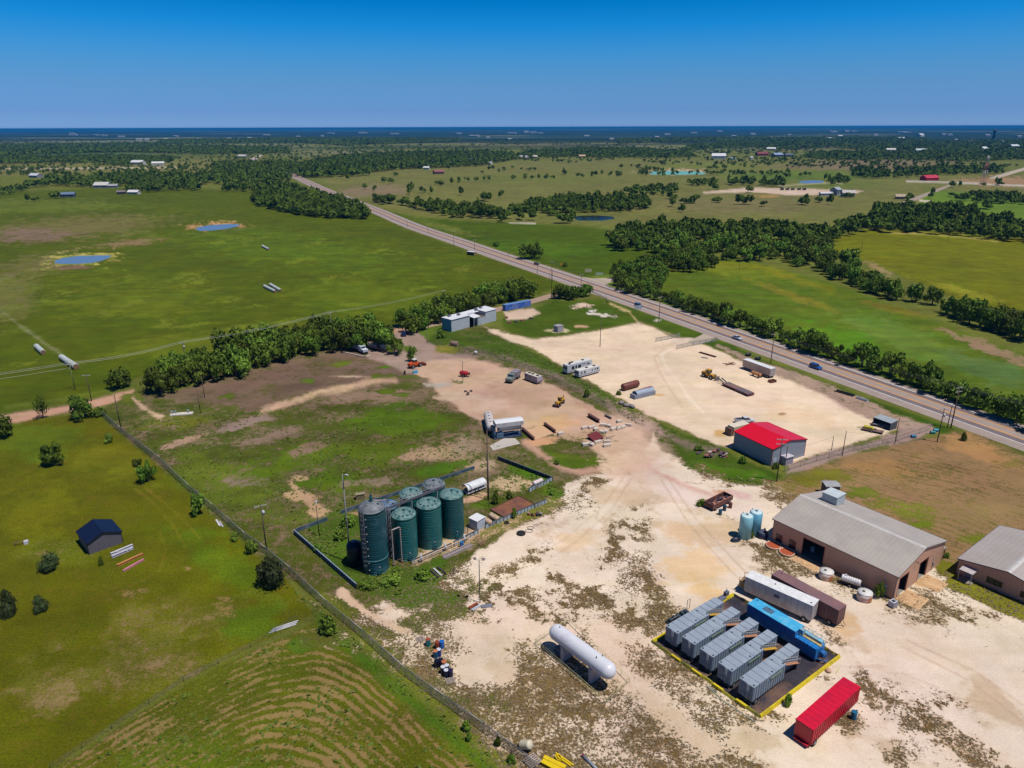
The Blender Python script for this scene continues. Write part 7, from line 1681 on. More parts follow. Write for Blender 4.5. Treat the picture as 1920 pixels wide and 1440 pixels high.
# ------------------------------------------------------------------ poles and wires
wood = mat("pole_wood", (96, 76, 70), .85, var=.2, scale=3); woodp = mat("weathered_pole", (150, 130, 116), .85); galv = mat("galvanised", (190,190,200), .4, metal=.4); ins = mat("insulator", (196, 206, 214), .3)
def pole(b, t, label, arms=0, r=.14, m=None, lamp=None, trafo=False, adir=None, name="utility_pole"):
    p = G(*b); h = HGT(b[0], b[1], t)
    e = empty(name, p, 0, label, "light pole" if name == 'light_pole' else "utility pole")
    mb = MB(); mb.tube((0, 0, 0), (0, 0, h), r, 10, r2=r * .72); mb.build('shaft', m or wood, e)
    a = R_(adir if adir is not None else 30); d = Vector((math.cos(a), math.sin(a), 0))
    for k in range(arms):
        z = h - .35 - k * 1.2; mb = MB(); mb.cbox((0, 0, z), (2.6, .12, .14), rz=a); ar = mb.build('crossarm', mat("pale_crossarm", (196, 190, 186)), e)
        for q in (-1.15, -.4, .4, 1.15): mb = MB(); mb.tube(d * q + Vector((0, 0, z + .07)), d * q + Vector((0, 0, z + .3)), .06, 6); mb.build('insulator', ins, ar)
    if trafo: mb = MB(); mb.tube(d * .35 + Vector((0, 0, h - 2.4)), d * .35 + Vector((0, 0, h - 1.5)), .26, 12); mb.build('transformer', mat("pale_transformer", (206, 210, 216), .4), e)
    if lamp == 'head':
        mb = MB(); mb.tube((0, 0, h - .1), d * .9 + Vector((0, 0, h + .25)), .05, 6); mb.cbox(tuple(d * 1.1 + Vector((0, 0, h + .22))), (.7, .3, .16), rz=a); mb.build('lamp', mat("pale_lamp_head", (206, 206, 210)), e)
    if lamp == 'twin':
        mb = MB(); mb.tube(-d * .8 + Vector((0, 0, h)), d * .8 + Vector((0, 0, h)), .04, 6); mb.build('bracket', galv, e)
        for s in (-.8, .8): mb = MB(); mb.lathe([(.12, h), (.32, h + .3)], 12, 0, Matrix.Translation(d * s)); mb.build('floodlight', mat("grey_flood", (120, 110, 110)), e)
    return e, p, h
PL = {}
def P_(k, *a, **kw): PL[k] = pole(*a, **kw)
P_('lot', (1125, 650), 595, "plain wooden pole standing alone in the middle of the white lot")
P_('fence', (228, 808), 740, "tall dark pole beside the chain link fence at the yard's upper left", r=.15)
P_('lane', (172, 752), 702, "dark pole with one pale crossarm beside the dirt lane", 1, adir=8)
P_('field', (141, 731), 681, "green-grey pole with crossarm in the big field beyond the lane", 1, m=mat("greenish_pole", (130, 140, 96)), adir=60)
P_('yl', (376, 774), 731, "short dark pole beside the small white wellhead slab", r=.11)
P_('yl2', (384, 746), 704, "short dark pole against the hedgerow behind the wellhead slab", r=.11)
P_('hedge', (350, 690), 641, "crossarm pole rising out of the hedgerow's west end with a pale transformer", 1, trafo=True, adir=60)
P_('hedge2', (624, 640), 585, "thin pole with crossarm just beyond the middle of the hedgerow", 1, m=woodp, r=.1, adir=60)
P_('field3', (833, 572), 544, "thin pole with crossarm in the field above the white office", 1, m=woodp, r=.1, adir=60)
P_('field4', (1034, 540), 520, "thin pole at the field end near the junction", 1, m=woodp, r=.09, adir=60)
P_('silo', (500, 1030), 946, "dark pole with crossarm and transformer beside the large dark cedar", 1, trafo=True, adir=28)
P_('short', (599, 1006), 947, "short lamp pole at the left corner of the silo containment", lamp='head', r=.1, adir=100, name="light_pole")
P_('tall', (657.5, 1055), 890, "very tall pale light pole beside the tallest silo", lamp='head', r=.16, m=mat("pale_tall_pole", (150, 146, 146)), adir=-30, name="light_pole")
P_('tall2', (915, 937), 807, "very tall dark pole beside the white hooped trailer", r=.15, lamp=None)
P_('tall2b', (917, 950), 845, "thinner pole standing right beside the very tall dark pole", r=.08, m=woodp)
P_('shedp', (877, 1000), 926, "slim green-brown pole beside the small white utility shed", r=.08, m=mat("greenish_pole", (130, 140, 96)))
P_('twin', (900, 1130), 1050, "pole with two round floodlights in the weedy sand below the silos", lamp='twin', r=.1, m=mat("grey_brown_pole", (110, 96, 90)), adir=-8, name="light_pole")
P_('curve', (868, 717), 677, "black curved-head lamp pole beside the red tank trailer", lamp='head', r=.1, m=mat("black_pole", (50, 46, 50)), adir=150, name="light_pole")
P_('lawn', (801, 643), 617, "thin green-grey pole on the lawn below the white office", r=.1, m=mat("greenish_pole", (130, 140, 96)))
P_('rs1', (1456, 903), 822, "dark crossarm pole in front of the red-roofed shed", 2, adir=-5)
P_('rs2', (1472, 872), 837, "short thick pole just in front of the red-roofed shed's wall", r=.14)
P_('f1', (1559, 844), 817, "short brown pole with guy wires on the lot fence line", r=.1)
P_('f2', (1579, 855), 808, "taller brown pole next to the guyed one on the lot fence line", r=.11)
P_('f3', (1677.5, 832), 784, "brown pole at the fence bend beside the open-sided shelter", r=.11)
P_('c1', (1757, 829), 766, "dark pole with transformer on the brown field's top corner", 1, trafo=True, adir=5)
P_('c2', (1776, 802), 761, "plain pole leaning close to the double-crossarm pole", r=.13)
P_('c3', (1782.5, 803), 725, "tall highway pole with two crossarms at the lot corner", 2, r=.17, adir=20)
P_('h1', (1445, 681), 625, "crossarm highway pole beside the far side trailer", 1, r=.16, adir=20)
P_('h2', (1235, 605), 556, "crossarm highway pole by the meadow opposite the hedge", 1, r=.16, adir=20)
P_('h3', (1089, 556), 514, "crossarm highway pole rising from the junction clump", 1, r=.14, adir=20)
P_('h4', (1034, 545), 490, "tall crossarm pole before the junction on the field side", 1, r=.14, adir=20)
P_('h5', (1007.5, 514), 491, "crossarm pole beside the highway under the big round oak", 1, r=.12, adir=20)
P_('j1', (1031, 527), 506, "short pole left of a pair near the junction", r=.1)
P_('j2', (1036, 527), 506, "short pole right of a pair near the junction", r=.1)
P_('j3', (1100, 577), 560, "short pole on the broken slab in the meadow", r=.1)
P_('n1', (953, 480), 463, "roadside pole beyond the tiny white shelter", r=.12, m=woodp)
P_('n2', (890, 470), 449, "roadside pole directly behind the tiny white shelter", 1, r=.12, adir=20)
P_('n3', (851, 462), 433, "roadside pole before the tiny white shelter", 1, r=.12, adir=20)
P_('n4', (803, 438), 425, "distant roadside pole, nearer of the two before the wood", r=.12)
P_('n5', (764, 425), 413, "distant roadside pole right beside the wood's end", r=.12)
P_('r1', (1614, 477), 451, "leaning pole at the edge of the yellow-green meadow", r=.13)
P_('r2', (1777, 452), 424, "pole in the middle of the yellow-green meadow", r=.12)
P_('r3', (1386, 505), 487, "thin pole in the round meadow beyond the hedge", r=.1)
P_('off', (G(1741, 1069).x and 1741, 1069), 1052, "slim conduit pole beside the tan shop's bay doors", r=.05, m=galv)
# guy wires of f1
wire_m = mat("pale_wire", (206, 206, 196), .5); wire_d = mat("dark_wire", (90, 86, 96), .5)
def wire(a, b, label, sag=.6, r=.03, m=wire_m, offs=((0, 0),), group="power line wires"):
    o0 = Vector(a); 
    for k, (ox, oz) in enumerate(offs):
        mb = MB(); d = (Vector(b) - Vector(a)); nn = Vector((-d.y, d.x, 0)).normalized()
        pts = [d * t + nn * ox + Vector((0, 0, oz - 4 * sag * t * (1 - t))) for t in np.linspace(0, 1, 13)]
        mb.path(pts, r, 5); o = mb.build('wire', m); o.location = o0
        tag(o, f"{['field-side','middle','road-side','lower'][k]} wire strung {label}", 'wire', group)
def top(k, dz=.0):
    e_, p_, h_ = PL[k]; return Vector((p_.x, p_.y, h_ + dz))
L3 = ((-1.1, 0), (0, .1), (1.1, 0))
for a, b, lb_ in (('c3', 'h1', 'between the double-crossarm pole and the far trailer pole'), ('h1', 'h2', 'between the far trailer pole and the meadow pole'), ('h2', 'h3', 'from the meadow pole to the junction clump pole'), ('h3', 'h4', 'over the junction')):
    wire(top(a), top(b), lb_, 1.0, .028, wire_d, L3)
q = G(2060, 870); wire(top('c3'), Vector((q.x, q.y, 12)), 'from the double-crossarm pole out of the picture', .8, .028, wire_d, L3)
q = G(-330, 800); wire(top('field'), Vector((q.x, q.y, 9)), 'from the green-grey field pole out of the picture', .5, .045, wire_m, ((-.9, 0), (.9, 0), (0, -1.6)))
for a, b, lb_ in (('field', 'hedge', 'from the green-grey field pole to the transformer pole in the hedgerow'), ('hedge', 'hedge2', 'over the big field behind the hedgerow'), ('hedge2', 'field3', 'over the field toward the white office')):
    wire(top(a), top(b), lb_, 1.0, .045 if b != 'field3' else .03, wire_m, ((-.9, 0), (.9, 0)))
wire(top('lane'), top('silo', -.4), 'along the chain link fence from the lane pole', 1.5, .018, wire_d, ((0, 0),)) if False else None
wire(top('rs2', -1), top('f1', -.3), 'from the thick pole at the red-roofed shed to the guyed pole', .3, .02, wire_d)
wire(top('f2', -.3), Vector((G(1640, 812).x, G(1640, 812).y, .5)), 'dipping from the fence pole to the small trailers', .4, .02, wire_d)
# ------------------------------------------------------------------ fences
cl = bpy.data.materials.new("chain_link"); n, l, b, out = nodes_of(cl)
tr = n.new("ShaderNodeBsdfTransparent"); ms = n.new("ShaderNodeMixShader"); ms.inputs[0].default_value = .5
b.inputs["Base Color"].default_value = (*alb(170, 172, 166), 1); b.inputs["Roughness"].default_value = .6
l.new(tr.outputs[0], ms.inputs[1]); l.new(b.outputs[0], ms.inputs[2]); l.new(ms.outputs[0], out.inputs[0])
def link_fence(pts, label, h=1.8, step=3.0, m=None, pm=galv):
    P = [G(*q) for q in pts]; e = empty("chain_link_fence", P[0], 0, label, "fence"); o0 = P[0]
    mb = MB(); rl = MB()
    for a, b_ in zip(P, P[1:]):
        a, b_ = a - o0, b_ - o0; mb.add([(a.x, a.y, .03), (b_.x, b_.y, .03), (b_.x, b_.y, h), (a.x, a.y, h)], [(0, 1, 2, 3)]); rl.tube(a + Vector((0, 0, h)), b_ + Vector((0, 0, h)), .035 if h > 1.2 else .012, 5)
    mb.build('link_mesh', m or cl, e); rl.build('top_rail', pm, e)
    for a, b_ in zip(P, P[1:]):
        n_ = max(1, round((b_ - a).length / step))
        for k in range(n_): q = a - o0 + (b_ - a) * (k / n_); p = MB(); p.tube(q, q + Vector((0, 0, h + .05)), .04, 5); p.build('post', pm, e)
link_fence([(183, 772), (228, 812), (300, 868), (356, 922), (400, 958), (460, 1012), (500, 1040), (545, 1078), (612, 1140), (680, 1196), (760, 1268), (835, 1322), (905, 1372), (960, 1412), (1010, 1450)], "long chain link fence between the green paddock, the crop rows and the yard")
link_fence([(1229, 641), (1252, 637), (1275, 631)], "short chain link fence left of the white lot entrance", 1.7, 3, pm=mat("brown_fence_post", (110, 90, 84)))
link_fence([(1268, 655), (1300, 648), (1345, 640)], "short chain link fence right of the white lot entrance", 1.7, 3, pm=mat("brown_fence_post", (110, 90, 84)))
cl2 = cl.copy(); cl2.node_tree.nodes["Mix Shader"].inputs[0].default_value = .22
cl3 = cl.copy(); cl3.node_tree.nodes["Mix Shader"].inputs[0].default_value = .07
link_fence([(1470, 885), (1530, 866), (1600, 846), (1680, 828), (1745, 806)], "thin wire fence between the brown field and the white lot", 1.5, 5, cl2, mat("brown_fence_post", (110, 90, 84)))
link_fence([(800, 645), (905, 662), (1010, 700), (1100, 745), (1210, 800)], "overgrown wire fence on the green bank beside the white lot", 1.4, 5, cl2, mat("brown_fence_post", (110, 90, 84)))
link_fence([(95, 1442), (210, 1367), (345, 1278), (470, 1214), (560, 1158)], "low wire fence along the crop field's upper side", 1.0, 5, cl3, mat("green_t_post", (60, 80, 50)))
gr_m = mat("guardrail_steel", (176, 176, 180), .4, metal=.4)
def guard(pts, label):
    P = [G(*q) for q in pts]; e = empty("guardrail", P[0], 0, label, "guardrail"); mb = MB()
    for a, b_ in zip(P, P[1:]):
        a, b_ = a - P[0], b_ - P[0]; d = (b_ - a).normalized(); nn = Vector((-d.y, d.x, 0)) * .05; up = Vector((0, 0, 1))
        mb.add([a - nn + up * .45, b_ - nn + up * .45, b_ + nn + up * .45, a + nn + up * .45, a - nn + up * .78, b_ - nn + up * .78, b_ + nn + up * .78, a + nn + up * .78], [(0,1,2,3),(4,5,6,7),(0,1,5,4),(1,2,6,5),(2,3,7,6),(3,0,4,7)])
    mb.build('beam', gr_m, e)
    for a in P: mb = MB(); mb.box(-.08, .08, -.08, .08, 0, .7, 0, Matrix.Translation(a - P[0])); mb.build('post', wood, e)
guard([(1136, 534), (1143, 540), (1158, 545), (1184, 547)], "curved guardrail on the corner of the side road")
guard([(1112, 549), (1125, 556), (1138, 562), (1139, 566)], "short guardrail beside the junction clump")
# ------------------------------------------------------------------ signs
def sign(b, t, w, h, c, label, posts=2, rz=0, draw=None):
    p = G(*b); H_ = HGT(b[0], b[1], t); e = empty("road_sign", p, R_(rz), label, "sign")
    mb = MB(); mb.box(-w / 2, w / 2, -.03, .03, H_ - h, H_); mb.build('panel', mat("sign_%d_%d_%d" % c, c, .4), e)
    for k in range(posts): x = 0 if posts == 1 else (-.35 + .7 * k) * w; mb = MB(); mb.box(x - .05, x + .05, .031, .1, 0, H_ - .05); mb.build('post', galv, e)
    return e
sign((1103, 512), 504, 4.0, 2.0, (226, 216, 176), "cream signboard on posts beyond the junction")
sign((1124, 515), 511, 4.4, 1.4, (206, 226, 214), "low pale green sign on the grass right of the cream signboard")
sign((1196, 583), 573, 3.2, 1.7, (226, 230, 234), "small white sign on the verge beside the blue-grey car")
e = sign((1053, 500), 493, 1.6, 1.6, (230, 180, 40), "yellow warning sign beside the small dark verge tree", 1)
# ------------------------------------------------------------------ hay, scrap, drums, rubble
hay = mat("white_bale_wrap", (206, 212, 210), .45, dirt=(170, 166, 140), dirt_amt=.3)
def bales(a, b, label, r=.85):
    A, B = G(*a), G(*b); L = (B - A).length; e = empty("wrapped_bale_row", A, math.atan2((B - A).y, (B - A).x), label, "hay bales", "white wrapped bale rows in the big field")
    prof = [(.2, 0)]; k = 0
    while k * 1.3 < L: prof += [(r * .96, k * 1.3 + .02), (r, k * 1.3 + .2), (r, k * 1.3 + 1.1), (r * .96, k * 1.3 + 1.28)]; k += 1
    prof += [(.2, prof[-1][1] + .02)]
    mb = MB(); mb.lathe(prof, 18, 0, Matrix.Translation((0, 0, r * .96)) @ Matrix.Rotation(R_(90), 4, 'Y')); mb.build('wrap', hay, e)
    mb = MB(); mb.lathe([(r * .9, prof[-1][1] + .01), (r * .9, prof[-1][1] + .05)], 16, 0, Matrix.Translation((0, 0, r * .96)) @ Matrix.Rotation(R_(90), 4, 'Y')); mb.build('hay_end', mat("brown_hay", (150, 116, 84), .9), e)
bales((492, 463), (503, 469), "single short bale row highest in the big field")
bales((496, 539), (516, 549), "left of the two parallel bale rows in mid field"); bales((507, 536), (526, 547), "right of the two parallel bale rows in mid field")
bales((69, 653), (81, 664), "short bale row near the left edge of the field", 1.0); bales((116, 674), (143, 692), "longest bale row, beside the green-grey field pole", 1.1)
def drum(u, v, c, label, lid=None, lying=False):
    p = G(u, v); e = empty("oil_drum", p, 0, label, "drum", "drums beside the chain link fence")
    M_ = Matrix.Identity(4) if not lying else Matrix.Translation((0, 0, .42)) @ Matrix.Rotation(R_(90), 4, 'Y')
    mb = MB(); mb.lathe([(.40, 0), (.42, .04), (.40, .08), (.40, .42), (.425, .45), (.40, .48), (.40, .82), (.425, .85), (.40, .88), (.40, 1.22), (.42, 1.26)], 20, 0, M_); mb.build('body', mat("drum_%d_%d_%d" % c, c, .4), e)
    mb = MB(); mb.lathe([(.39, 1.262), (.37, 1.3)], 20, 0, M_); mb.build('lid', mat("lid_%d_%d_%d" % (lid or c), lid or c, .4), e)
drum(803, 1210, (30, 130, 130), "teal drum with rusty lid on the pallet, farthest from the others", (170, 76, 46))
drum(820, 1215, (150, 70, 40), "rust brown drum beside the bright blue one"); drum(828.5, 1214, (24, 110, 196), "bright blue drum, topmost in the cluster")
drum(817, 1232, (26, 90, 130), "blue drum with orange lid below the rust brown one", (210, 130, 80)); drum(823, 1229, (20, 60, 140), "deep blue drum with white cap in the middle of the cluster", (220, 222, 230))
drum(819, 1250, (24, 24, 50), "black drum on the left in the middle pair"); drum(826, 1248, (30, 28, 56), "black drum on the right in the middle pair")
drum(833, 1252, (200, 120, 80), "orange-topped drum just above the navy ones"); drum(831, 1262, (18, 30, 66), "navy drum with white lid on the left of the lower trio", (220, 222, 230)); drum(838, 1259, (18, 36, 80), "navy drum with white lid at the back of the lower trio", (220, 222, 230)); drum(837, 1268, (16, 26, 60), "navy drum with white lid in front of the lower trio", (220, 222, 230)); drum(845, 1268, (40, 28, 70), "purple-black drum farthest right of the lower cluster")
drum(1600, 1347, (20, 110, 150), "blue drum alone beside the crimson tank"); drum(866, 1026, (30, 120, 176), "blue drum at the pale broken wall below the silos")
drum(1350, 965, (34, 90, 120), "teal drum beside the scrap trailer, nearer the camera"); drum(1358, 957, (20, 60, 90), "dark teal drum beside the scrap trailer, the upper one"); drum(1369, 952, (110, 60, 50), "small brown drum right of the scrap trailer")
drum(1708, 820, (40, 130, 176), "blue drum lying on the lot fence line, alone", lying=True); drum(1744, 813, (30, 140, 150), "teal drum at the fence corner", lying=True); drum(1750, 809, (50, 160, 196), "light blue drum at the fence corner", lying=True)
pal = mat("grey_pallet_wood", (176, 160, 150), .8)
def pallet(u, v, rz, label, m=pal, s=1.0):
    e = empty("pallet", G(u, v), R_(rz), label, "pallet"); mb = MB()
    for k in range(6): mb.box(-.7 * s, .7 * s, (-.6 + k * .22) * s, (-.48 + k * .22) * s, .1, .13)
    for k in range(3): mb.box((-.65 + k * .6) * s, (-.55 + k * .6) * s, -.6 * s, .62 * s, 0, .1)
    mb.build('slats', m, e)
pallet(788, 1199, 30, "grey wooden pallet beside the teal drum"); pallet(844, 1277, 20, "grey wooden pallet below the navy drums"); pallet(998, 1427, 40, "grey grate-like pallet beside the fence at the picture bottom", s=1.5)
def beam(a, b, w, h, m, label, cat="beam", name="steel_beam", z=0, group=None, prof='I'):
    A, B = G(*a), G(*b); L = (B - A).length; e = empty(name, A, math.atan2((B - A).y, (B - A).x), label, cat, group); mb = MB()
    if prof == 'I': mb.box(0, L, -w / 2, w / 2, z, z + h * .15); mb.box(0, L, -w * .12, w * .12, z + h * .15, z + h * .85); mb.box(0, L, -w / 2, w / 2, z + h * .85, z + h)
    elif prof == 'U': mb.box(0, L, -w / 2, w / 2, z, z + .06); mb.box(0, L, -w / 2, -w / 2 + .06, z + .06, z + h); mb.box(0, L, w / 2 - .06, w / 2, z + .06, z + h)
    else: mb.tube((0, 0, z + w / 2), (L, 0, z + w / 2), w / 2, 12)
    mb.build('body', m, e); return e
yb2 = mat("bright_yellow_steel", (240, 206, 20), .45); 
beam((1017, 1430), (1052, 1449), 1.0, .6, yb2, "broad bright yellow steel beam at the bottom edge, lower one"); beam((1020, 1425), (1060, 1445), .6, .7, yb2, "bright yellow steel beam lying just above the broad one")
beam((1042, 1413), (1075, 1436), .22, .2, yb2, "thin yellow steel frame rail farthest up"); beam((1041, 1417), (1070, 1437), .22, .2, yb2, "thin yellow rail below the farthest one")
e = empty("yellow_bracket", G(1047, 1424), .5, "small yellow steel box frame between the thin rails", "bracket"); mb = MB(); mb.box(-.4, .4, -.4, -.3, 0, .5); mb.box(-.4, .4, .3, .4, 0, .5); mb.box(-.4, -.3, -.3, .3, 0, .5); mb.box(.3, .4, -.3, .3, 0, .5); mb.build('body', yb2, e)
e = beam((1094, 1420), (1125, 1450), .42, .4, mat("grey_steel_pipe", (150, 156, 166), .4), "thick grey pipe with dark red cap at the bottom edge", "pipe", "steel_pipe", prof='O'); mb = MB(); mb.tube((-.25, 0, .22), (0, 0, .22), .24, 14); mb.build('cap', mat("dark_red_cap", (130, 30, 50)), e)
e = empty("cream_tank", G(986, 1405), R_(-35), "small cream ribbed water tank on its side near the bottom fence", "tank"); prof = [(.1, -1), (.5, -.95), (.62, -.8)] + [(.62 + .03 * (k % 2), -.8 + .16 * k) for k in range(11)] + [(.5, .95), (.1, 1)]; mb = MB(); mb.lathe(prof, 20, 0, Matrix.Translation((0, 0, .85)) @ Matrix.Rotation(R_(60), 4, 'Y')); mb.build('shell', mat("cream_plastic", (222, 212, 184), .5), e); mb = MB(); mb.box(-.6, .6, -.5, .5, 0, .3); mb.build('cradle', mat("dark_cradle", (60, 50, 54)), e)
brs = mat("dark_brown_beam", (96, 62, 54), .8)
beam((978.5, 806), (1001, 826), .7, .9, brs, "dark brown beam edging the left side of the sandy ramp"); beam((1020.5, 797), (1041, 812), .7, .9, brs, "dark brown beam edging the right side of the sandy ramp"); beam((1103, 781), (1123, 793), .9, 1.0, brs, "short thick brown beam above the rubble blocks"); beam((1134, 780), (1146, 786), .5, .6, mat("grey_brown_beam", (110, 100, 100)), "short grey-brown beam at the hardstanding's edge")
rb = mat("red_brown_beam_lot", (120, 72, 66), .7); beam((1311, 661), (1342, 670), 1.0, .35, rb, "long flat red-brown channel near the lot entrance fence", prof='U'); e = empty("steel_plate", G(1321, 671), R_(-30), "small grey steel plate on the white lot by the red-brown channel", "plate"); mb = MB(); mb.box(-1.3, 1.3, -.6, .6, .01, .06); mb.build('body', mat("grey_plate", (110, 104, 110)), e)
beam((1566, 733), (1601, 743), 1.6, .4, mat("black_trough", (40, 44, 52), .5), "long black open trough on the verge beyond the white lot", "trough", "trough", prof='U'); beam((1606, 746), (1627, 753), 1.0, .5, mat("white_trough", (216, 222, 226), .5), "white channel lying right of the black trough", "trough", "trough", prof='U')
r = random.Random(3)
for (u, v), c, lb_ in (((1403, 667), (34, 36, 46), "black water tub on the verge, left one"), ((1421, 674), (34, 36, 46), "black water tub on the verge, right one")):
    e = empty("water_tub", G(u, v), 0, lb_, "tub"); mb = MB(); mb.lathe([(.9, 0), (1.1, .9), (1.0, .9), (.9, .5)], 20); mb.build('body', mat("black_tub_plastic", c, .6), e)
e = empty("rust_pile", G(1368, 673 + 10), .3, "rusty brown scrap frame at the front of the box trailer", "scrap"); mb = MB()
for k in range(8): mb.cbox((r.uniform(-2, 2), r.uniform(-1, 1), .3), (r.uniform(.8, 2), .15, .15), rz=r.uniform(0, 3), ry=r.uniform(-.3, .3))
mb.box(-1.2, 1.2, -.6, .6, 0, .2); mb.build('pieces', rust, e)
# stacked poles by the dark shed
wp = mat("white_pvc", (222, 220, 226), .4); 
beam((208, 1041), (249, 1024), .4, .5, wp, "white beam nearest the dark shed, upper of the stack", name="white_beam"); beam((210, 1046), (250, 1029), .5, .45, mat("lilac_white_beam", (196, 190, 206), .5), "lilac-white beam just below the white one", name="white_beam"); beam((220, 1062), (268, 1040), .55, .4, mat("orange_wood_beam", (196, 130, 76), .7), "orange wooden beam lying in the grass", name="wooden_beam"); beam((231, 1072), (270, 1050), .4, .35, mat("pink_white_beam", (216, 140, 150), .6), "pink and white beam lowest of the stack", name="painted_beam")
e = empty("scrap_heap", G(233, 1035), .5, "pile of white odds and ends behind the beams", "scrap"); mb = MB()
for k in range(9): mb.cbox((r.uniform(-1.4, 1.4), r.uniform(-.4, .4), .2), (r.uniform(.3, .8), .2, .25), rz=r.uniform(0, 3))
mb.build('pieces', mat("mixed_white", (206, 206, 216), var=.3, scale=5), e)
e = empty("sawhorse_table", G(40, 1021), R_(25), "small brown bench with a white box on its end in the paddock", "bench"); mb = MB(); mb.box(-1.2, .5, -.15, .15, .6, .68); mb.box(-1.1, -1.0, -.15, .15, 0, .6); mb.box(.3, .4, -.15, .15, 0, .6); mb.build('bench', mat("brown_bench", (120, 96, 60)), e); mb = MB(); mb.box(.55, 1.3, -.4, .35, 0, .7); mb.build('white_box', wp, e)
e = empty("metal_sheet_pile", G(410, 981), R_(-55), "narrow white metal sheets on the grass by the chain link fence", "sheets"); mb = MB(); mb.box(-1.8, 1.4, -.25, .1, .02, .12); mb.build('sheet', wp, e); mb = MB(); mb.box(-.6, 2.2, .2, .5, .02, .14); mb.build('sheet', mat("lilac_white_beam", (196, 190, 206), .5), e)
e = empty("pipe_bundle", G(530, 1176), R_(30), "long white pipes lying on bare ground above the crop field", "pipes")
for k in range(3): mb = MB(); mb.tube((-2.4 + .4 * k, -.5 + k * .4, .1), (2.2 + .3 * k, -.5 + k * .4, .1), .1, 8); mb.build('pipe', wp, e)
# steel channels near the silos
for k, (a, b_) in enumerate((((807, 1070), (822, 1084)), ((813, 1067), (828, 1081)), ((820, 1064), (836, 1077)))):
    beam(a, b_, .35, .3, mat("dark_violet_steel", (70, 56, 66), .6) if k != 1 else mat("pale_steel_channel", (206, 200, 206)), ["left dark channel of three on the sand", "middle pale channel of three on the sand", "right dark channel of three on the sand"][k])
e = empty("bent_scrap", G(851, 1074), .6, "twisted dark metal frame on the sand right of the channels", "scrap"); mb = MB(); mb.path([(-.9, -.5, .1), (-.4, .7, .7), (.6, .5, .3), (.9, -.4, .1), (-.9, -.5, .1)], .06, 6); mb.path([(-.3, -.2, .1), (.3, .3, .5)], .1, 6); mb.build('frame', mat("dark_scrap", (70, 60, 56)), e)
for (u, v, rz, c, lb_) in ((888, 1137, 45, (150, 70, 44), "rusty red panel at the foot of the twin floodlight pole"), (892, 1140, 50, (190, 190, 196), "pale panel beside the rusty one at the floodlight pole"), (912, 1137, 10, (130, 136, 150), "grey slatted panel right of the floodlight pole")):
    e = empty("loose_panel", G(u, v), R_(rz), lb_, "panel"); mb = MB(); mb.box(-1.0, 1.0, -.4, .4, .05, .2); mb.box(-1.0, 1.0, -.1, .1, .2, .25); mb.build('body', mat("panel_%d" % c[0], c, .7), e)
# hoses, tyres and junk by the pale wall
for (u, v, rr_, lb_) in ((977, 1001, 1.0, "big black tyre beside the hose coils"), (950, 981, .55, "small tyre leaning at the pale wall")):
    e = empty("tyre", G(u, v), 0, lb_, "tyre"); mb = MB(); mb.lathe([(rr_ * .55, .02), (rr_ * .95, 0), (rr_, .15), (rr_ * .95, .32), (rr_ * .55, .3)], 20); mb.build('body', tyre, e)
for k, (u, v, rr_) in enumerate(((995, 990, .7), (1005, 985, .5), (992, 996, .8))):
    e = empty("hose_coil", G(u, v), 0, f"{['right-hand','small far','largest near'][k]} loop of dark hose on the sand", "hose"); mb = MB(); mb.path([(rr_ * math.cos(t), rr_ * .8 * math.sin(t), .06) for t in np.linspace(0, 6.1, 18)], .05, 5); mb.build('loop', mat("dark_hose", (70, 64, 70)), e)
e = empty("junk_pile", G(1004, 965), .3, "pile of black, red and grey junk beside the pale ribbed wall", "junk")
for k in range(12): mb = MB(); mb.cbox((r.uniform(-1.6, 1.6), r.uniform(-.8, .8), r.uniform(.15, .5)), (r.uniform(.3, .9), r.uniform(.2, .5), r.uniform(.2, .4)), rz=r.uniform(0, 3), ry=r.uniform(-.4, .4)); mb.build('junk_piece', mat("junk_%d" % (k % 4), ((40, 40, 60), (170, 70, 56), (150, 150, 160), (100, 80, 76))[k % 4], .7), e)
e = empty("brick_stack", G(1336, 853), .3, "low heap of reddish scrap pallets on the green bank below the red-roofed shed", "scrap")
for k in range(16): mb = MB(); mb.cbox((r.uniform(-3.4, 3.4), r.uniform(-2.0, 2.0), .2 + .25 * (k % 3)), (r.uniform(1.0, 2.2), r.uniform(.7, 1.2), .14), rz=r.uniform(-.3, .3) + .4); mb.build('pallet_layer', mat("heap_%d" % (k % 4), ((150, 96, 86), (110, 80, 80), (196, 170, 166), (90, 70, 84))[k % 4], .8), e)
# concrete blocks
cb = mat("pale_concrete_block", (226, 212, 196), .85, var=.08); k = 0
BL = [(1161,792,1.6,1,0,"alone at the lane edge nearest the green bank"),(1178,799,1.9,.7,-40,"slanting on the lane bend"),(1096,804,2.0,.8,10,"left of the rubble, on orange soil"),(1110,803,2.4,.8,10,"end-on beside the orange soil"),(1117,807,1.3,1.2,0,"standing upright left of the grass patch"),(1132,799,2.2,.9,-30,"at the top of the grass patch"),(1141,801,1.6,.9,-50,"right of the one at the grass patch top"),(1152,806,2.6,.9,10,"first in the row beside the lane"),(1160,805,2.0,.9,14,"second in the row beside the lane"),(1168,803,1.8,.9,14,"last in the row beside the lane"),(1129,812,1.4,1.2,-40,"in the middle pair, left"),(1135,811,1.4,1.2,-60,"in the middle pair, right"),(1101,835,2.9,.9,0,"wide one below the maroon sheet"),(1109,836,1.4,1.1,-60,"leaning at the end of the wide one"),(1121,831,2.2,.8,10,"right under the maroon sheet's corner"),(1138,830,1.8,.8,-20,"above the white one at the rubble's near edge"),(1138,837,2.2,.9,0,"white one nearest the camera"),(1051,815,1.7,.9,5,"alone by the sandy ramp's dark beam")]
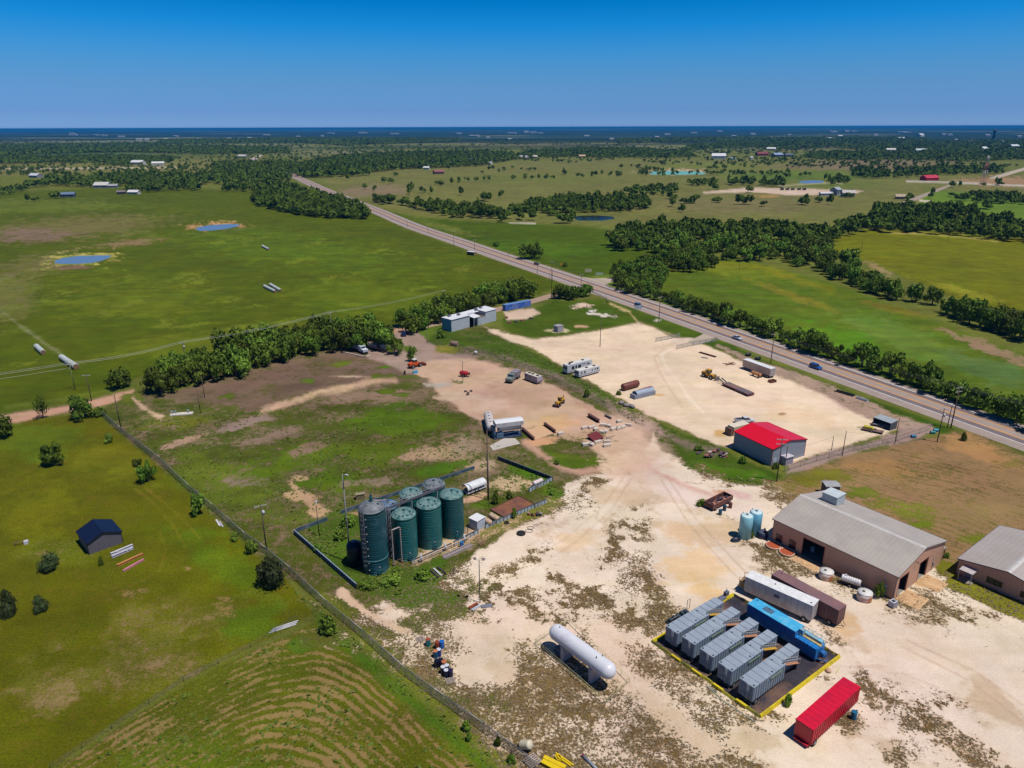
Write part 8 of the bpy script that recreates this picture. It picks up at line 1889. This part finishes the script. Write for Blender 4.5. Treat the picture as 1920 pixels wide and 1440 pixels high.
for u, v, L, w_, rz, lb_ in BL:
    e = empty("concrete_block", G(u, v), R_(rz + 20), "pale concrete block " + lb_, "block", "concrete blocks at the lane bend"); mb = MB(); mb.box(-L / 2, L / 2, -w_ / 2, w_ / 2, 0, .8); o = mb.build('body', cb, e); bv = o.modifiers.new('b', 'BEVEL'); bv.width = .05
e = empty("maroon_sheet", G(1116, 823), R_(35), "maroon roofing sheet tilted over the rubble", "sheet"); mb = MB(); mb.add([(-1.9, -1.5, .35), (1.9, -1.5, .5), (1.9, 1.5, 1.3), (-1.9, 1.5, 1.2), (-1.9, -1.5, .42), (1.9, -1.5, .57), (1.9, 1.5, 1.37), (-1.9, 1.5, 1.27)], [(0,3,2,1),(4,5,6,7),(0,1,5,4),(1,2,6,5),(2,3,7,6),(3,0,4,7)]); mb.build('sheet', mat("maroon_metal", (120, 40, 44), .5), e); mb = MB(); mb.box(-1.6, 1.6, .9, 1.1, 0, 1.05); mb.box(-1.6, 1.6, -1.2, -1.0, 0, .35); mb.build('support', wood, e)
for k, (u, v, rz) in enumerate(((1135, 821, 20), (1145, 819, 24), (1140, 823, 12), (1132, 825, 28))): beam((u - 7, v + 2), (u + 7, v - 2), .3, .2, mat("pinkish_plank", (206, 170, 150), .8), f"{ORD[k]} pinkish plank in the loose stack right of the maroon sheet", name="plank")
# concrete pad, ramp, wellhead, slabs
patch("concrete_pad", [(918, 836), (925, 845), (950, 838), (976, 832), (966, 822), (945, 822)], .05, pt_mat("grey_pad", (206, 196, 186), c2=(176, 170, 166), scale=.6))
patch("sandy_ramp", [(984, 806), (1020, 800), (1038, 812), (1004, 825)], .05, pt_mat("sandy_ramp_surface", (222, 182, 144), c2=(206, 160, 126)))
e = empty("wellhead_slab", G(341, 777), R_(12), "small white concrete slab with blue valve stubs on the rough grass", "slab"); mb = MB(); mb.box(-3.2, 3.2, -.9, .9, 0, .35); mb.build('slab', mat("white_slab", (226, 216, 206)), e)
for x in (-2.6, -1.6, 2.0): mb = MB(); mb.tube((x, .2, .35), (x, .2, 1.3), .14, 8); mb.tube((x, .2, 1.2), (x - .7, .2, 1.25), .1, 8); mb.build('valve', mat("pale_blue_valve", (150, 180, 190)), e)
e = empty("blue_tarp_stack", G(779, 699), .3, "small bright blue covered stack on the weeds below the orange loader", "stack"); mb = MB(); mb.prism([(-.6, 0), (.6, 0), (.5, .7), (-.5, .8)], -.9, .9); mb.build('cover', mat("bright_tarp", (80, 176, 216), .6), e)
e = empty("black_post_box", G(759, 702), .3, "small black upright box on the weeds beside the blue covered stack", "box"); mb = MB(); mb.box(-.3, .3, -.3, .3, 0, 1.2); mb.box(-.36, .36, -.36, .36, 1.2, 1.26); mb.build('body', dark, e)
e = empty("white_bucket", G(892, 664), 0, "small white round tank at the edge of the hardstanding by the bank", "tank"); mb = MB(); mb.lathe([(.6, 0), (.62, 1.0), (.5, 1.15), (.1, 1.2)], 18); mb.build('body', wp, e)
for k, (u, v) in enumerate(((852, 648),)): e = empty("earth_pipe", G(u, v), R_(-25), "dark concrete culvert pipe half hidden on the lawn", "pipe"); mb = MB(); mb.lathe([(.9, -1.6), (1.0, -1.5), (1.0, 1.5), (.9, 1.6)], 20, 0, Matrix.Translation((0, 0, .9)) @ Matrix.Rotation(R_(90), 4, 'Y')); mb.build('shell', mat("brown_concrete", (150, 126, 110), .9), e)
for k, (u, v, rz) in enumerate(((873, 735, 0), (878, 738, 1), (884, 734, 2), (877, 741, .5))): e = empty("scrap_bit", G(u, v), rz, f"{['left','middle','right','lower'][k]} dark scrap bit on the pale ground below the curved lamp pole", "scrap"); mb = MB(); mb.cbox((0, 0, .25), (1.0, .3, .5), ry=.2); mb.cbox((.2, .3, .2), (.3, .6, .3)); mb.build('body', mat("grey_scrap", (96, 92, 92)), e)
for k, (u, v) in enumerate(((1175, 762), (1165, 757), (1185, 764))): e = empty("stone", G(u, v), k, f"{['largest middle','left','right'][k]} grey boulder in the weeds on the bank below the silver bin", "stone"); mb = MB(); mb.lathe([(.5, 0), (.9, .3), (.7, .8), (.2, 1.0)], 7, 0, Matrix.Diagonal((1.4, 1, 1, 1))); mb.build('body', mat("grey_boulder", (150, 140, 140), .9), e)
for k, (u, v) in enumerate(((955, 606), (968, 604), (980, 602), (996, 598), (950, 596))): e = empty("salvage_pile", G(u, v), k, f"{ORD[k]} reddish salvage pile from the office on the pale slab", "scrap"); mb = MB(); mb.cbox((0, 0, .3), (2.0, 1.0, .6), rz=k); mb.cbox((.8, .5, .2), (1.4, .4, .4), rz=k + 1); mb.build('pieces', mat("salvage_%d" % (k % 2), ((150, 100, 90), (100, 84, 80))[k % 2], .8), e)

# ------------------------------------------------------------------ far houses, mast, town
def house(u, v, w, d, h, wc, rc, label, rz=None, cat='house', group=None, simple=False):
    p = G(u, v); rz = rnd.uniform(-35, 35) if rz is None else rz
    e = empty("barn" if cat == 'barn' else "house", p, R_(rz), label, cat, group)
    mb = MB(); mb.box(-w / 2, w / 2, -d / 2, d / 2, 0, h)
    for s in (-1, 1): mb.prism([(-d / 2, h), (d / 2, h), (0, h + d * .28)], s * w / 2 - (.2 if s > 0 else 0), s * w / 2 + (.2 if s < 0 else 0))
    mb.build('wall', mat("house_%d_%d_%d" % wc, wc, .7), e)
    mb = MB(); o_ = .5; z = h + .02; mb.prism([(-d / 2 - o_, z - o_ * .56), (0, z + d * .28), (0, z + d * .28 + .3), (-d / 2 - o_, z - o_ * .56 + .3)], -w / 2 - o_, w / 2 + o_); mb.prism([(d / 2 + o_, z - o_ * .56), (d / 2 + o_, z - o_ * .56 + .3), (0, z + d * .28 + .3), (0, z + d * .28)], -w / 2 - o_, w / 2 + o_); mb.build('roof', mat("hroof_%d_%d_%d" % rc, rc, .5), e)
    if not simple:
        for x in (-w * .25, w * .25): mb = MB(); mb.box(x - .8, x + .8, -d / 2 - .06, -d / 2, h * .3, h * .75); mb.build('window', glass, e)
    return e
Wt, Gy, Dk, Rd = (216, 212, 206), (150, 150, 160), (90, 80, 80), (150, 60, 60)
for u, v, w, d, h, wc, rc, lb_, cat in [
 (193, 352, 20, 14, 4, Gy, Wt, "white-roofed house at the right end of the left tree clump", 'house'), (213, 352, 12, 8, 3, Gy, (170,170,176), "small grey shed right of the white-roofed field house", 'shed'), (128, 370, 16, 8, 4, (90,100,110), (110,130,160), "blue-grey metal barn in the field behind its dark tree", 'barn'),
 (252, 364, 14, 8, 3, Wt, (236,230,230), "pink-white roofed house under the trees left of the big field", 'house'), (228, 364, 10, 6, 3, Dk, (130,120,120), "small brown hut left of the pink-white roofed house", 'shed'), (68, 333, 22, 12, 4, Gy, (222,222,230), "long pale roof between the tree clumps at far left", 'barn'),
 (260, 309, 30, 16, 6, Wt, (236,236,236), "large white farmhouse behind the long pale track", 'house'), (297, 310, 26, 12, 5, Wt, (230,230,230), "white barn right of the large farmhouse", 'barn'), (508, 322, 14, 10, 4, (150,130,110), Wt, "pale house in trees beside the distant highway bend", 'house'), (456, 296, 30, 14, 5, Wt, Wt, "white roadside building at the distant highway bend", 'house'),
 (891, 305, 26, 16, 6, (150,130,120), (160,176,200), "blue-grey roofed villa on the far pasture's edge", 'house'), (982, 298, 24, 14, 5, (200,180,160), (210,206,214), "pale roofed villa right of the blue-grey one", 'house'), (1000, 297, 22, 12, 5, (206,190,170), (220,206,196), "cream house beside the pale roofed villa", 'house'), (1036, 293, 20, 12, 5, Gy, (130,140,160), "slate-roofed house behind the cream house", 'house'), (1091, 296, 18, 12, 5, (226,190,150), (206,170,140), "tan house at the far pasture tree line", 'house'),
 (1208, 291, 20, 12, 5, Wt, (240,240,240), "white house left of the turquoise pond", 'house'), (1246, 291, 20, 12, 5, Wt, (230,230,230), "white house just above the turquoise pond", 'house'), (822, 326, 18, 12, 4, (120,80,80), (150,90,90), "red-brown roofed house in the dark wood", 'house'), (916, 308, 18, 10, 4, Wt, (226,230,236), "white roofed house at the dark wood's right end", 'house'), (800, 318, 12, 8, 4, Wt, (230,230,230), "white shed below the dark wood", 'shed'),
 (1347, 298, 36, 22, 8, (206,206,206), (236,236,240), "big white-roofed farmhouse alone on the far right pasture", 'house'), (1373, 299, 16, 8, 3, (130,170,190), (160,190,206), "small blue-roofed shed beside the big white farmhouse", 'shed'), (1408, 299, 8, 8, 5, Wt, Wt, "tiny white pump house on the far right pasture", 'shed'), (1428, 292, 34, 18, 6, (130,60,60), (140,56,60), "long dark red barn on the far pasture", 'barn'), (1457, 294, 30, 16, 6, (90,100,130), (150,170,206), "blue-white house right of the dark red barn", 'house'), (1478, 294, 24, 14, 5, (70,76,100), (90,96,120), "dark slate house right of the blue-white house", 'house'), (1446, 282, 30, 16, 6, Wt, (236,236,236), "white house behind the dark red barn", 'house'),
 (1742, 338, 24, 14, 4, (190,30,60), (206,40,70), "bright red barn beside the far gravel yard", 'barn'), (1726, 285, 34, 16, 6, Wt, (220,230,236), "white house below the lattice mast trees", 'house'), (1843, 283, 30, 20, 8, Wt, (236,240,246), "white house right of the lattice mast", 'house'), (1900, 279, 34, 22, 9, Wt, (230,236,246), "tall white house near the right picture edge", 'house'), (1670, 284, 28, 16, 6, Wt, (226,220,214), "pale house in the scattered trees at far right", 'house'), (1690, 262, 40, 24, 8, Wt, (236,236,236), "white house on the wooded rise", 'house'), (1556, 262, 40, 22, 8, Wt, (226,230,236), "white building left of the wooded rise", 'house'), (1574, 257, 44, 24, 8, Wt, (226,230,236), "white building above the wooded rise", 'house'),
 (1725, 256, 60, 40, 12, Wt, (240,240,240), "large white domed hall on the wooded distance", 'building'), (1589, 369, 14, 10, 5, (176,166,160), (206,196,190), "tan cabin among the trees at the pad's right end", 'house'), (1687, 373, 10, 8, 3, (190,170,150), (190,170,150), "tan shed beside the country road", 'shed'), (1566, 366, 10, 10, 7, (150,160,170), (170,180,186), "tall grey tank house on the pale drilling pad", 'building'), (1548, 367, 16, 5, 3, (200,200,206), (210,210,214), "white trailer row at the right end of the drilling pad", 'trailer')]:
    house(u, v, w, d, h, wc, rc, lb_, cat=cat)
TOWN = [(136,254,90,60,28),(142,254,60,40,18),(180,254,120,60,10),(196,255,100,50,10),(228,257,120,50,8),(262,263,80,40,8),(276,263,60,30,8),(312,262,60,30,8),(368,262,60,30,8),(395,263,60,30,8),(416,263,60,30,8),(192,271,50,26,8),(430,261,60,30,8),(470,260,80,40,8),(604,256,60,40,8),(560,257,60,30,8),
 (890,256,180,60,10),(915,259,60,30,8),(960,251,200,80,14),(985,249,160,80,26),(1000,250,180,80,20),(1014,251,120,80,14),(860,251,160,60,10),(740,252,200,60,12),(680,250,260,80,14),(1100,256,90,40,8),(1146,262,60,30,8),(1300,250,160,60,12),(1348,247,200,80,14),(1560,248,220,80,14),(1585,247,160,80,18),(1600,247,160,80,14),(1690,249,200,80,12),(1700,250,160,80,12),(1768,253,90,40,10),(1780,254,80,40,10),(1850,255,80,40,10),(1910,258,60,30,10),(1490,260,60,30,8),(1376,256,70,36,8),(1480,254,60,40,8),(955,262,60,26,7),(1250,253,120,50,10),(500,254,140,50,10),(330,256,90,40,8),(1230,258,70,36,8),(620,251,200,60,12),(1410,252,120,50,10),(1640,254,90,40,10),(1330,262,50,26,7),(1660,262,50,26,7),(1620,268,44,24,7),(1596,271,40,22,7),(1790,264,44,24,7),(1820,268,44,24,7),(1880,268,44,24,7)]
mst = None
for u, v, w, d, h in TOWN:
    p = G(u, v); w *= .5; mb = MB(); mb.box(-w / 2, w / 2, -d / 2, d / 2, 0, h); mb.prism([(-d / 2 - 1, h), (d / 2 + 1, h), (0, h + 3)], -w / 2 - 1, w / 2 + 1)
    o = mb.build("town_building", mat("town_white", (206, 206, 210), .7)); o.location = p; o.rotation_euler = (0, 0, rnd.uniform(-.5, .5))
    tag(o, "tiny pale building among the trees of the far-off town near the horizon", "building", "far town buildings")
# lattice mast
q = G(1842, 347); h = HGT(1842, 347, 292)
e = empty("lattice_mast", q, .3, "tall red and white lattice mast at the far crossroads", "mast")
for part in range(4):
    mb = MB(); z0, z1 = h * part / 4, h * (part + 1) / 4; w0, w1 = 3.4 * (1 - .72 * part / 4), 3.4 * (1 - .72 * (part + 1) / 4)
    for sx, sy in ((-1, -1), (1, -1), (1, 1), (-1, 1)): mb.tube((sx * w0, sy * w0, z0), (sx * w1, sy * w1, z1), .22, 5)
    for a, b_ in (((-1, -1), (1, -1)), ((1, -1), (1, 1)), ((1, 1), (-1, 1)), ((-1, 1), (-1, -1))):
        mb.tube((a[0] * w0, a[1] * w0, z0), (b_[0] * w1, b_[1] * w1, z1), .14, 4); mb.tube((b_[0] * w0, b_[1] * w0, z0), (a[0] * w1, a[1] * w1, z1), .14, 4); mb.tube((a[0] * w1, a[1] * w1, z1), (b_[0] * w1, b_[1] * w1, z1), .14, 4)
    mb.build('lattice_section', mat("mast_%d" % (part % 2), ((196, 120, 116), (206, 200, 200))[part % 2]), e)
q = G(1862, 262); e = empty("water_tower", q, 0, "dark stubby tower on the horizon at far right", "tower"); mb = MB(); mb.lathe([(8, 0), (6, 40), (9, 46), (9, 56), (3, 62)], 14); mb.build('body', mat("dark_tower", (60, 70, 90)), e)
# wells on the drilling pad
for k, u in enumerate((1466, 1476, 1486, 1498, 1508)): 
    e = empty("pad_equipment", G(u, 356.5), 0, f"{ORD[k]} dark machine from the left in the row on the pale drilling pad", "machine"); mb = MB(); mb.cbox((0, 0, 1.3), (4.5, 2, 2.6)); mb.cbox((1, 0, 3), (.6, .6, 2)); mb.build('body', mat("dark_machine", (70, 70, 80)), e)

# ------------------------------------------------------------------ the air
hz = MB(); hz.box(-150000, 150000, -2000, 150000, -1.0, 84.0)
hm = bpy.data.materials.new("haze_air"); hm.use_nodes = True
hn, hl = hm.node_tree.nodes, hm.node_tree.links
hn.clear()
ho = hn.new("ShaderNodeOutputMaterial"); hv = hn.new("ShaderNodeVolumePrincipled")
hv.inputs["Color"].default_value = (.02, .25, .62, 1)
hv.inputs["Density"].default_value = 6.0e-5
hv.inputs["Anisotropy"].default_value = 0.0
hl.new(hv.outputs[0], ho.inputs["Volume"])
o = hz.build("haze", hm); o['kind'] = 'stuff'
